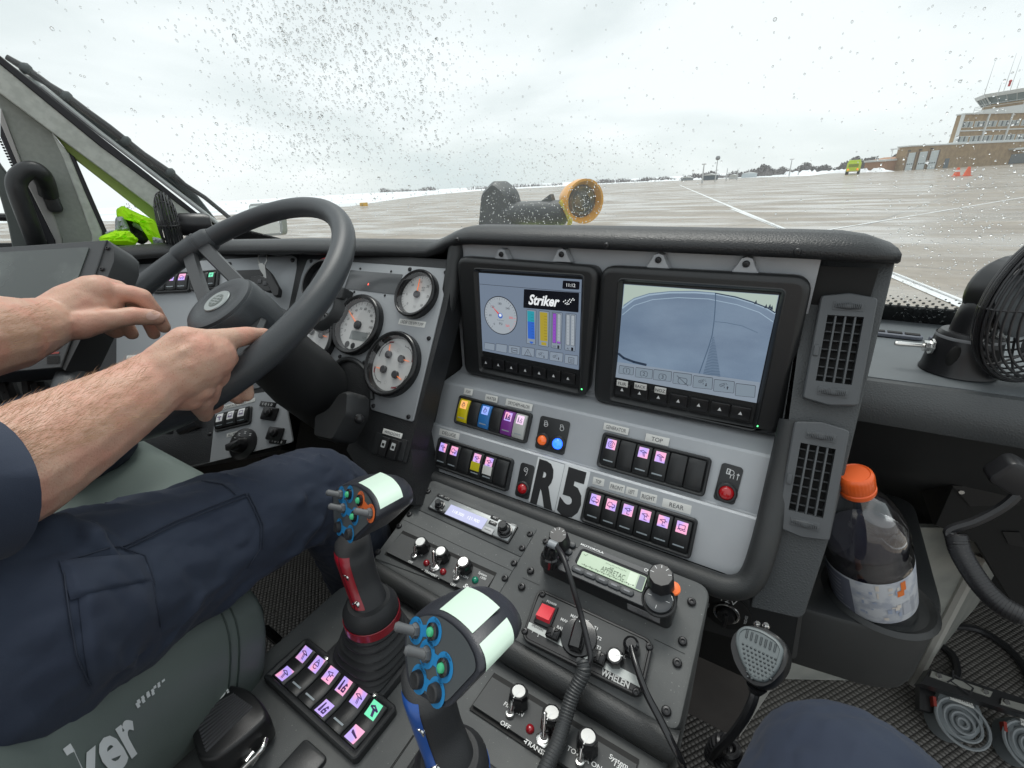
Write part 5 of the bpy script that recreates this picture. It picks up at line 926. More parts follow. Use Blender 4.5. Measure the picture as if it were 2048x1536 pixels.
# round call sign sticker R5
for t, q in (('R', [(712, 484), (858, 520), (798, 784), (654, 722)]), ('5', [(862, 522), (1000, 560), (938, 838), (800, 782)])):
    f_, W, H = FL.quad(zl(zD, q), .0006); b = MB(); b.box(f_, -W / 2, W / 2, -H / 2, H / 2, 0, .0005, .0001); b.text(f_, t, .0, -.001, .0009, H * .86, 1, wd=-W * .86, bold=.055); part('call_sign_sticker', b, [K('sticker paper', (.72, .74, .75), .4), ink], da)
# indicator lamps
def lamp_plate(label, fr, q, r, lamps, glyph, w=0):
    f_, W, H = fr.quad(zl(zD, q), w); g = thing('indicator_plate', label, 'indicator light', f_.o, 'indicator lamp plates on the stack'); b = MB(); b.box(f_, -W / 2, W / 2, -H / 2, H / 2, 0, .0012, .0004, .005)
    for (x, y), k in glyph:
        f2 = f_.sub(*zD(x, y)); b.tube([f2.P(.0035 * math.cos(a), .0035 * math.sin(a), .0016) for a in [2 * math.pi * i / 14 for i in range(15)]], .0005, 4, 1)
        if k == 0: b.stroke(f2, [(-.003, .0), (.003, .0)], .0008, .0016, 1); b.stroke(f2, [(-.003, .002), (-.004, .006), (.0, .0065), (.002, .004)], .0008, .0016, 1)
        if k == 1: b.stroke(f2, [(-.003, .002), (-.004, .006), (.0, .0065), (.002, .004)], .0008, .0016, 1)
        if k == 2: b.stroke(f2, [(.003, 0), (.003, -.006), (.001, -.010)], .0009, .0016, 1); b.stroke(f2, [(-.001, -.001), (.001, .001)], .0009, .0016, 1)
        if k == 3: b.stroke(f2, [(-.006, .004), (-.006, -.003), (-.002, -.003), (-.002, .004), (-.006, .004)], .0012, .0016, 1); b.stroke(f2, [(0, -.003), (0, -.008)], .0008, .0016, 1); b.stroke(f2, [(.004, -.002), (.004, -.008)], .0008, .0016, 1); b.stroke(f2, [(.009, -.008), (.009, .001), (.0075, -.001), (.0105, -.001), (.009, .001)], .0008, .0016, 1)
    part('plate', b, [blk, whitp], g)
    for (x, y), R_, m in lamps:
        f2 = f_.sub(*zD(x, y)); b = MB(); b.lathe(f2, 0, 0, [(R_ * 1.45, .0012), (R_ * 1.45, .004), (R_ * 1.25, .006), (R_ * 1.05, .0062), (R_, .004)], 28, cap=False); lr = part('lamp_ring', b, blk, g)
        b = MB(); b.lathe(f2, 0, 0, [(R_, .003), (R_ * .95, .0065), (R_ * .7, .009), (R_ * .35, .0105), (.0002, .0108)], 22); part('lens', b, m, g)
rdl = K('red lens', (.36, .006, .010), .14, emit=((.9, .01, .02), .05), coat=.8, bump=(260, .5)); aml = K('amber lens', (.6, .12, .02), .12, emit=((1, .16, .02), .28), coat=.8, bump=(260, .5)); bll = K('blue lens', (.01, .06, .6), .12, emit=((.02, .12, 1), 2.2), coat=.8)
lamp_plate('black plate with an amber and a glowing blue lamp beside the coloured rockers', FU, [(728, 252), (892, 288), (850, 474), (688, 428)], 0, [((737, 388), .0088, aml), ((822, 408), .0095, bll)], [((755, 302), 0), ((843, 325), 1)])
lamp_plate('narrow black plate with one red lamp left of the R5 sticker', FL, [(618, 512), (696, 530), (655, 722), (578, 690)], 0, [((628, 655), .0088, rdl)], [((644, 552), 2)])
lamp_plate('black plate with one red lamp at the right end of the stack', FU, [(1722, 510), (1842, 540), (1802, 755), (1683, 712)], 0, [((1752, 678), .0100, rdl)], [((1780, 568), 3)], .0)
# ------------------------------------------------------------------ air vents
def vent(label, q, slots):
    f_, W, H = VP.quad(q, .0); f_ = f_.at(0, 0, .012); g = thing('air_vent', label, 'air vent', f_.o, 'air vents beside the right monitor'); b = MB(); o = rpoly([(-W / 2, -H / 2 + .004), (0, -H / 2 - .001), (W / 2, -H / 2 + .004), (W / 2, H / 2 - .004), (0, H / 2 + .001), (-W / 2, H / 2 - .004)], .004, 3); n = len(o)
    iw, ih = W * .64, H * .60; inn = rrect(0, 0, iw, ih, .001, 1); nn = 12
    b.loft([[f_.P(*p, h) for p in oo] for oo, h in ((o, -.012), (o, .004), (inset(o, .0015), .0055))], cap=False)
    R0 = inset(o, .0015)
    import mathutils
    pts = [mathutils.Vector((*p, 0)) for p in R0]; hole = [mathutils.Vector((*p, 0)) for p in rrect(0, 0, iw, ih)]
    tess = mathutils.geometry.tessellate_polygon([pts, hole]); allp = R0 + rrect(0, 0, iw, ih); b.add([f_.P(*p, .0055) for p in allp], tess)
    r4 = rrect(0, 0, iw, ih); b.loft([[f_.P(*p, .0055) for p in r4], [f_.P(*p, -.0115) for p in r4]], cap=False); part('bezel', b, vent_m, g)
    b = MB(); b.flat(f_, rrect(0, 0, iw, ih), -.0112); part('duct', b, deepb, g)
    for k in range(3): b = MB(); x = -iw * .26 + iw * .27 * k; b.box(f_, x - .0011, x + .0011, -ih / 2, ih / 2, -.004, .0045, .0005); part('vertical_vane', b, vent_m, g)
    for k in range(7): b = MB(); v = -ih / 2 + ih * (k + .7) / 7.4; b.box(f_, -iw / 2, iw / 2, v - .0009, v + .0009, -.011, -.005, .0003); part('cross_vane', b, vent_m, g)
    for s_ in (1, -1):
        b = MB(); f2 = f_.at(.001, s_ * H * .385); b.box(f2, -W * .27, W * .27, -.0055, .0055, .005, .0062, .0003); b.tube([f2.P(-W * .24, 0, .004), f2.P(0, 0, .0062), f2.P(W * .24, 0, .004)], [.003, .0046, .003], 10)
        for k in range(15): x = -W * .22 + W * .44 * k / 14; b.box(f2, x - .0004, x + .0004, -.003, .003, .008, .0108, 0)
        part('thumbwheel', b, vent_m, g)
    b = MB(); b.box(f_.at(-W * .41, -H * .03), -.003, .003, -.007, .007, .005, .008, .001, .002); part('slide_tab', b, vent_m, g)
vent('upper charcoal air vent beside the right monitor', [(1642, 591), (1754, 596), (1708, 818), (1600, 802)], 0)
vent('lower charcoal air vent nearest the bottle', [(1591, 837), (1698, 855), (1652, 1081), (1547, 1053)], 0)
# key panel at the left, angled to the driver
ka, kb = GP.hit(594, 508), onF(234, 530, 1.155); ku = nrm(kb - ka); ku = nrm((-ku[0], -ku[1], 0)); kn = nrm(np.cross(ku, WZ)); kv = nrm(WZ * math.cos(rad(35)) - kn * math.sin(rad(35)))
KP = Fr(ka, ku, kv)
m_ = MB(); m_.prism(KP, fq(KP, [(232, 500), (600, 492), (612, 520), (600, 690), (560, 900), (200, 960), (180, 700), (225, 540)]), [(0, -.06), (0, -.002)]); part('left_surround', m_, vinyl, da)
m_ = MB(); m_.prism(KP, rpoly(fq(KP, zl(zA, [(600, 466), (1495, 412), (1520, 425), (1520, 480), (1492, 672), (1400, 760), (1330, 1090), (1150, 1110), (605, 1100), (598, 1080)])), .004, 3), [(0, -.002), (0, .0012), (.0006, .0016)]); kp_ = part('key_panel', m_, greyd, da)
screws(kp_, KP, zl(zA, ((618, 484), (1175, 456), (1498, 437))), .0016, .0055)
m_ = MB(); f_, W, H = KP.quad(zl(zA, [(1192, 490), (1345, 485), (1345, 550), (1200, 556)]), .0016); m_.box(f_, -W / 2, W / 2, -H / 2, H / 2, 0, .002, .0005, .002); part('display_window', m_, blk_s, kp_)
sticker(kp_, KP, zl(zA, [(648, 925), (700, 920), (700, 950), (648, 955)]), '', .0016)
for (q, sp) in (([(792, 540), (985, 530), (985, 600), (795, 610)], [D_(bar=1), D_(i='trk', bar=1), D_(i='trk', bar=1)]), ([(985, 530), (1125, 520), (1125, 585), (988, 598)], [D_(bar=1), D_(), D_(i='lamp', g=1, bar=1)])):
    q = [(x, y - 30 if i < 2 else y) for i, (x, y) in enumerate(q)]
    bank('small rocker bank behind the left wheel spoke' if q[0][0] < 900 else 'small rocker bank with a green window right of the wheel spoke', KP, zl(zA, q), sp, .0016)
# lower left panel with the drive selector
aw = thing('drive_control_panel', 'grey lower panel with rotary drive selector and small rockers left of the column', 'control panel', (-1.0, .45, .8))
awq = [(566, 778), (596, 897), (297, 930), (262, 850), (240, 780)]
AP = Fr(GP.hit(566, 784) - GP.N * .0, ku * .55 + WX * .45, (0, math.sin(rad(35)), math.cos(rad(35))))
m_ = MB(); m_.prism(AP, rpoly(fq(AP, awq), .006, 3), [(0, -.003), (0, .0012)]); part('plate', m_, greyd, aw)
m_ = MB(); m_.prism(AP, rpoly(fq(AP, zl(zA, [(740, 1185), (1070, 1160), (1120, 1290), (750, 1320)])), .004, 3), [(0, .001), (0, .004)]); m_.tube([AP.hit(*zA(850, 1250), .012), AP.hit(*zA(945, 1240), .012)], .011, 8); m_.tube([AP.hit(*zA(970, 1245), .012), AP.hit(*zA(1055, 1215), .012)], .011, 8); part('lever_module', m_, [blk_s], aw)
f_ = AP.sub(*zA(1282, 1368), .0012); m_ = MB(); m_.lathe(f_, 0, 0, [(.036, 0), (.036, .002), (.034, .003)], 32); m_.lathe(f_, -.003, -.003, [(.019, .003), (.018, .012), (.014, .018)], 20); m_.box(f_.at(-.003, -.003, 0, .5), -.022, .018, -.0075, .0075, .004, .024, .003, .003)
for a in (60, 95, 130, 160): m_.text(f_, 'H', .026 * math.cos(rad(a)), .026 * math.sin(rad(a)), .0033, .006, 1, rot=rad(90))
part('rotary_selector', m_, [blk_s, whitp], aw)
for x, y in ((1398, 1222), (1435, 1340)):
    f_ = AP.sub(*zA(x, y), .0012); m_ = MB(); m_.box(f_, -.02, .02, -.015, .015, 0, .005, .002, .004); m_.lathe(f_, 0, .002, [(.010, .005), (.009, .012), (.006, .014)], 16); part('joystick_switch', m_, blk_s, aw)
for x, y in ((1383, 1168), (1450, 1385)): f_ = AP.sub(*zA(x, y), .0012); m_ = MB(); m_.box(f_, -.021, .021, -.006, .006, 0, .002, .0005); m_.text(f_, 'I  0  I  0', 0, 0, .0024, .006, 1, wd=.036); part('legend_plate', m_, [blk_s, whitp], aw)
screws(aw, AP, zl(zA, ((1080, 1178), (1115, 1285), (772, 1472))), .0012, .005)
sticker(aw, AP, zl(zA, [(1195, 1298), (1308, 1284), (1308, 1306), (1195, 1318)]), 'ALL WHEEL DRIVE', .0014, .6); sticker(aw, AP, zl(zA, [(1098, 1148), (1322, 1118), (1322, 1140), (1098, 1168)]), 'FAN CONTROL   HEAT', .0014, .6)
bank('three small rockers with white icons above the rotary drive selector', AP, zl(zA, [(1118, 1188), (1300, 1160), (1328, 1262), (1152, 1272)]), [D_(i='noz', bar=1, lm=whitp), D_(i='scr', bar=1, lm=whitp), D_(i='scr', bar=1, lm=whitp)], .0012, 'rocker switch banks on the dash', .004)
# window switches
WS = tilt(35, .645); m_ = MB(); f_, W, H = GP.quad(zl(zB, [(552, 1245), (735, 1300), (745, 1430), (560, 1385)]), .0)
wsg = thing('window_switch', 'pair of black window switches under a WINDOWS label beside the column', 'switch panel', f_.o); m_.box(f_, -W / 2, W / 2, -H / 2, H / 2, -.004, .002, .001, .003); part('base_plate', m_, blk, wsg)
for x, y in ((626, 1335), (683, 1352)): f2 = GP.sub(*zB(x, y), .002); m_ = MB(); m_.box(f2, -.0105, .0105, -.02, .016, 0, .008, .002, .003); m_.flat(f2, rrect(0, .003, .010, .013, .001), .0084, 1); m_.flat(f2, rrect(0, .002, .006, .005, .0005), .0087, 0); part('switch', m_, [blk_s, K('white icon print', (.5, .52, .52), .4)], wsg)
sticker(wsg, GP, zl(zB, [(610, 1228), (720, 1262), (722, 1294), (608, 1262)]), 'WINDOWS', .0025, .55)
# ------------------------------------------------------------------ centre console between the seats
LP = Fr((0, 0, .72), WX, WY)
cn = thing('centre_console', 'dusty black console between the seats carrying radios, switches and joysticks', 'console', (-.27, .25, FZ))
def co(pts, w=0): return [CO.uv(*p, w) for p in pts]
up_ = co([(862, 956), (1424, 1172), (1358, 1470), (743, 1118)]); m_ = MB()
m_.prism(CO, rpoly(up_, [.014, .020, .014, .012]), [(0, -.5), (0, -.006), (.002, -.0015), (.006, 0)])
m_.prism(CO, rpoly(co(zl(zM, [(612, 270), (1710, 710), (1545, 995), (442, 486)]), .0), .002, 2), [(0, 0), (0, .0012), (.0006, .0016)]); m_.prism(CO, rpoly(co(zl(zM, [(437, 492), (1542, 1001), (1268, 1462), (52, 1010), (90, 950)])), .002, 2), [(0, 0), (0, .0012), (.0006, .0016)])
m_.stroke(CO, co(zl(zN, [(130, 592), (300, 668)])), .0006, .0004, 1); m_.stroke(CO, co(zl(zN, [(1480, 1222), (1790, 1372)])), .0006, .0004, 1)
m_.stroke(CO, co(zl(zM, [(335, 612), (1455, 1140)])), .0006, .0019, 1); part('radio_deck', m_, [con_m, deepb], cn)
l0, l1 = LP.uv(640, 1209), LP.uv(480, 1350); xr = -.012; xl = -.527
a0, a1 = LP.uv(1018.6, 1312), LP.uv(1329, 1494); yb_ = (a0[1] + a1[1]) / 2
m_ = MB(); m_.prism(LP, rpoly([(xl, -.35), (xr, -.35), (xr, yb_ + .005), (xl + .055, yb_ + .005), (xl + .055, .305), (xl, .305)], [.02, .03, .02, .012, .012, .02]), [(0, -.6), (0, -.006), (.002, -.0015), (.006, 0)]); part('lower_deck', m_, con_m, cn)
m_ = MB(); c0, c1 = CO.hit(743, 1118), CO.hit(1358, 1470); m_.tube([c0 + V3((.0, -.004, -.017)), c1 + V3((0, -.004, -.017))], .0175, 14); part('padded_step', m_, roll_m, cn)
m_ = MB(); m_.prism(LP, fq(LP, [(641, 1212), (488, 1352), (-300, 2100), (-250, 2200), (520, 1370), (655, 1225)]), [(0, -.002), (.0005, .003)]); 
screws(cn, CO, zl(zM, ((597, 325), (503, 437), (405, 558), (300, 680), (82, 945), (1638, 762), (1558, 905), (1475, 1058), (1382, 1212), (1800, 835), (1643, 1137), (1555, 1300))), .0012, .0052)
screws(cn, CO, zl(zN, ((210, 522), (120, 685), (1860, 840), (1768, 1245), (1713, 1465))) + [zO(1908, 955)], .0012, .0056)
m_ = MB()
for a, b in (((250, 480), (1870, 1480)),): m_.stroke(LP, [LP.uv(*zO(*a)), LP.uv(*zO(*b))], .0008, .0004, 0)
m_.stroke(LP, [LP.uv(*zE(470, 1375)), LP.uv(*zE(360, 1536)), LP.uv(700, 1700)], .0010, .0004, 0); m_.stroke(LP, [LP.uv(*zP(1780, 1220)), LP.uv(*zP(1560, 1536))], .0010, .0004, 0); part('deck_seam', m_, deepb, cn)
knm = K('black fluted knob', (.012, .012, .013), .18, coat=.4); alu = K('spun aluminium', (.72, .72, .70), .28, metal=.9); lcdb = emis('pale blue lcd', (.40, .42, .62), .75, (.2, .2, .25), .2)
silv = K('silver radio face', (.27, .285, .29), .38, metal=.5); lettr = K('white lettering', (.78, .79, .78), .5)
def knob(fr, x, y, h=.019, r=.0105, parent=None, top=alu, rot=-95, name='knob'):
    u, v = fr.uv(x, y, h); f_ = fr.at(u, v); n = 24; b = MB()
    R = lambda k, q: q * (1 + .05 * math.cos(8 * 2 * math.pi * k / n))
    b.loft([[f_.P(R(k, q) * math.cos(2 * math.pi * k / n), R(k, q) * math.sin(2 * math.pi * k / n), w_) for k in range(n)] for q, w_ in ((r * 1.1, 0), (r * 1.08, h * .3), (r * .98, h * .9), (r * .9, h))])
    if top: b.lathe(f_, 0, 0, [(r * .72, h), (r * .70, h + .0006)], 24, 1)
    a = rad(rot); d = V3((math.cos(a), math.sin(a))); b.stroke(f_, [tuple(d * r * .1), tuple(d * r * .93)], r * .1, h + .0008, 2)
    b.add([f_.P(*(d * r * 1.02 + V3((-d[1], d[0])) * s_ * r * .05), w_) for s_, w_ in ((-1, h * .95), (1, h * .95), (1, h * .15), (-1, h * .15))], [(0, 1, 2, 3)], 2)
    return part(name, b, [knm, top or knm, lettr], parent)
def toggle(fr, x, y, h=.016, r=.0042, parent=None, lean=(.1, .5), nut=True):
    u, v = fr.uv(x, y); f_ = fr.at(u, v); b = MB()
    if nut: b.lathe(f_, 0, 0, [(r * 1.9, 0), (r * 1.9, .0018), (r * 1.6, .0026)], 6)
    b.lathe(f_, 0, 0, [(r * 1.25, .0005), (r * 1.25, .0045), (r * .9, .005)], 18); b.lathe(f_, 0, 0, [(r * .85, .0046), (r * .8, .0052)], 14, 1)
    d = f_.N + f_.U * lean[0] + f_.V * lean[1]; b.tube([f_.P(0, 0, .003), f_.P(0, 0, .003) + d * h * .5, f_.P(0, 0, .003) + d * h, f_.P(0, 0, .003) + d * h * 1.06], [r * .4, r * .55, r * .6, r * .3], 10); return part('toggle_switch', b, [chrome, blk_s], parent)
def setcom(label, fr, z, q, kn, tg, led, txt, sc_=1., tw=0.0):
    f_, W, H = fr.quad(zl(z, q), 0); g = thing('intercom_panel', label, 'intercom', f_.o, 'intercom control panels'); b = MB()
    P = [(-W / 2, H / 2, .0015), (W / 2, H / 2, .0015), (W / 2, -H / 2, .007), (-W / 2, -H / 2, .007)]
    b.add([f_.P(u, v, w_) for u, v, w_ in P] + [f_.P(u, v, -.004) for u, v, w_ in P], [(0, 1, 2, 3), (0, 4, 5, 1), (1, 5, 6, 2), (2, 6, 7, 3), (3, 7, 4, 0)]); b.flat(f_, [(-W / 2 - .003, -H / 2 - .004), (W / 2 + .001, -H / 2 - .004), (W / 2 + .001, H / 2 + .001), (-W / 2 - .001, H / 2 + .001)], .0021 + tw, 1)
    part('face_plate', b, [con_d, deepb], g); T = Fr(f_.P(0, 0, .0045), f_.U, f_.V * H + f_.N * -.0055); T = Fr(T.o, T.U, T.V)
    for x, y in kn: knob(T, *z(x, y), h=.019 * sc_, r=.0105 * sc_, parent=g)
    for i, (x, y, big) in enumerate(tg): toggle(T, *z(x, y), h=.017 * sc_ if big else .011, r=.0050 if big else .0040, parent=g, nut=big, lean=(-.35, .75) if big else (-.2, .9))
    for x, y, c in led: b = MB(); b.lathe(T.sub(*z(x, y)), 0, 0, [(.0052, 0), (.0050, .002), (.0038, .0042), (.0018, .0052), (.0003, .0054)], 16); part('indicator', b, c, g)
    b = MB()
    for (x, y), t, h, sh, bo_ in txt: u, v = T.uv(*z(x, y)); b.text(T, t, u, v, .0004, h, 0, shear=sh, bold=bo_)
    part('lettering', b, lettr, g); return g
redi, grni = K('red indicator', (.30, .008, .015), .15, coat=.7), K('green indicator', (.0, .22, .13), .15, coat=.7)
setcom('upper intercom panel with three silver-topped knobs below the small radio', CO, zM, [(360, 727), (1290, 1182), (1150, 1420), (163, 968)], [(515, 835), (722, 930), (952, 1040)], [(455, 990, 0), (662, 1098, 1), (885, 1218, 0)], [(580, 1058, redi), (750, 1147, redi), (1078, 1232, grni)],
       [((492, 952), 'FIRE ON', .0037, 0, .012), ((415, 1045), 'OFF', .0037, 0, .012), ((625, 1165), 'TRANSMIT', .0037, 0, .012), ((538, 1120), '-', .0037, 0, .03), ((706, 1212), '-', .0037, 0, .03), ((925, 1172), 'TOWER ON', .0037, 0, .012), ((852, 1278), 'OFF', .0037, 0, .012), ((1155, 1170), 'System', .0037, 0, .012), ((1160, 1210), '1300', .0037, 0, .012), ((1040, 1318), 'Setcom', .0062, .3, .035)])
setcom('lower intercom panel nearest the camera, partly under the coiled cord', LP, zO, [(165, 558), (1625, 1505), (1470, 1900), (-90, 950)], [(397, 750), (735, 968), (1107, 1210)], [(305, 995, 0), (650, 1250, 1), (1020, 1485, 0)], [(512, 1142, redi), (780, 1320, redi), (1400, 1640, grni)],
       [((345, 935), 'FIRE ON', .0052, 0, .012), ((260, 1095), 'OFF', .0052, 0, .012), ((600, 1350), 'TRANSMIT', .0052, 0, .012), ((465, 1258), '-', .0052, 0, .04), ((1065, 1435), 'TOWER ON', .0052, 0, .012), ((1420, 1470), 'System', .0052, 0, .012), ((1440, 1530), '1300', .0052, 0, .012)], 1.08)
# small radio at the top left of the deck
f_, W, H = CO.quad(zl(zM, [(706, 352), (1522, 688), (1418, 866), (592, 500)]), .0016); rr_ = thing('mobile_radio', 'slim silver-faced radio with a pale blue display, top left of the console', 'radio', f_.o)
m_ = MB(); m_.box(f_, -W / 2, W / 2, -H / 2, H / 2, 0, .0035, .001, .002); m_.box(f_, -W / 2 + .002, W / 2 - .002, -H / 2 + .002, H / 2 - .002, .003, .0046, .0006, .002, 1)
for x, y in ((735, 388), (789, 410), (1285, 612), (1265, 665), (740, 538)): k_ = f_.sub(*zM(x, y)); m_.box(k_, -.0072, .0072, -.003, .003, .004, .0062, .0005, .0006, 0)
k_ = f_.sub(*zM(1216, 738)); m_.box(k_, -.010, .010, -.0048, .0048, .004, .0066, .0008, .001, 2); m_.stroke(k_, [(-.006, 0), (.006, 0)], .0007, .0068, 0)
for x, y, t, h in ((738, 385, 'TUNE', .002), (789, 408, 'F-C', .002), (1287, 610, 'RCL', .0026), (1265, 663, 'MEM', .0026), (740, 535, 'DIM', .002), (1025, 510, 'icom', .0026), (1478, 682, 'COMM', .0022), (640, 498, 'VOL', .0022)): u, v = f_.uv(*zM(x, y)); m_.text(f_, t, u, v, .0065, h, 3)
u, v = f_.uv(*zM(1440, 752)); m_.flat(f_, circ(u, v, .0013, 10), .0048, 0)
part('face', m_, [blk_s, silv, K('pale key', (.5, .51, .52), .4), lettr], rr_)
fl_, W, H = CO.quad(zl(zM, [(832, 457), (1205, 605), (1145, 713), (765, 550)]), .0066); m_ = MB(); m_.box(fl_, -W / 2, W / 2, -H / 2, H / 2, 0, .0004, 0); m_.text(fl_, '118.300   121.900', 0, H * .0, .0007, .0055, 1, wd=W * .84); part('display', m_, [lcdb, emis('lcd glow digits', (.85, .87, 1), .9)], rr_)
for (x, y), r, h in (((690, 420), .0062, .019), ((1352, 655), .0085, .026)):
    u, v = f_.uv(*zM(x, y), h); k_ = f_.at(u, v); m_ = MB(); m_.lathe(k_, 0, 0, [(r * 1.5, .004), (r * 1.45, .007), (r * 1.2, .0075), (r * 1.2, h * .55), (r * 1.1, h * .58), (r * .85, h * .6), (r * .8, h * .97), (r * .7, h)], 22); part('knob', m_, knm, rr_)
# two-way radio head
MH = .040; q = zl(zN, [(392, 138), (1742, 688), (1642, 1002), (296, 408)]); f_, W, H = CO.quad(q, MH); mr_ = thing('two_way_radio', 'chunky black radio with a green display and an orange button', 'radio', f_.P(0, 0, -MH))
m_ = MB(); m_.box(f_, -W / 2, W / 2, -H / 2, H / 2, -MH + .001, -.006, .002, .008); m_.box(f_, -W / 2, W / 2, -H / 2, H / 2, -.010, 0, .005, .010); part('body', m_, K('radio body', (.022, .023, .025), .4, bump=(1500, .15)), mr_)
rf = K('radio fascia', (.045, .049, .054), .42, bump=(1500, .1)); m_ = MB(); M = lambda pts, w=0: [f_.uv(*zN(*p), w) for p in pts]
m_.prism(f_, rpoly(M([(740, 236), (1440, 515), (1395, 905), (470, 500)]), .006), [(0, 0), (.0008, .0012)]); m_.prism(f_, rpoly(M([(735, 285), (1425, 565), (1372, 745), (655, 440)]), .006), [(0, .001), (.001, .0026), (.003, .0014)], 1)
part('fascia', m_, [rf, blk_s], mr_)
fl_, W2, H2 = CO.quad(zl(zN, [(745, 318), (1405, 585), (1350, 738), (680, 448)]), MH + .0030); m_ = MB(); m_.box(fl_, -W2 / 2, W2 / 2, -H2 / 2, H2 / 2, -.001, 0, 0, .002)
m_.flat(fl_, [(W2 * .26, -H2 * .44), (W2 * .38, -H2 * .44), (W2 * .38, H2 * .44), (W2 * .26, H2 * .44)], .0002, 1); m_.flat(fl_, [(W2 * .40, -H2 * .46), (W2 * .49, -H2 * .46), (W2 * .49, H2 * .46), (W2 * .40, H2 * .46)], .0002, 3)
m_.text(fl_, 'AP', W2 * .0, H2 * .13, .0004, .0036, 2); m_.text(fl_, 'APFIRETAC', W2 * .04, -H2 * .10, .0004, .0072, 2, wd=W2 * .36)
for k in range(26): m_.flat(fl_, rrect(-W2 * .42 + W2 * .78 * k / 25, H2 * (-.36 + .02 * math.sin(k * 2.1)), W2 * .022, H2 * .09 * (1 if k % 3 else .4)), .0004, 4)
for k in range(14): m_.flat(fl_, rrect(-W2 * .1 + W2 * .3 * k / 13, H2 * (.33 + .02 * math.sin(k * 1.7)), W2 * .012, H2 * .05), .0004, 4)
m_.stroke(fl_, [(-W2 * .46, H2 * .32), (-W2 * .43, H2 * .26), (-W2 * .40, H2 * .4)], .0006, .0004, 4)
part('display', m_, [emis('green lcd', (.30, .42, .27), .55, (.2, .25, .2), .3), emis('green lcd pale', (.48, .58, .45), .6, (.2, .25, .2), .3), K('lcd digits', (.06, .09, .06), .5), K('lcd side', (.10, .13, .14), .4), K('lcd faint digits', (.14, .19, .13), .5)], mr_)
for x, y in ((698, 520), (818, 570), (942, 625), (1068, 680), (1196, 738)): k_ = f_.at(*f_.uv(*zN(x, y))); m_ = MB(); m_.box(k_, -.0092, .0092, -.0042, .0042, 0, .004, .0012, .004); m_.box(k_, -.004, .004, -.0010, .0010, .0038, .0044, 0, .0009, 1); part('menu_button', m_, [rf, K('button mark', (.16, .17, .19), .4)], mr_)
for x, y in ((632, 257), (597, 329), (560, 400)): k_ = f_.at(*f_.uv(*zN(x, y))); m_ = MB(); m_.box(k_, -.006, .006, -.0045, .0045, 0, .004, .0012, .0044); part('side_button', m_, rf, mr_)
for (x, y), r, h in (((490, 150), .0125, .028), ((1545, 560), .0145, .028)):
    u, v = f_.uv(*zN(x, y), h); k_ = f_.at(u, v); m_ = MB(); n = 30; R = lambda k, q: q * (1 + .03 * math.cos(10 * 2 * math.pi * k / n))
    m_.loft([[k_.P(R(k, q) * math.cos(2 * math.pi * k / n), R(k, q) * math.sin(2 * math.pi * k / n), w_) for k in range(n)] for q, w_ in ((r * 1.2, 0), (r * 1.15, .003), (r * 1.05, h * .9), (r * .92, h))])
    for k in range(5): a = rad(20 + 40 * k); m_.stroke(k_, [(r * .6 * math.cos(a), r * .6 * math.sin(a)), (r * .85 * math.cos(a), r * .85 * math.sin(a))], .0007, h + .0003, 1)
    part('knob', m_, [K('radio knob', (.02, .02, .022), .35), whitp], mr_)
m_ = MB(); m_.lathe(f_.at(*f_.uv(*zN(1672, 705))), 0, 0, [(.0088, 0), (.0085, .003), (.007, .0036)], 20); part('orange_button', m_, K('orange button', (.85, .16, .03), .4, emit=((1, .2, .03), .15)), mr_)
k_ = f_.at(*f_.uv(*zN(1522, 828))); m_ = MB(); m_.lathe(k_, 0, 0, [(.0205, 0), (.0205, .0035), (.0185, .0045), (.0172, .0022)], 32); m_.lathe(k_, 0, 0, [(.0168, .002), (.0163, .0062), (.013, .0072), (.0003, .0060)], 32, 1)
for a in (0, 90, 180, 270): m_.stroke(k_, [(.009 * math.cos(rad(a)), .009 * math.sin(rad(a))), (.013 * math.cos(rad(a)), .013 * math.sin(rad(a)))], .0006, .0076, 2)
part('direction_pad', m_, [blk_s, rf, whitp], mr_)
m_ = MB(); m_.lathe(f_.at(*f_.uv(*zN(1645, 803))), 0, 0, [(.005, 0), (.0047, .0022), (.004, .0025)], 16); part('home_button', m_, chrome, mr_)
m_ = MB(); u, v = f_.uv(*zN(843, 298)); m_.text(f_, 'MOTOROLA', u, v, .0018, .0028, 0, bold=.03, wd=-.034); u, v = f_.uv(*zN(1405, 522)); m_.text(f_, 'O9', u, v, .0018, .0040, 0, bold=.03); part('lettering', m_, lettr, mr_)
sf = Fr(f_.P(0, -H / 2, -MH / 2), f_.U, f_.N, -f_.V); m_ = MB(); a, b_ = sf.uv(*zN(1205, 900)), sf.uv(*zN(1535, 1030)); m_.box(sf, a[0], b_[0], -.010, .007, 0, .0005, 0, .001)
for k in range(4): m_.text(sf, ('SERIAL 402 7781 KX', 'MODEL 26 W', '0091 552 7743', 'MADE FOR VEHICLES')[k], (a[0] + b_[0]) / 2, .0045 - .004 * k, .0007, .0018, 1, wd=(b_[0] - a[0]) * .8)
part('rating_label', m_, [K('foil label', (.36, .36, .37), .35), ink], mr_)
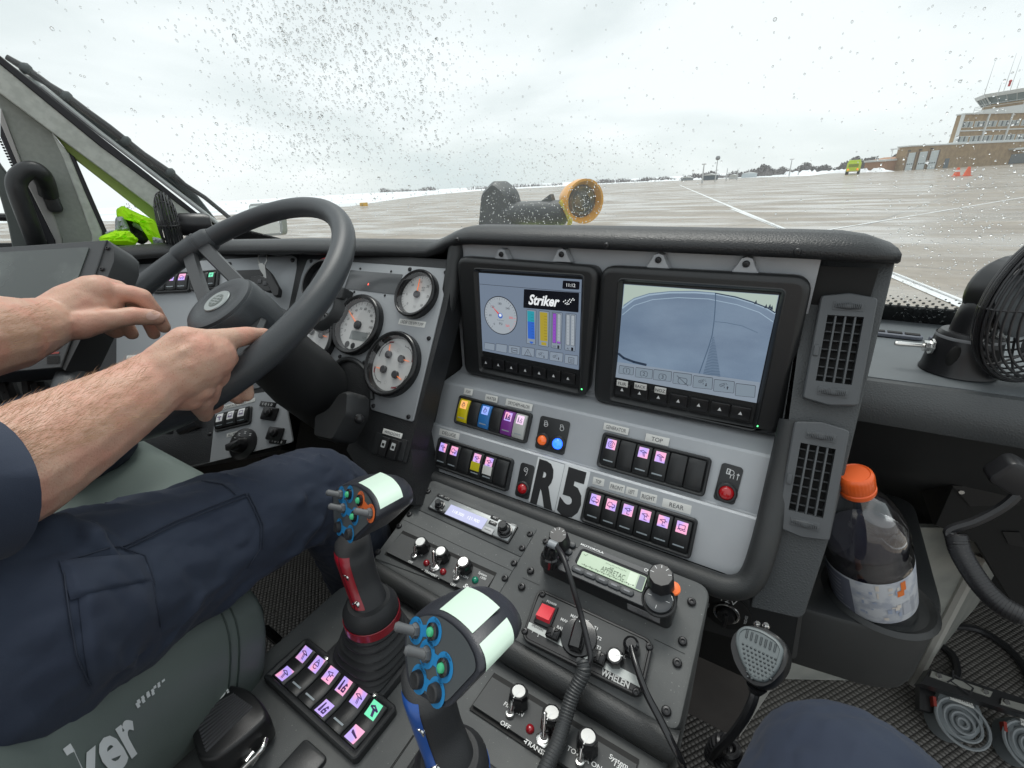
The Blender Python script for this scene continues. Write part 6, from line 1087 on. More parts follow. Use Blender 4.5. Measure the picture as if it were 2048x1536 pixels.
# siren control
SH = .010; q = zl(zN, [(292, 690), (1475, 1238), (1345, 1830), (108, 1212)]); f_, W, H = CO.quad(q, SH); sr = thing('siren_control', 'black siren control box with a red power switch and rotary knob', 'siren control', f_.P(0, 0, -SH)); o = rpoly([f_.uv(*p) for p in q], .012, 6); n = len(o)
m_ = MB(); m_.loft([[f_.P(*p, h) for p in oo] for oo, h in ((o, -SH), (o, -.001), (inset(o, .001), 0), (inset(o, .003), 0), (inset(o, .0042), -.0015))]); part('housing', m_, blk_s, sr)
m_ = MB(); FN = f_.at(0, 0, -.0015); M = lambda pts: [FN.uv(*p) for p in pts]
m_.flat(FN, rpoly(M(zl(zN, [(315, 740), (1415, 1245), (1320, 1700), (165, 1090)])), .008), .0006); m_.flat(FN, M(zl(zO, [(490, 35), (1600, 592), (1640, 715), (470, 98)])), .0009, 1); part('face', m_, [con_d, K('silver stripe', (.36, .38, .37), .35, metal=.6)], sr)
m_ = MB(); b_ = MB(); qq = zl(zN, [(335, 828), (500, 900), (412, 1120), (238, 1045)]); k_, W2, H2 = CO.quad(qq, SH); b_.box(k_, -W2 / 2, W2 / 2, -H2 / 2, H2 / 2, -.001, .003, .001, .001); ps = part('power_switch', b_, blk_s, sr)
b_ = MB(); kk = W2 * .38; b_.loft([[k_.P(u, v, h) for u, v, h in ((-kk, -H2 * .34, .003), (kk, -H2 * .34, .003), (kk, H2 * .34, .003), (-kk, H2 * .34, .003))], [k_.P(u, v, h) for u, v, h in ((-kk, -H2 * .30, .013), (kk, -H2 * .30, .013), (kk, H2 * .34, .006), (-kk, H2 * .34, .006))]]); part('red_rocker', b_, K('red switch', (.62, .03, .045), .35, emit=((1, .05, .08), .12)), ps)
k_ = FN.at(*FN.uv(*zN(705, 1205))); m_.lathe(k_, 0, 0, [(.0235, .001), (.0235, .003), (.021, .0035)], 32); knr = MB(); knr.lathe(k_, 0, 0, [(.0235, .001), (.0225, .004), (.021, .0042)], 32); d = Fr(k_.o, k_.U * .97 + k_.V * -.26, k_.V)
kf = k_.at(0, 0, 0, rad(8)); knr.prism(kf, rpoly([(-.0085, -.019), (.0085, -.019), (.0075, .012), (.0025, .022), (-.0025, .022), (-.0075, .012)], .003), [(0, .003), (0, .015), (.0025, .018)]); knr.stroke(kf, [(0, .013), (0, .020)], .0016, .0183, 1); part('rotary_selector', knr, [knm, whitp], sr)
for z_, x, y in ((zN, 450, 1178), (zN, 912, 1425)):
    k_ = FN.at(*FN.uv(*z_(x, y))); b_ = MB(); b_.box(k_, -.0088, .0088, -.0068, .0068, 0, .010, .002, .001); b_.box(k_, -.0018, .0018, -.005, .006, .009, .0115, .0006); part('push_button', b_, blk_s, sr)
k_ = FN; knob(FN, *zN(1070, 1385), h=.014, r=.0100, parent=sr, rot=20, name='volume_knob', top=alu)
b_ = MB()
for z_, x, y, t, h in ((zN, 430, 856, 'POWER', .0030), (zN, 575, 1040, 'MAN 1', .0037), (zN, 680, 1003, 'MAN 2', .0037), (zN, 785, 1040, 'HF', .0037), (zN, 880, 1110, 'T1', .0037), (zN, 915, 1215, 'T2', .0037), (zN, 910, 1310, 'T3', .0037), (zN, 520, 1112, 'RAD', .0037), (zN, 475, 1148, 'MAN', .0028), (zN, 925, 1392, 'HORN', .0030), (zN, 1045, 1335, 'PA', .003), (zN, 1150, 1395, 'VOL.', .003)): u, v = FN.uv(*z_(x, y)); b_.text(FN, t, u, v, .0014, h, 0, bold=.02)
u, v = FN.uv(*zO(1385, 622)); b_.text(f_, 'WHELEN', u, v, .0003, .0068, 1, bold=.03, wd=.034); u, v = FN.uv(*zN(285, 1105)); b_.text(FN, 'SPEAKERS', u, v, .0014, .0028, 2); u, v = FN.uv(*zN(232, 1150)); b_.text(FN, '1', u, v, .0014, .003, 0); u, v = FN.uv(*zN(290, 1185)); b_.text(FN, '2', u, v, .0014, .003, 0); part('lettering', b_, [lettr, K('pale lettering', (.5, .51, .5), .4), ink], sr)
screws(sr, f_, [zN(333, 762), zN(150, 1140), zN(1428, 1300), zO(1600, 762)], -.001, .0046)
# microphone lead of the two-way radio: plug, straight lead, coil lying over the lower panel
cd_ = thing('microphone_cord', 'thick black lead from the radio plug, coiling down over the lower intercom panel', 'cord', CO.hit(*zN(410, 420)))
C1 = lambda z, x, y, w: CO.hit(*z(x, y), w)
b_ = MB(); pa, pb_ = C1(zN, 400, 440, .04), C1(zN, 425, 250, .075); b_.tube([pa, pa * .6 + pb_ * .4, pa * .55 + pb_ * .45, pa * .2 + pb_ * .8, pb_], [.0125, .0125, .0105, .0095, .006], 16); part('plug', b_, knm, cd_)
b_ = MB(); a_ = C1(zN, 400, 235, .082); c_ = C1(zN, 480, 270, .082); b_.tube([a_, c_], .0052, 10); part('grey_clip', b_, K('grey clip', (.30, .32, .34), .4), cd_)
pts = [C1(zN, 470, 262, .082), C1(zN, 540, 370, .09), C1(zN, 600, 540, .088), C1(zN, 660, 740, .075), C1(zN, 730, 980, .055), C1(zN, 790, 1230, .045), C1(zN, 825, 1400, .040), C1(zN, 800, 1480, .036)]
b_ = MB(); b_.tube(smooth(pts, 5), .0035, 10); part('lead', b_, cordm, cd_)
L1 = lambda x, y, w: LP.hit(*zO(x, y), w); pc_ = [CO.hit(*zO(1060, 430), .035), CO.hit(*zO(1060, 560), .032), L1(960, 760, .045), L1(905, 920, .035), L1(850, 1100, .028), L1(790, 1290, .026), L1(715, 1450, .026), L1(640, 1620, .026), L1(560, 1800, .026)]
part('coil', coil(smooth(pc_, 5), .0056, .0030, 40), K('cord coil rubber', (.045, .048, .05), .5), cd_)
sc2 = thing('microphone_cord', 'smooth black lead running from the siren box off the console edge', 'cord', CO.hit(*zN(1245, 1300)))
b_ = MB(); pa = CO.hit(*zN(1245, 1330), .011); pb_ = CO.hit(*zN(1240, 1270), .030); b_.tube([pa, pb_, pb_ + nrm(pb_ - pa) * .003], [.0105, .0095, .006], 16); part('plug', b_, knm, sc2)
b_ = MB(); b_.tube(smooth([CO.hit(*zN(1243, 1300), .030), CO.hit(*zO(1590, 450), .034), CO.hit(*zO(1690, 740), .034), CO.hit(*zO(1830, 1010), .03), CO.hit(*zO(1960, 1270), .025), CO.hit(*zO(2080, 1536), .01), CO.hit(*zO(2120, 1800), -.05)], 5), .0041, 10); part('lead', b_, knm, sc2)
# console rocker bank
bank('console rocker bank with two rows of pink windows and one green, left of the joysticks', LP, zl(zP, [(758, 308), (1625, 985), (1243, 1535), (330, 703)]), [D_(i='noz', j='noz'), D_(i='drop', bar=1), D_(i='lamp', bar=1), D_(i='ext', j='ext', fat=1), D_(i='noz', bar=1), D_(i='noz', j='blade', g=1, fat=1)], 0, None, .012, True)
# ------------------------------------------------------------------ joysticks
rubber = K('black rubber', (.022, .023, .025), .55, bump=(900, .25)); shell_ = K('joystick shell', (.030, .032, .040), .34, bump=(1300, .25)); glow = K('pale green tape', (.60, .74, .63), .45, emit=((.5, .9, .6), .03)); bru = K('blue ring print', (.02, .22, .50), .4); oru = K('orange ring print', (.75, .16, .04), .4); facep = K('joystick face', (.075, .085, .09), .4)
def joystick(label, off, band, two_strip, ctl, zf, outl, N_, fo):
    N_ = nrm(N_); U_ = nrm(np.cross(N_, -WZ)); V_ = np.cross(N_, U_)
    F0 = F1 = Fr(V3(fo), U_, V_, N_); off = V3(off)
    g = thing('joystick', label, 'joystick', V3((-.39, .24, .72)) + off, 'joysticks on the console')
    o = rpoly([F0.uv(*zE(*p)) for p in outl], .008, 3); n = len(o)
    c = V3((sum(p[0] for p in o) / n, sum(p[1] for p in o) / n)); B = nrm((.16, .97, -.06))
    def sec(s, d, dz=0, sx=1): return [F1.P(*((V3(p) - c) * V3((s * sx, s)) + c)) + B * d + WZ * dz for p in o]
    b = MB(); b.loft([sec(.90, -.001), sec(.96, -.0012), sec(.985, .002), sec(1.0, .008), sec(1.0, .018, .0), sec(.98, .029, -.002), sec(.93, .040, -.005), sec(.82, .050, -.008), sec(.62, .056, -.010), sec(.3, .059, -.011)]); hd = part('head', b, shell_, g, ang=70)
    b = MB(); b.flat(F1, [tuple((V3(p) - c) * .88 + c) for p in o], .0018)
    P1 = lambda x, y: F1.uv(*zf(x, y))
    for (x, y), k, kind in ctl: u, v = P1(x, y); b.flat(F1, circ(u, v, .0098, 20), .0022, k); b.flat(F1, circ(u, v, .0060, 16), .0026, 0)
    pts = {i: P1(*c_[0]) for i, c_ in enumerate(ctl)}
    for i, j in ((0, 1), (2, 3), (4, 5)) if len(ctl) == 6 else ((0, 1), (2, 3), (4, 5), (6, 7)): b.stroke(F1, [tuple(V3(pts[i]) * .62 + V3(pts[j]) * .38), tuple(V3(pts[i]) * .38 + V3(pts[j]) * .62)], .008, .0021, ctl[i][1])
    for i in range(len(ctl)): u, v = pts[i]; b.text(F1, ('ON', 'FLOW', 'BUMPER', 'FLOW', 'STREAM', 'FOG', 'ROOF', 'ON')[i], u, v + .0079, .0025, .0018, 3); b.text(F1, ('OFF', 'LOCK', 'OFF', 'OFF', '', '', 'LOCK', 'OFF')[i], u, v - .0079, .0025, .0018, 3)
    part('face_plate', b, [facep, bru, oru, K('dark ring print', (.01, .05, .10), .5)], hd)
    for i, ((x, y), k, kind) in enumerate(ctl):
        u, v = pts[i]; k_ = F1.at(u, v); b = MB()
        if kind == 't': b.lathe(k_, 0, 0, [(.0055, .002), (.0055, .0045), (.0048, .006)], 6); d = nrm(k_.N * .8 - k_.U * .55 - k_.V * .05); p0 = k_.P(0, 0, .004); b.tube([p0, p0 + d * .006, p0 + d * .0135, p0 + d * .0155], [.0042, .0034, .0038, .0022], 12); part('toggle_switch', b, K('grey rubber boot', (.10, .105, .11), .55), hd)
        elif kind == 'g': b.lathe(k_, 0, 0, [(.0062, .002), (.0062, .0045), (.0045, .0055), (.0035, .0048)], 18); b.lathe(k_, 0, 0, [(.0036, .004), (.0030, .0068), (.0012, .0078)], 14, 1); part('indicator_button', b, [knm, K('green button lens', (.05, .30, .16), .2, emit=((.1, 1, .4), .1))], hd)
        else: b.lathe(k_, 0, 0, [(.0065, .002), (.0060, .0062), (.0048, .007), (.003, .0066)], 18); part('push_button', b, rubber, hd)
    # tape strips over the top of the head
    bv_ = [sec(1.004, d, -.0003) for d in (.002, .009, .016, .023, .030)]; top = [i for i in range(n) if (V3(o[i]) - c)[1] > .50 * max(abs((V3(q) - c)[1]) for q in o) and (V3(o[i]) - c)[0] > -.018]
    b = MB(); ids = sorted(top, key=lambda i: o[i][0])
    cuts = [ids] if not two_strip else [ids[:len(ids) // 2], ids[len(ids) // 2 + 1:]]
    for ci in cuts:
        b.loft([[r[i] + nrm(r[i] - F1.P(*c) - B * .03) * .0006 for i in ci] for r in bv_], cap=False, closed=False)
    part('tape_strip', b, glow, hd)
    b = MB(); hb = F1.P(*(c + V3((.035, .012)))) + B * .032; b.ball(hb, .010, 12, sq=(.45, 1, .9)); part('side_recess', b, deepb, hd)
    # grip
    Y_ = lambda x, y, yy: onYp(*zE(x, y), yy) + off + (V3((.006, .006, 0)) if two_strip else 0)
    ax_ = [Y_(168, 350, .272), Y_(164, 405, .262), Y_(170, 460, .254), Y_(188, 530, .25), Y_(210, 600, .247), Y_(235, 665, .243), Y_(245, 700, .241)]
    rw_ = [.012, .0205, .0185, .0170, .0168, .0178, .0200]; rd_ = [.012, .022, .0225, .0212, .0205, .0205, .0215]
    ax_ = smooth(ax_, 3); rw_ = np.interp(np.linspace(0, 6, len(ax_)), range(7), rw_); rd_ = np.interp(np.linspace(0, 6, len(ax_)), range(7), rd_)
    S1 = nrm((.93, -.35, 0)); S2 = nrm((.35, .93, 0)); nn = 28
    ring = lambda i, e=0: [ax_[i] + (rw_[i] + e) * math.copysign(abs(math.cos(a)) ** .85, math.cos(a)) * S1 + (rd_[i] + e) * math.copysign(abs(math.sin(a)) ** .85, math.sin(a)) * S2 for a in [2 * math.pi * k / nn for k in range(nn)]]
    b = MB(); b.loft([ring(i) for i in range(len(ax_))]); gr = part('grip', b, rubber, g, ang=60)
    for (a0, a1) in ([(257, 292), (296, 334)] if band[1] else [(258, 318)]):
        b = MB(); b.loft([[ax_[i] + (rw_[i] + .0008) * math.copysign(abs(math.cos(a)) ** .85, math.cos(a)) * S1 + (rd_[i] + .0008) * math.copysign(abs(math.sin(a)) ** .85, math.sin(a)) * S2 for a in [rad(a0 + (a1 - a0) * k / 8) for k in range(9)]] for i in range(4, len(ax_) - 2)], cap=False, closed=False); part('colour_tape', b, band[0], gr)
    for i, a in ((9, 300), (15, 300)): a = rad(a); p = ax_[i] + rw_[i] * math.cos(a) * S1 + rd_[i] * math.sin(a) * S2; b = MB(); nn_ = nrm(p - ax_[i]); b.lathe(Fr(p, np.cross(WZ, nn_), WZ, nn_), 0, 0, [(.0058, -.003), (.0055, .001), (.0032, .0012), (.003, -.001)], 14); part('grip_screw', b, chrome, gr)
    base = V3((-.388, .245, .7205)) + off; top_ = ax_[-1]; b = MB()
    b.lathe(Fr(top_ - WZ * .014, WX, WY), 0, 0, [(.031, -.012), (.034, -.006), (.034, .004), (.030, .012), (.026, .016)], 32); part('collar', b, rubber, g)
    b = MB(); b.lathe(Fr(top_ - WZ * .024, WX, WY), 0, 0, [(.0345, -.0075), (.0352, -.007), (.0352, .005), (.0345, .0055)], 32, cap=False); part('collar_band', b, band[0], g)
    b = MB(); rs = []; nn = 40; NR = 34; T0 = top_ - WZ * .026
    for k in range(NR + 1):
        t = k / NR; cc = T0 * (1 - t) + (base + WZ * .012) * t; R = .030 + .018 * t ** 1.2 + (.0035 * math.cos(2 * math.pi * t * 6.0) if t < .93 else .002); e = 1 + 0.0 * t
        pw = 1 - .42 * t; rs.append([cc + R * V3((math.copysign(abs(math.cos(a)) ** pw, math.cos(a)), math.copysign(abs(math.sin(a)) ** pw, math.sin(a)), 0)) for a in [2 * math.pi * q / nn for q in range(nn)]])
    b.loft(rs); part('boot', b, rubber, g, ang=80)
    b = MB(); b.box(Fr(base, WX, WY), -.056, .056, -.056, .056, 0, .011, .004, .016); b.box(Fr(base, WX, WY), -.050, .050, -.050, .050, .010, .014, .003, .014)
    for sx in (-1, 1):
        for sy in (-1, 1): b.screw(Fr(base, WX, WY), sx * .046, sy * .046, .011, .0042, 1)
    part('base_flange', b, [rubber, chrome], g)
def onYp(x, y, d): r = ray(x, y); return CAM + r * (d / r[1])
joystick('left joystick with red tape on its grip and one pale green top strip', (0, 0, 0), (K('red tape', (.30, .008, .02), .3, coat=.3), True), False, [((115, 172), 1, 't'), ((158, 170), 1, 'g'), ((128, 240), 1, 't'), ((183, 280), 1, 'g'), ((105, 333), 1, 'p'), ((160, 368), 1, 'p'), ((212, 200), 2, 'g'), ((262, 265), 2, 't')], zE, ((62, 170), (78, 140), (130, 112), (190, 118), (245, 150), (280, 200), (294, 255), (286, 305), (165, 418), (76, 362), (66, 290)), (-.32, -.86, .40), (-.364, .24, .974))
joystick('right joystick nearest the camera, blue tape on its grip and two pale green strips', (.188, -.088, 0), (K('blue tape', (.01, .07, .30), .35, coat=.3), False), True, [((490, 848), 1, 't'), ((578, 852), 1, 'g'), ((545, 965), 1, 't'), ((632, 1030), 1, 'g'), ((505, 1090), 1, 'p'), ((592, 1155), 1, 'p')], zE, ((425, 850), (445, 790), (520, 752), (600, 752), (680, 800), (760, 880), (812, 985), (820, 1060), (640, 1252), (520, 1190), (440, 1130), (422, 960)), (-.30, -.80, .52), (-.170, .150, .985))
# hand microphone on its hook at the right of the console
hc = pd(*zG(195, 1010), .60); hn = nrm(CAM - hc + V3((-.12, .10, .0))); hu = nrm(np.cross(hn, -WZ)); HM = Fr(hc, hu, np.cross(hn, hu), hn); hm = thing('hand_microphone', 'grey-fronted teardrop hand microphone hanging at the right console edge', 'microphone', hc)
o = rpoly([HM.uv(*zG(*p)) for p in ((62, 905), (130, 862), (220, 880), (300, 935), (328, 1000), (312, 1080), (245, 1150), (180, 1168), (115, 1125), (65, 1045), (45, 960))], .012, 4); n = len(o); c = V3((sum(p[0] for p in o) / n, sum(p[1] for p in o) / n))
b = MB(); b.loft([[HM.P(*((V3(p) - c) * s_ + c), w_) for p in o] for s_, w_ in ((.6, -.036), (.85, -.030), (.98, -.018), (1, -.006), (.985, .0), (.96, .002))]); part('body', b, blk_s, hm, ang=70)
hmf = K('mic grey front', (.13, .15, .155), .42, bump=(1200, .15)); o2 = rpoly([HM.uv(*zG(*p), .003) for p in ((82, 892), (120, 870), (200, 890), (275, 940), (302, 985), (275, 1080), (215, 1140), (150, 1125), (95, 1030), (72, 940))], .010, 4)
b = MB(); b.loft([[HM.P(*p, w_) for p in oo] for oo, w_ in ((o2, .001), (o2, .0045), (inset(o2, .001), .006), (inset(o2, .0028), .0062), (inset(o2, .0035), .0052))])
fr_ = MB(); 
for i in range(7): a0_, a1_ = zG(130 + 22 * i, 890 + 11 * i), zG(122 + 22 * i, 925 + 11 * i); b.tube([HM.hit(*a0_, .0056), HM.hit(*a1_, .0056)], .0011, 6, 1)
for j in range(8):
    for i in range(9 - j // 2):
        x, y = 108 + 19 * i - j * -3, 955 + 22 * j + 9 * i
        if x < 285 - j * 8 and y < 1125: b.ball(HM.hit(*zG(x, y), .0053), .0013, 6, 1)
part('front_grille', b, [hmf, K('grille dimple', (.06, .07, .075), .5)], hm, ang=50)
b = MB(); C2 = lambda x, y, d=.62: pd(*zG(x, y), d); b.tube([C2(172, 1150, .615), C2(165, 1180, .62)], [.010, .006], 10); b.tube(smooth([C2(165, 1175), C2(150, 1230), C2(110, 1310, .64), C2(50, 1390, .68), C2(-10, 1450, .72), C2(-40, 1500, .76)], 4), .0047, 8); part('lead', b, cordm, hm)
part('coil', coil(smooth([C2(-30, 1490, .76), C2(0, 1430, .74), C2(45, 1440, .73), C2(50, 1490, .74), C2(10, 1540, .75)], 5), .009, .0035, 14), cordm, hm)
b = MB(); 
for x, y in ((175, 865), (215, 872)): b.ball(HM.hit(*zG(x, y), -.004), .004, 8)
part('hook_studs', b, chrome, hm)
# hand microphone lying on the console at the left
ic = LP.sub(*zH(1030, 1370), .045); ix = nrm(LP.hit(*zH(1150, 1190), .045) - LP.hit(*zH(880, 1480), .045)); IM = Fr(ic.o, nrm(np.cross(ix, WZ)), ix, WZ); im = thing('handheld_radio_microphone', 'black ribbed hand microphone lying beside the seat bolster', 'microphone', IM.o - WZ * .045)
o = rpoly([IM.uv(*zH(*p)) for p in ((868, 1300), (935, 1210), (1010, 1150), (1130, 1170), (1200, 1245), (1225, 1300), (1120, 1400), (985, 1500), (900, 1500), (870, 1400))], .014, 4); n = len(o); c = V3((sum(p[0] for p in o) / n, sum(p[1] for p in o) / n))
b = MB(); b.loft([[IM.P(*((V3(p) - c) * s_ + c), w_) for p in o] for s_, w_ in ((.90, -.043), (1.0, -.036), (1.02, -.018), (1.0, -.004), (.96, .0), (.90, .0012))]); part('body', b, K('mic black', (.012, .012, .013), .35, bump=(1400, .2)), im, ang=70)
b = MB(); 
for i in range(11):
    t = i / 10; a = V3((1128, 1215)) * (1 - t) + V3((985, 1190)) * t * 1 if False else None
for i in range(12): x0 = 1120 - 12.5 * i * .3; p0, p1 = (1130 - i * 3, 1220 - i * .5), (0, 0)
for i in range(11): p0 = (1146 - 15 * i * .55, 1258 - 9.5 * i * .62); p1 = (935 - 5 * i, 1460 - 15.5 * i); b.tube([IM.hit(*zH(*p0), .0014), IM.hit(*zH(*p1), .0014)], .0017, 6)
part('grille_ribs', b, K('mic rib', (.05, .05, .054), .3), im)
b = MB(); lf = IM.sub(*zH(960, 1237)); du = nrm(IM.hit(*zH(920, 1262)) - IM.hit(*zH(998, 1210))); L_ = Fr(lf.o, -du, np.cross(WZ, -du), WZ); b.text(L_, 'iCOM', 0, 0, .002, .0105, 0, bold=.03, rot=math.pi); b.tube([IM.hit(*zH(1035, 1285 - 40), .0)] * 1 + [IM.hit(*zH(1036, 1246), .0)], .0001, 3); part('lettering', b, lettr, im)
b = MB(); b.tube(smooth([IM.hit(*zH(1206, 1405), -.02), IM.hit(*zH(1190, 1450), -.02), IM.hit(*zH(1140, 1500), -.025), IM.hit(*zH(1090, 1550), -.03)], 4), .0032, 10); b.tube([IM.hit(*zH(1150, 1475), -.03), IM.hit(*zH(1120, 1520), -.03)], .008, 10); part('clip', b, chrome, im)
b = MB(); b.tube([IM.P(0, -.05, -.02), IM.P(.02, -.12, -.03), IM.P(.03, -.3, -.04)], .006, 8); part('lead', b, cordm, im)
b = MB(); f_ = LP.sub(*zP(700, 1530)); b.box(f_, -.02, .02, -.03, .02, 0, .006, .003, .006); solo('blank_switch_cover', 'small black blanking cover at the bottom edge of the console', 'switch cover', b, blk, f_.o)
# ------------------------------------------------------------------ steering wheel and column
WC = V3((-.764, .341, 1.157)); WN = Fr(WC, WX, (0, .848, .53), (0, -.53, .848)); whm = K('steering wheel skin', (.042, .047, .052), .42, bump=(420, .35, .0008), tex='VORONOI')
sw = thing('steering_wheel', 'large black steering wheel in front of the driver', 'steering wheel', WC)
b = MB(); N_ = 96; b.tube([WN.P(.235 * math.cos(2 * math.pi * k / N_), .235 * math.sin(2 * math.pi * k / N_)) for k in range(N_)], [.0185 - .0015 * math.sin(2 * math.pi * k / N_) for k in range(N_)], 18, closed=True); part('rim', b, whm, sw, ang=80)
b = MB(); rp = V3(WN.uv(391, 498)); a_ = math.atan2(rp[1], rp[0]); ra = V3((math.cos(a_), math.sin(a_))); ta = V3((-ra[1], ra[0]))
b.tube([WN.P(.235 * math.cos(a_ + t), .235 * math.sin(a_ + t)) for t in (-.16, -.13, 0, .13, .16)], [.0185, .0215, .0225, .0215, .0185], 18)
for t in (-.05, -.02): b.tube([WN.P(.235 * math.cos(a_ + t), .235 * math.sin(a_ + t)), WN.P(.235 * math.cos(a_ + t + .012), .235 * math.sin(a_ + t + .012))], .0238, 18)
part('rim_clamp', b, whm, sw, ang=60)
hubc = WN.at(*WN.uv(433.7, 602, .016), 0); hu_ = V3(WN.uv(433.7, 602, .016))
for sgn in (1, -1):
    b = MB()
    for s_ in (-1, 1):
        P0 = ra * .225 * sgn + ta * s_ * .014; P1 = hu_ * .8 + ra * .035 * sgn + ta * s_ * .036; d = P1 - P0; n_ = V3((-d[1], d[0])) / np.linalg.norm(d)
        b.loft([[WN.P(*(P0 + d * t + n_ * q * (.013 - .003 * t)), w_ - .028 * t ** 1.3) for q, w_ in ((-1, -.004), (-.8, .004), (.8, .004), (1, -.004), (.8, -.007), (-.8, -.007))] for t in np.linspace(0, 1, 8)])
    part('spoke', b, K('spoke metal black', (.028, .03, .032), .38, bump=(1200, .1)), sw)
b = MB(); R_h = .056; n = 48; FR = lambda k, r: r * (1 - (.035 if (k % 12) in (0, 1) else 0))
b.loft([[hubc.P(FR(k, r) * math.cos(2 * math.pi * k / n), FR(k, r) * math.sin(2 * math.pi * k / n), w_) for k in range(n)] for r, w_ in ((R_h * .9, -.06), (R_h * 1.04, -.05), (R_h * 1.03, -.012), (R_h * 1.0, .004), (R_h * .96, .010))]); b.lathe(hubc, 0, 0, [(R_h * .92, .010), (R_h * .90, .014), (R_h * .82, .0155), (R_h * .6, .016), (R_h * .58, .0152), (.0002, .0152)], 48)
hb_ = part('hub', b, whm, sw); b = MB(); b.lathe(hubc, 0, 0, [(.021, .0158), (.020, .0172), (.0002, .0174)], 32); b.lathe(hubc, 0, 0, [(.0125, .0174), (.012, .0178), (.0002, .0178)], 28, 1)
for a in range(3): b.stroke(hubc, [(-.008, -.005 + .005 * a), (.008, -.005 + .005 * a)], .0018, .0182, 0)
b.stroke(hubc, [(0, -.009), (0, .009)], .0018, .0182, 0); part('horn_emblem', b, [K('emblem silver', (.35, .38, .37), .35, metal=.5), K('emblem dark', (.12, .14, .13), .4)], hb_)
sc_ = thing('steering_column', 'thick black steering column running down from the wheel hub', 'steering column', WC - WN.N * .25)
H0 = hubc.P(0, 0, -.045); H1 = onYp(700, 838, .60); b = MB(); D_c = nrm(H1 - H0)
pts = [H0, H0 + D_c * .02, H0 + D_c * .035, H0 + D_c * .05, H0 + D_c * .12, H0 + D_c * .17, H1]; b.tube(pts, [.05, .055, .060, .056, .060, .066, .066], 32); part('column_shroud', b, dark, sc_, ang=50)
b = MB(); b.tube([H0 + D_c * .025, H0 + D_c * .032], .0625, 32); part('column_collar', b, whm, sc_)
b = MB(); F_ = GP.sub(*zA(1760, 1240), .05); b.prism(F_, rpoly([(-.035, -.05), (.02, -.045), (.035, .01), (.02, .05), (-.005, .045), (-.02, .01), (-.05, -.01)], .01), [(.004, -.03), (0, -.02), (0, .015), (.005, .025)]); part('tilt_lever', b, dark, sc_)
b = MB(); p = H0 + D_c * .135 + nrm(V3((.1, -.75, .55))) * .062; b.ball(p, .008, 10); p = GP.hit(*zA(1838, 1250), .075); b.ball(p, .009, 10); part('column_screws', b, blk_s, sc_)
# ignition keys hanging at the key panel
ky = thing('key_bunch', 'bunch of keys and black fobs hanging from the ignition on the key panel', 'keys', KP.hit(*zA(1360, 430), .02)); KF = lambda x, y, w=.02: KP.hit(*zA(x, y), w)
b = MB(); F_ = KP.at(*KP.uv(*zA(1430, 392)), .012); b.prism(F_, rpoly([F_.uv(*zA(*p)) for p in ((1335, 390), (1395, 362), (1480, 375), (1500, 408), (1440, 420), (1370, 410), (1335, 425))], .006), [(.002, 0), (0, .003), (0, .014), (.002, .017)]); part('ignition_key_head', b, blk_s, ky)
b = MB(); b.tube([KF(1345 + 22 * math.cos(a), 428 + 34 * math.sin(a), .024 + .004 * math.sin(a)) for a in [2 * math.pi * k / 20 for k in range(20)]], .0016, 6, closed=True); b.prism(KP, [KP.uv(*zA(*p), .03) for p in ((1322, 455), (1345, 450), (1360, 470), (1366, 520), (1352, 520), (1330, 485))], [(0, .029), (.0005, .031)]); b.prism(KP, [KP.uv(*zA(*p), .03) for p in ((1350, 470), (1362, 465), (1385, 600), (1372, 604))], [(0, .032), (0, .035)]); part('metal_key', b, K('key steel', (.30, .30, .29), .35, metal=.9), ky)
for i, q in enumerate((((1285, 525), (1330, 515), (1400, 545), (1425, 590), (1370, 600), (1295, 565)), ((1370, 480), (1400, 510), (1445, 590), (1440, 628), (1415, 630), (1380, 560)))):
    b = MB(); b.prism(KP, rpoly([KP.uv(*zA(*p), .04) for p in q], .004), [(.001, .030 + .008 * i), (0, .033 + .008 * i), (0, .042 + .008 * i), (.0015, .044 + .008 * i)])
    if i == 0:
        for x, y in ((1330, 545), (1358, 555), (1385, 565)): f_ = KP.sub(*zA(x, y), .044); b.box(f_, -.0045, .0045, -.005, .005, 0, .0015, .0005, .001, 1)
    part('key_fob', b, [blk_s, K('fob button', (.05, .05, .055), .4)], ky)
# dark display terminal on its arm at the far left
U_ = nrm((.84, .54, .03)); aw_ = nrm((-.54, .84, 0)); V_ = nrm(WZ * math.cos(rad(38)) + aw_ * math.sin(rad(38))); V_ = nrm(V_ - U_ * (V_ @ U_)); LD = Fr(pd(100, 620, .98), U_, V_)
if LD.N @ (CAM - LD.o) < 0: LD = Fr(LD.o, -LD.U, LD.V)
dt = thing('display_terminal', 'wide dark screen terminal in a grey metal case at the far left', 'display', LD.o); lq = lambda pts, w=0: [LD.uv(*zA(*p), w) for p in pts]
cas = K('terminal case', (.062, .067, .070), .5, bump=(1200, .15)); b = MB(); o = lq([(-500, 410), (0, 370), (543, 332), (440, 640), (310, 985), (0, 1012), (-700, 1050)])
b.prism(LD, o, [(0, -.05), (0, -.001), (.001, 0)]); part('case', b, cas, dt); b = MB(); b.prism(LD, lq([(545, 330), (583, 368), (580, 440), (470, 720), (330, 1000), (312, 985), (440, 640)], -.002), [(0, -.05), (0, -.003)]); part('side_cheek', b, K('terminal cheek', (.045, .048, .05), .5), dt)
b = MB(); b.prism(LD, rpoly(lq([(-500, 435), (0, 400), (462, 372), (365, 640), (290, 890), (0, 915), (-600, 945)]), .004), [(0, 0), (0, .002)]); part('screen', b, K('dark screen with painted reflection', (.055, .068, .064), .25, coat=.5, var=(16, (.10, .12, .112), .45, .62), rvar=.12), dt)  # mottled tones paint a grey-green reflection into the screen colour
b = MB(); 
for k in range(5): b.stroke(LD, lq([(245, 932 + 8 * k), (305, 928 + 8 * k)]), .0022, .0008, 0)
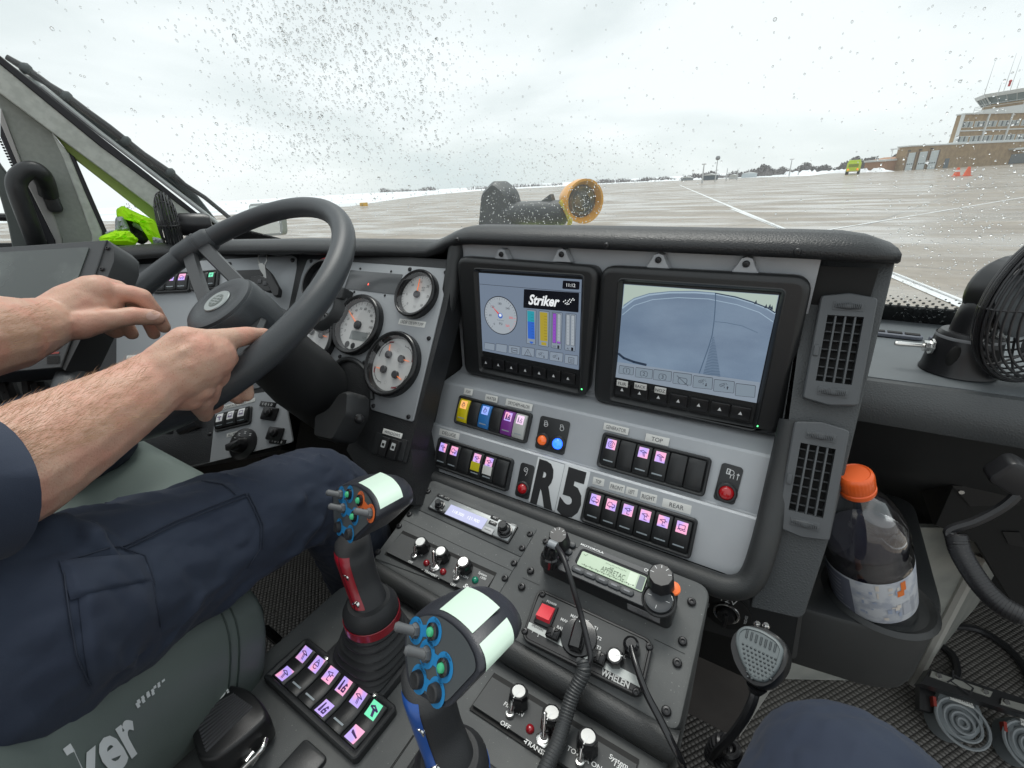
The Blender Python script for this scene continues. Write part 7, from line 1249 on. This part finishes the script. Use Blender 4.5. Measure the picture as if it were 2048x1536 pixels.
b.stroke(LD, lq([(255, 914), (302, 910)]), .003, .0008, 1); b.flat(LD, lq([(150, 890), (320, 870), (325, 840), (160, 850)]), .0024, 2); b.flat(LD, lq([(-40, 905), (200, 885), (200, 872), (-40, 890)]), .0024, 2); part('markings', b, [deepb, K('faded red print', (.35, .06, .05), .5), K('grey keypad strip', (.20, .19, .17), .5)], dt)
screws(dt, LD, zl(zA, ((25, 970), (552, 375), (523, 482))), -.002, .0035)
# clutter under the terminal, door lining, left lower wall
dl = thing('door_lining', 'dark lower door lining and footwell side at the far left', 'door panel', SD.hit(100, 620)); b = MB(); b.prism(SD, fq(SD, [(-700, 495), (60, 488), (250, 480), (330, 600), (330, 1400), (-1500, 1700)]), [(0, -.06), (0, -.035)]); part('lining', b, K('lining plastic', (.05, .052, .052), .6, bump=(900, .2)), dl)
b = MB(); b.prism(Fr((-1.74, 0, 0), WY, WZ, (1, 0, 0)), [(-.95, FZ), (1.3, FZ), (1.0, 1.16), (-.95, 1.14)], [(-.03, 0), (0, .0)][::1] if False else [(0, -.03), (0, 0)]); part('lower_wall', b, K('brown grey footwell liner', (.09, .08, .072), .9, bump=(900, .5)), dl)
b = MB(); dq = [LD.uv(*p) for p in ((-60, 752), (80, 756), (75, 830), (-60, 860))]; b.prism(LD, dq, [(0, -.075), (0, -.07)]); part('window_stand_in', b, K('painted bright window', (.62, .60, .58), .5), dl)  # pale sheet added in place of the bright lower door window
b = MB()
for p, q in (((-30, 775), (22, 790)), ((10, 760), (30, 815)), ((60, 752), (66, 800)), ((-30, 800), (12, 812)), ((78, 770), (92, 812))): b.tube([LD.hit(*p, -.055), LD.hit(*q, -.055)], .011, 8)
part('bracket_arm', b, deepb, dl)
# hi-vis jacket on the dash and the small fan
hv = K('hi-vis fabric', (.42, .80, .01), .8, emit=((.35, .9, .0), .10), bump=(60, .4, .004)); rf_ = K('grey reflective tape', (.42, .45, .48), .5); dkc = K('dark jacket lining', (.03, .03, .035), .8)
hj = thing('high_visibility_jacket', 'crumpled neon yellow jacket with grey reflective bands on the left dash', 'jacket', pd(*zI(900, 1400), 1.66)); J = lambda x, y, d=1.66: pd(*zI(x, y), d)
def cloth(pts, name, m, d0, th, seed, par):
    R3 = random.Random(seed); c = V3((sum(p[0] for p in pts) / len(pts), sum(p[1] for p in pts) / len(pts))); o = rpoly(pts, 16, 3); b = MB(); rs = []
    for s_, dd in ((1, .0), (.96, -.35), (.8, -.8), (.55, -1.0), (.3, -.9), (.06, -1.05)): rs.append([J(*((V3(p) - c) * s_ + c + V3((R3.uniform(-6, 6), R3.uniform(-6, 6)))), d0 + th * dd + R3.uniform(-.12, .12) * th) for p in o])
    b.loft([[J(*p, d0 + .02) for p in o]] + rs); return part(name, b, m, par, ang=30)
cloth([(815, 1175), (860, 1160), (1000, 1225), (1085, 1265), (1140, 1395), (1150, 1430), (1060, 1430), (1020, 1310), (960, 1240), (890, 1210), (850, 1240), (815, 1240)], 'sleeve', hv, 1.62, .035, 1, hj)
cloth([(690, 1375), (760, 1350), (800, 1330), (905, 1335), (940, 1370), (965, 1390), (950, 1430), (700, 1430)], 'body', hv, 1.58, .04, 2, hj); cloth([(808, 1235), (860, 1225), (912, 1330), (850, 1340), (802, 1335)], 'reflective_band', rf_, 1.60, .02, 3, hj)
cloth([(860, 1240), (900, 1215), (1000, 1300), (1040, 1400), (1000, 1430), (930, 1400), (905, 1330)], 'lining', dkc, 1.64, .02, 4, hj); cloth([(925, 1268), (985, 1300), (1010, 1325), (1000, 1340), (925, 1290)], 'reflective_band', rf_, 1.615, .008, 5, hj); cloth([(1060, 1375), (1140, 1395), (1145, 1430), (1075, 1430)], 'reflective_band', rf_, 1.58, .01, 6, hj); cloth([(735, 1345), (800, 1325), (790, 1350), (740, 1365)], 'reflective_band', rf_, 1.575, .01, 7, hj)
cagem = K('fan cage wire', (.03, .03, .033), .35); fbl = K('fan black', (.018, .018, .02), .35)
def fan(label, c, ax, R, motor_back, tubeR, nring, par_h, depth=.3, blades=3, mr=.045, ml=.06, group='small dash fans'):
    ax = nrm(ax); u = nrm(np.cross(ax, WZ)); F_ = Fr(c, u, np.cross(ax, u), ax); g = thing('dash_fan', label, 'fan', c, group); b = MB()
    prof_ = lambda t: (R * math.sin(t * math.pi / 2) ** .8, R * depth * (math.cos(t * math.pi / 2)))
    for sg in (1, -1):
        for k in range(1, nring + 1):
            r_, w_ = prof_(k / nring); b.tube([F_.P(r_ * math.cos(a), r_ * math.sin(a), sg * w_) for a in [2 * math.pi * i / 40 for i in range(40)]], tubeR * (1.6 if k == nring else 1), 6, closed=True)
        for j in range(8): a = 2 * math.pi * j / 8; b.tube([F_.P(prof_(t)[0] * math.cos(a), prof_(t)[0] * math.sin(a), sg * prof_(t)[1]) for t in (.12, .3, .5, .7, .85, 1)], tubeR, 6)
    part('cage', b, cagem, g); b = MB(); b.lathe(F_, 0, 0, [(R * .16, R * depth * 1.0), (R * .15, R * depth * 1.06), (.001, R * depth * 1.08)], 20); b.lathe(F_, 0, 0, [(R * .13, -.02), (R * .13, .02)], 20); part('hub', b, fbl, g)
    for j in range(blades):
        a0 = 2 * math.pi * j / blades; b = MB(); rs = []
        for t in np.linspace(.13, .86, 6): wd = .95 * math.sin(math.pi * (.12 + .8 * t)) * .62; rs.append([F_.P(R * t * math.cos(a0 + s_ * wd), R * t * math.sin(a0 + s_ * wd), s_ * R * .16) for s_ in np.linspace(-1, 1, 6)])
        b.loft(rs, cap=False, closed=False); part('blade', b, K('fan blade', (.05, .055, .06), .3), g)
    b = MB(); m0 = F_.P(0, 0, -R * depth * .8); m1 = m0 - ax * ml; b.tube([m0, m0 - ax * ml * .1, m0 - ax * ml * .8, m0 - ax * ml * .97, m1], [mr * .8, mr, mr, mr * .85, mr * .5], 28); part('motor', b, fbl, g); return g, F_, m0 - ax * ml * .5
fc = pd(*zI(1180, 1290), 1.50); g_, F_, mc = fan('small black caged fan on the left dash behind the jacket', fc, nrm(CAM - fc) * .62 + V3((-.75, -.15, 0)), .078, .04, .0016, 6, 0, ml=.075, mr=.028); b = MB(); b.tube([mc, mc - WZ * .05], [.012, .02], 12); part('stem', b, fbl, g_)
fc = pd(2122, 606, .93); g_, F_, mc = fan('large black caged fan on a stubby mount at the right edge of the dash', fc, (.60, -.77, -.02), .112, .06, .0016, 12, 0, mr=.050, ml=.060)
fb = DT.hit(1912, 742); st0 = fb + WZ * .002; b = MB(); b.lathe(Fr(st0, WX, WY), 0, 0, [(.046, 0), (.044, .006), (.042, .03), (.038, .055), (.034, .062)], 32); part('base', b, fbl, g_)
for sx, sy in ((-.018, -.036), (.022, -.034)): b = MB(); b.ball(st0 + V3((sx, sy * .98, .030)), .014, 12, sq=(.62, .35, 1.25)); part('base_slot', b, deepb, g_)
b = MB(); b.lathe(Fr(st0, WX, WY), 0, 0, [(.0385, .052), (.039, .054), (.0385, .0565)], 32, cap=False); part('base_ring', b, K('grey ring', (.35, .36, .38), .3), g_)
b = MB(); p0 = st0 + WZ * .058; p1 = mc - WZ * .02; b.tube(smooth([p0, p0 + WZ * .03 + (p1 - p0) * .2, p1], 5), .026, 20); part('neck', b, fbl, g_)
b = MB(); t0 = st0 + V3((-.040, -.012, .036)); td = nrm((-.97, -.12, .0)); b.lathe(Fr(t0, np.cross(td, WZ), WZ, td), 0, 0, [(.012, 0), (.012, .003), (.0085, .0035), (.0085, .010), (.0075, .011)], 8); b.tube([t0 + td * .01, t0 + td * .040, t0 + td * .046], [.003, .0042, .003], 12); part('toggle_switch', b, chrome, g_)
# ------------------------------------------------------------------ driver seat
seatm = K('grey-green seat vinyl', (.125, .152, .140), .40, bump=(700, .25, .0006), var=(5, (.15, .18, .165), .4, .7)); se = thing('driver_seat', 'grey-green vinyl driver seat with white lettering on its side bolster', 'seat', (-.8, -.1, .5))
bp = [pd(-300, 1810, .55), pd(-90, 1640, .59), pd(*zH(110, 1540), .62), pd(*zH(430, 1290), .67), pd(*zH(740, 1090), .72), pd(*zH(970, 950), .76), pd(*zH(1070, 885), .78)]
bp = smooth(bp, 5); b = MB(); nb = len(bp); rr = []; ax_b = [nrm(bp[min(i + 1, nb - 1)] - bp[max(i - 1, 0)]) for i in range(nb)]
for i in range(nb):
    t = ax_b[i]; s1 = nrm(np.cross(t, WZ)); s2 = np.cross(s1, t); k = 1 if i < nb - 3 else (.97, .88, .68)[i - nb + 3]
    rr.append([bp[i] + k * .056 * math.copysign(abs(math.cos(a)) ** .8, math.cos(a)) * s1 + k * .085 * math.copysign(abs(math.sin(a)) ** .8, math.sin(a)) * s2 - WZ * .02 for a in [2 * math.pi * q / 36 for q in range(36)]])
rr.append([bp[-1] + ax_b[-1] * .030 + (p - bp[-1]) * .40 for p in rr[-1]]); b.loft(rr); bol = part('side_bolster', b, seatm, se, ang=70)
def bvh_of(o):
    dg = bpy.context.evaluated_depsgraph_get(); dg.update(); e = o.evaluated_get(dg); me = e.to_mesh(); M_ = np.array(o.matrix_world); q = wloc(o); vs = [tuple(V3(v.co) + q) for v in me.vertices]; fs = [tuple(p.vertices) for p in me.polygons]; e.to_mesh_clear(); return BVHTree.FromPolygons([Vector(v) for v in vs], fs)
def drape(bv, fr, u, v, off=.0012, far=.4):
    p = fr.P(u, v, far); h = bv.ray_cast(Vector(p), Vector(-fr.N)); return (V3(h[0]) + fr.N * off) if h[0] is not None and (V3(h[0]) - fr.o) @ fr.N > -.12 else None
def drape_mb(mb, bv, fr, mi=0, off=.0012):
    ok = []; vs = []
    for v in mb.v: u_, v_ = (V3(v) - fr.o) @ fr.U, (V3(v) - fr.o) @ fr.V; q = drape(bv, fr, u_, v_, off); ok.append(q is not None); vs.append(q if q is not None else V3(v))
    o = MB(); o.v = [tuple(x) for x in vs]; o.f = [f for f in mb.f if all(ok[i] for i in f)]; o.m = [m for f, m in zip(mb.f, mb.m) if all(ok[i] for i in f)]; return o
bvb = bvh_of(bol); t0 = pd(*zH(470, 1545), .60); t1 = pd(*zH(715, 1325), .62); cN = nrm(CAM - (t0 + t1) / 2); tu = nrm(t1 - t0); tu = nrm(tu - cN * (tu @ cN)); TX = Fr((t0 + t1) / 2 - tu * .012, tu, np.cross(cN, tu), cN)
b = MB(); lsc = np.linalg.norm(t1 - t0); b.text(TX, 'ker', 0, .012, 0, .040, 0, shear=.25, bold=.03, wd=-lsc * .92)
b.text(TX, 'Stri', -lsc * 1.02, .012, 0, .040, 0, shear=.25, bold=.03, wd=-lsc * .9)
for i, (x, y, w_, h_) in enumerate(((.62, -.05, .05, .10), (.66, .10, .05, .08), (.72, -.02, .05, .08), (.74, .14, .05, .07), (.82, .05, .06, .08), (.84, .18, .05, .06), (.90, -.02, .05, .06), (.92, .13, .05, .06), (.98, .22, .05, .05), (1.04, .12, .05, .05), (1.06, .26, .05, .04), (1.14, .22, .06, .04))):
    x, y, w_, h_ = x * lsc, y * lsc * .35 + .022, w_ * lsc, h_ * lsc; b.flat(TX, [(x, y), (x + w_, y), (x + w_ * 1.25, y + h_), (x + w_ * .25, y + h_)])
part('lettering', drape_mb(b, bvb, TX, off=.002), K('white embroidery', (.70, .72, .72), .7), se)
b = MB()
for k_ in (-9, -8): b.tube([p + (p - bp[min(len(bp) - 1, nb + k_)]) * .012 for p in rr[nb + k_]], .0011, 5, closed=True)
part('seam', b, K('dark seam thread', (.03, .045, .04), .6), se)
b = MB(); cb = pd(250, 985, .88); SF = Fr((-.86, .02, cb[2] - .005), WX, WY); b.box(SF, -.20, .20, -.28, .235, -.14, 0, .03, .09); part('cushion', b, K('seat cushion vinyl', (.19, .235, .215), .45, bump=(700, .2, .0006)), se, ang=60)
b = MB(); b.box(Fr((-.86, -.34, .75), WX, WZ), -.22, .22, .0, .7, -.06, .06, .03, .08); part('backrest', b, seatm, se, ang=60); b = MB(); b.box(Fr((-.84, .0, .5), WX, WY), -.15, .15, -.2, .2, -.38, .2, .01, .02); part('pedestal', b, deepb, se)
b = MB(); b.tube([pd(*zH(1205, 905), .86), pd(*zH(1262, 955), .88)], .007, 10); solo('seat_lever', 'glossy black rod between the seat bolster and the console', 'lever', b, K('gloss black rod', (.01, .01, .01), .08, coat=1), pd(*zH(1205, 905), .86))
b = MB(); b.tube([onF(500, 1290), onF(580, 1230)], .012, 8); 
# ------------------------------------------------------------------ the people
skin = K('skin', (.57, .365, .27), .46, sss=.12, bump=(520, .5, .0008), var=(26, (.60, .29, .215), .40, .70), spec=.4, speck=(900, (.50, .25, .18), .62)); navy = K('navy uniform cloth', (.016, .024, .046), .85, bump=(1600, .5, .0004), var=(10, (.021, .031, .054), .4, .7), sheen=.05); navyd = K('navy stitch', (.012, .018, .034), .8)
def blob(mb, pts, n=16):                    # pts = (x, y, distance, radius) seen from the lens, or (V3, radius)
    P = []
    for q in pts: P.append((pd(q[0], q[1], q[2]), q[3]) if len(q) == 4 else (V3(q[0]), q[1]))
    for (a, ra_), (c, rc) in zip(P[:-1], P[1:]):
        k = 5; mb.tube([a + (c - a) * i / k for i in range(k + 1)], [ra_ + (rc - ra_) * i / k for i in range(k + 1)], n)
    for a, r in P: mb.ball(a, r, n)
def remeshed(o, vox, it=6, disp=None):
    m = o.modifiers.new('weld', 'REMESH'); m.mode = 'VOXEL'; m.voxel_size = vox; m.use_smooth_shade = True
    s = o.modifiers.new('relax', 'SMOOTH'); s.factor = .5; s.iterations = it
    for i, (sz, st_) in enumerate(disp or []):
        t = bpy.data.textures.new('folds', 'CLOUDS'); t.noise_scale = sz; t.noise_depth = 2; t.noise_type = 'HARD_NOISE' if sz > .02 else 'SOFT_NOISE'; d = o.modifiers.new('folds', 'DISPLACE'); d.texture = t; d.strength = st_; d.mid_level = .5; d.texture_coords = 'LOCAL'
dr = thing('person', 'driver in navy uniform, both hands on the steering wheel, seen from the right', 'person', (-.8, -.1, .8))
b = MB()
# right forearm and hand
blob(b, [((-.62, -.30, 1.42), .062), ((-.60, -.20, 1.22), .056), (-150, 1020, .50, .045), (20, 938, .54, .0465), (125, 876, .56, .0435), (220, 822, .585, .0385), (285, 782, .60, .0340), (320, 760, .605, .0325)])
blob(b, [(320, 760, .605, .032), (352, 742, .605, .034), (385, 722, .605, .033), (415, 712, .61, .029)])
blob(b, [(335, 735, .600, .022), (392, 706, .598, .024), (438, 702, .610, .0165), (466, 738, .655, .011), (490, 770, .672, .0095), (494, 790, .674, .0088)])
blob(b, [(345, 760, .605, .024), (400, 742, .605, .023), (428, 740, .618, .016), (452, 780, .665, .011), (476, 795, .682, .0092)])
blob(b, [(345, 775, .61, .022), (390, 770, .612, .021), (412, 775, .625, .015), (430, 812, .672, .010)]); blob(b, [(345, 785, .615, .020), (380, 790, .618, .018), (398, 800, .63, .013), (410, 830, .67, .009)])
blob(b, [(330, 722, .600, .020), (372, 686, .598, .0185), (418, 684, .605, .0145), (452, 679, .618, .0130), (490, 672, .642, .0118), (528, 671, .668, .0100)])
for q in ([(330, 735, .583, .006), (365, 705, .578, .0062), (400, 688, .583, .006)], [(338, 752, .580, .006), (380, 730, .576, .0062), (425, 708, .592, .007)], [(345, 768, .585, .005), (385, 752, .582, .0055), (418, 742, .600, .006)]): blob(b, q, 8)
# left forearm and hand
blob(b, [((-1.0, -.30, 1.42), .062), ((-1.05, -.15, 1.22), .056), (-160, 690, .72, .050), (0, 668, .78, .0440), (60, 655, .82, .0365), (100, 643, .85, .0315)])
blob(b, [(100, 643, .85, .031), (135, 628, .86, .034), (170, 612, .865, .035), (198, 598, .87, .029)])
blob(b, [(140, 608, .86, .026), (190, 584, .86, .024), (222, 585, .862, .0155), (262, 588, .862, .0125), (284, 594, .863, .0125), (308, 622, .868, .0105), (328, 655, .875, .0088)])
blob(b, [(150, 600, .87, .024), (200, 580, .875, .021), (232, 580, .885, .015), (270, 603, .89, .0120), (296, 640, .895, .0100), (308, 668, .90, .0088)])
blob(b, [(150, 620, .88, .022), (205, 612, .90, .016), (245, 640, .92, .0110), (264, 668, .925, .0090)]); blob(b, [(150, 635, .89, .020), (200, 640, .91, .013), (232, 665, .93, .0095)])
blob(b, [(120, 650, .845, .022), (160, 648, .838, .021), (205, 640, .835, .0165), (240, 636, .834, .0130), (268, 632, .836, .0132), (300, 634, .84, .0118), (314, 637, .842, .0100)])
# torso, neck and head, outside the picture
blob(b, [((-.60, -.30, 1.42), .06), ((-.80, -.34, 1.44), .075), ((-1.0, -.30, 1.42), .06)]); blob(b, [((-.80, -.34, 1.44), .12), ((-.80, -.30, 1.15), .13), ((-.80, -.22, .98), .13)]); blob(b, [((-.80, -.33, 1.44), .062), ((-.80, -.31, 1.56), .055), ((-.80, -.29, 1.62), .075), ((-.80, -.29, 1.70), .092)]); b.ball((-.80, -.195, 1.65), .017, 10); b.ball((-.71, -.29, 1.65), .022, 8); b.ball((-.89, -.29, 1.65), .022, 8)
body = part('body', b, skin, dr); remeshed(body, .0022, 4, [(.018, .0016)])
bb_ = bvh_of(body)
def nail(x, y, w_, h_, rot, d=None):         # a thumb or finger nail lying on the skin
    f = Fr(pd(x, y, .5), (1, 0, 0), (0, 0, 1)); n_ = nrm(CAM - f.o); u_ = nrm(np.cross(n_, -WZ)); F_ = Fr(pd(x, y, .85), u_, np.cross(n_, u_), n_).at(0, 0, 0, rad(rot)); q = MB(); pts = [(w_ * math.cos(a), h_ * math.sin(a)) for a in [2 * math.pi * k / 14 for k in range(14)]]
    q.add([F_.P(0, 0)] + [F_.P(*p) for p in pts], [(0, 1 + k, 1 + (k + 1) % 14) for k in range(14)]); return drape_mb(q, bb_, F_, off=.0007)
b = nail(306, 631, .0062, .0085, -75); 
if b.f: part('nail', b, K('finger nail', (.62, .40, .33), .28, coat=.3), dr)
R4 = random.Random(9); b = MB(); hairs = 0
for (x0, y0, x1, y1, wd, dd, ln, N0) in ((10, 880, 300, 765, 68, .55, .014, 1700), (0, 665, 110, 640, 40, .80, .012, 500), (330, 720, 400, 700, 40, .6, .008, 120)):
    for k in range(N0):
        t = R4.random(); s_ = R4.uniform(-1, 1); dx, dy = x1 - x0, y1 - y0; l = math.hypot(dx, dy); x, y = x0 + dx * t - dy / l * s_ * wd, y0 + dy * t + dx / l * s_ * wd; d = nrm(ray(x, y)); h = bb_.ray_cast(Vector(CAM), Vector(d))
        if h[0] is None: continue
        p, n_ = V3(h[0]), V3(h[1]); n_ = n_ if n_ @ d < 0 else -n_; fwd = nrm(pd(x1, y1, dd) - pd(x0, y0, dd)); side = np.cross(n_, fwd); dirn = nrm(fwd * .7 + n_ * R4.uniform(.25, .7) + side * R4.uniform(-.6, .6)); q = ln * R4.uniform(.4, 1); e = nrm(np.cross(dirn, d)) * .00010
        b.add([p - e, p + e, p + dirn * q * .55 + n_ * -.0006 + e * .7, p + dirn * q * .55 - e * .7 + n_ * -.0006, p + dirn * q - n_ * .002], [(0, 1, 2, 3), (3, 2, 4)])
part('arm_hair', b, K('fair arm hair', (.52, .33, .20), .5), dr)
b = MB(); blob(b, [((-.80, -.34, 1.42), .135), ((-.80, -.30, 1.15), .15), ((-.80, -.22, .96), .16)]); blob(b, [((-.62, -.31, 1.42), .085), ((-.61, -.22, 1.24), .078), (-380, 1080, .47, .048), (-150, 1000, .50, .046)]); blob(b, [((-.98, -.31, 1.42), .085), ((-1.04, -.2, 1.26), .075), (-330, 720, .68, .068)])
sh = part('shirt', b, navy, dr); remeshed(sh, .004, 5, [(.06, .012)])
b = MB(); cu_ = [pd(-200, 1012, .50), pd(-28, 972, .520)]; cu_[0] = pd(-150, 1000, .505); t_ = nrm(cu_[1] - cu_[0]); b.tube([cu_[0] - t_ * .03, cu_[0], cu_[1] - t_ * .004, cu_[1], cu_[1] - t_ * .004, cu_[0]], [.050, .0535, .0560, .0550, .0535, .049], 36); part('sleeve_cuff', b, navy, dr, ang=70)
b = MB(); blob(b, [((-.70, -.22, .98), .14), (-20, 1290, .60, .100), (140, 1216, .63, .0915), (290, 1140, .665, .0865), (430, 1074, .70, .081), (545, 1022, .735, .076), (622, 982, .765, .0715), (668, 1008, .80, .070), (705, 1082, .92, .072), (730, 1150, 1.08, .072), (745, 1190, 1.2, .065)], 20); blob(b, [((-.92, -.22, .95), .14), ((-.98, .0, .90), .11), (150, 865, 1.0, .085), (170, 900, 1.2, .07), (180, 950, 1.4, .06)])
for f_ in ([(470, 1150, .65, .010), (560, 1100, .70, .012), (640, 1080, .76, .009)], [(560, 930, .70, .008), (600, 1000, .67, .010), (590, 1080, .70, .008)], [(130, 1040, .57, .010), (190, 1075, .545, .012), (230, 1120, .55, .008)], [(20, 1045, .57, .014), (110, 1055, .56, .012)], [(640, 905, .72, .006), (655, 1000, .70, .010), (640, 1080, .74, .010)]): blob(b, f_, 10)
LA = [(pd(*q[:3]), q[3]) for q in ((-20, 1290, .60, .100), (140, 1216, .63, .0915), (290, 1140, .665, .0865), (430, 1074, .70, .081), (545, 1022, .735, .076), (622, 982, .765, .0715), (668, 1008, .80, .070), (705, 1082, .92, .072))]
def lp_(t, a):
    i = min(int(t), len(LA) - 2); f = t - i; c = LA[i][0] * (1 - f) + LA[i + 1][0] * f; r = LA[i][1] * (1 - f) + LA[i + 1][1] * f; x = nrm(LA[i + 1][0] - LA[i][0]); u = nrm(CAM - c); u = nrm(u - x * (u @ x)); s_ = np.cross(x, u); return c + (u * math.cos(rad(a)) + s_ * math.sin(rad(a))) * (r - .002)
for t0_, a0_, t1_, a1_, w_ in ((.3, -75, 1.3, -10, .009), (.6, -85, 1.9, -45, .008), (.2, 20, 1.0, 70, .009), (1.2, 60, 2.6, 30, .008), (2.2, 85, 3.6, 40, .010), (3.0, 80, 4.4, 30, .009), (3.6, 70, 4.8, 5, .008), (3.9, 85, 5.3, 35, .009), (2.9, -80, 3.6, -35, .007), (4.3, -80, 4.9, -10, .007), (4.7, -75, 5.2, 10, .007), (5.1, -60, 5.5, 40, .007), (1.6, -80, 2.4, -55, .007), (5.6, -50, 6.1, 50, .008)):
    P_ = [lp_(t0_ + (t1_ - t0_) * k / 5, a0_ + (a1_ - a0_) * k / 5 + 8 * math.sin(k * 1.3 + t0_)) for k in range(6)]; b.tube(P_, [.002, w_ * .8, w_, w_, w_ * .7, .002], 8)
tr = part('trousers', b, navy, dr); remeshed(tr, .0040, 2, [(.12, .011), (.03, .003)])
bt_ = bvh_of(tr); tc_ = pd(260, 1190, .56); n_ = nrm(CAM - tc_); u_ = nrm(np.cross(n_, -WZ)); TF_ = Fr(tc_, u_, np.cross(n_, u_), n_)
def grid(z, q, nu, nv, off, name, m):
    P = [V3(TF_.uv(*z(*p))) for p in q]; b = MB(); vs = []; 
    for j in range(nv + 1):
        for i in range(nu + 1): s_, t = i / nu, j / nv; p = (P[0] * (1 - s_) + P[1] * s_) * (1 - t) + (P[3] * (1 - s_) + P[2] * s_) * t; e = off * min(1, 6 * min(s_, 1 - s_, t, 1 - t) + .25); d_ = drape(bt_, TF_, *p, e); vs.append(d_ if d_ is not None else TF_.P(*p))
    b.add(vs, [(j * (nu + 1) + i, j * (nu + 1) + i + 1, (j + 1) * (nu + 1) + i + 1, (j + 1) * (nu + 1) + i) for j in range(nv) for i in range(nu)]); return part(name, b, m, dr, ang=80)
grid(zH, [(365, 640), (690, 590), (745, 960), (420, 1180)], 24, 20, .0045, 'cargo_pocket', navy); grid(zH, [(290, 600), (650, 560), (700, 690), (345, 770)], 24, 10, .0075, 'pocket_flap', navy)
b = MB()
def seam(z, pts, dash=0):
    P = [V3(TF_.uv(*z(*p))) for p in pts]; o = []
    for a, c in zip(P[:-1], P[1:]):
        l = max(2, int(np.linalg.norm(c - a) / .006)); o += [a + (c - a) * i / l for i in range(l)]
    o.append(P[-1]); Q = [drape(bt_, TF_, *p, .0022) for p in o]; run = []
    for q in Q + [None]:
        if q is None:
            if len(run) > 2: b.tube(run, .0007, 5)
            run = []
        else: run.append(q)
seam(zH, [(300, 610), (540, 530), (660, 570), (705, 700)]); seam(zH, [(310, 625), (370, 1000), (420, 1150)]); seam(zH, [(560, 530), (800, 400), (1170, 240)]); seam(zH, [(570, 540), (810, 412), (1180, 255)]); seam(zH, [(1170, 240), (1240, 400), (1240, 520), (1180, 620)]); seam(zH, [(1185, 240), (1255, 400), (1256, 520)]); seam(zH, [(690, 690), (735, 900)]); seam(zH, [(960, 160), (1060, 190), (1115, 250)])
part('stitching', b, navyd, dr)
b = MB(); blob(b, [((-.66, .66, FZ + .05), .05), ((-.66, .80, FZ + .045), .045)]); blob(b, [((-.66, .66, FZ + .05), .05), (742, 1190, 1.2, .055)]); blob(b, [((-1.08, .66, FZ + .05), .05), ((-1.08, .80, FZ + .045), .045)]); bo_ = part('boots', b, deepb, dr); remeshed(bo_, .006, 4)
# passenger: only the knee and thigh of the person holding the camera show
pa_ = thing('person', 'passenger in navy trousers, only a raised knee showing at the bottom right', 'person', (.15, .1, .7)); k0 = pd(1715, 1640, .57)
b = MB(); blob(b, [((.12, -.30, .75), .12), (k0 + V3((-.01, -.22, -.03)), .088), (k0 + V3((0, -.05, -.004)), .076), (k0, .072), (k0 + V3((.01, .05, -.10)), .068), (k0 + V3((.02, .06, -.40)), .06), (V3((k0[0] + .02, k0[1] + .08, FZ + .06)), .05)], 20); blob(b, [((.12, -.30, .75), .13), ((.12, -.42, .85), .14), ((.12, -.45, 1.05), .13)])
pb2 = part('body', b, skin, pa_); remeshed(pb2, .006, 4)
b = MB(); blob(b, [((.12, -.32, .75), .145), (k0 + V3((-.012, -.22, -.03)), .104), (k0 + V3((0, -.06, -.006)), .091), (k0 + V3((.0, .0, -.006)), .085), (k0 + V3((.01, .05, -.10)), .081), (k0 + V3((.02, .06, -.35)), .075)], 24); blob(b, [(k0 + V3((.03, -.2, .05)), .03), (k0 + V3((.04, -.06, .082)), .02), (k0 + V3((.05, .02, .072)), .012)], 10)
for (a_, c_) in (((-.075, -.03, .035), (.06, .02, .060)), ((-.07, .01, .02), (.03, .05, .050)), ((-.05, -.09, .055), (.07, -.06, .060)), ((.02, -.14, .085), (.085, .0, .030))): P_ = [k0 + V3(a_) + (V3(c_) - V3(a_)) * t / 4 + WZ * .016 * math.sin(math.pi * t / 4) for t in range(5)]; b.tube(P_, [.003, .008, .009, .008, .003], 8)
tp_ = part('trousers', b, navy, pa_); remeshed(tp_, .004, 3, [(.10, .010), (.03, .003)])
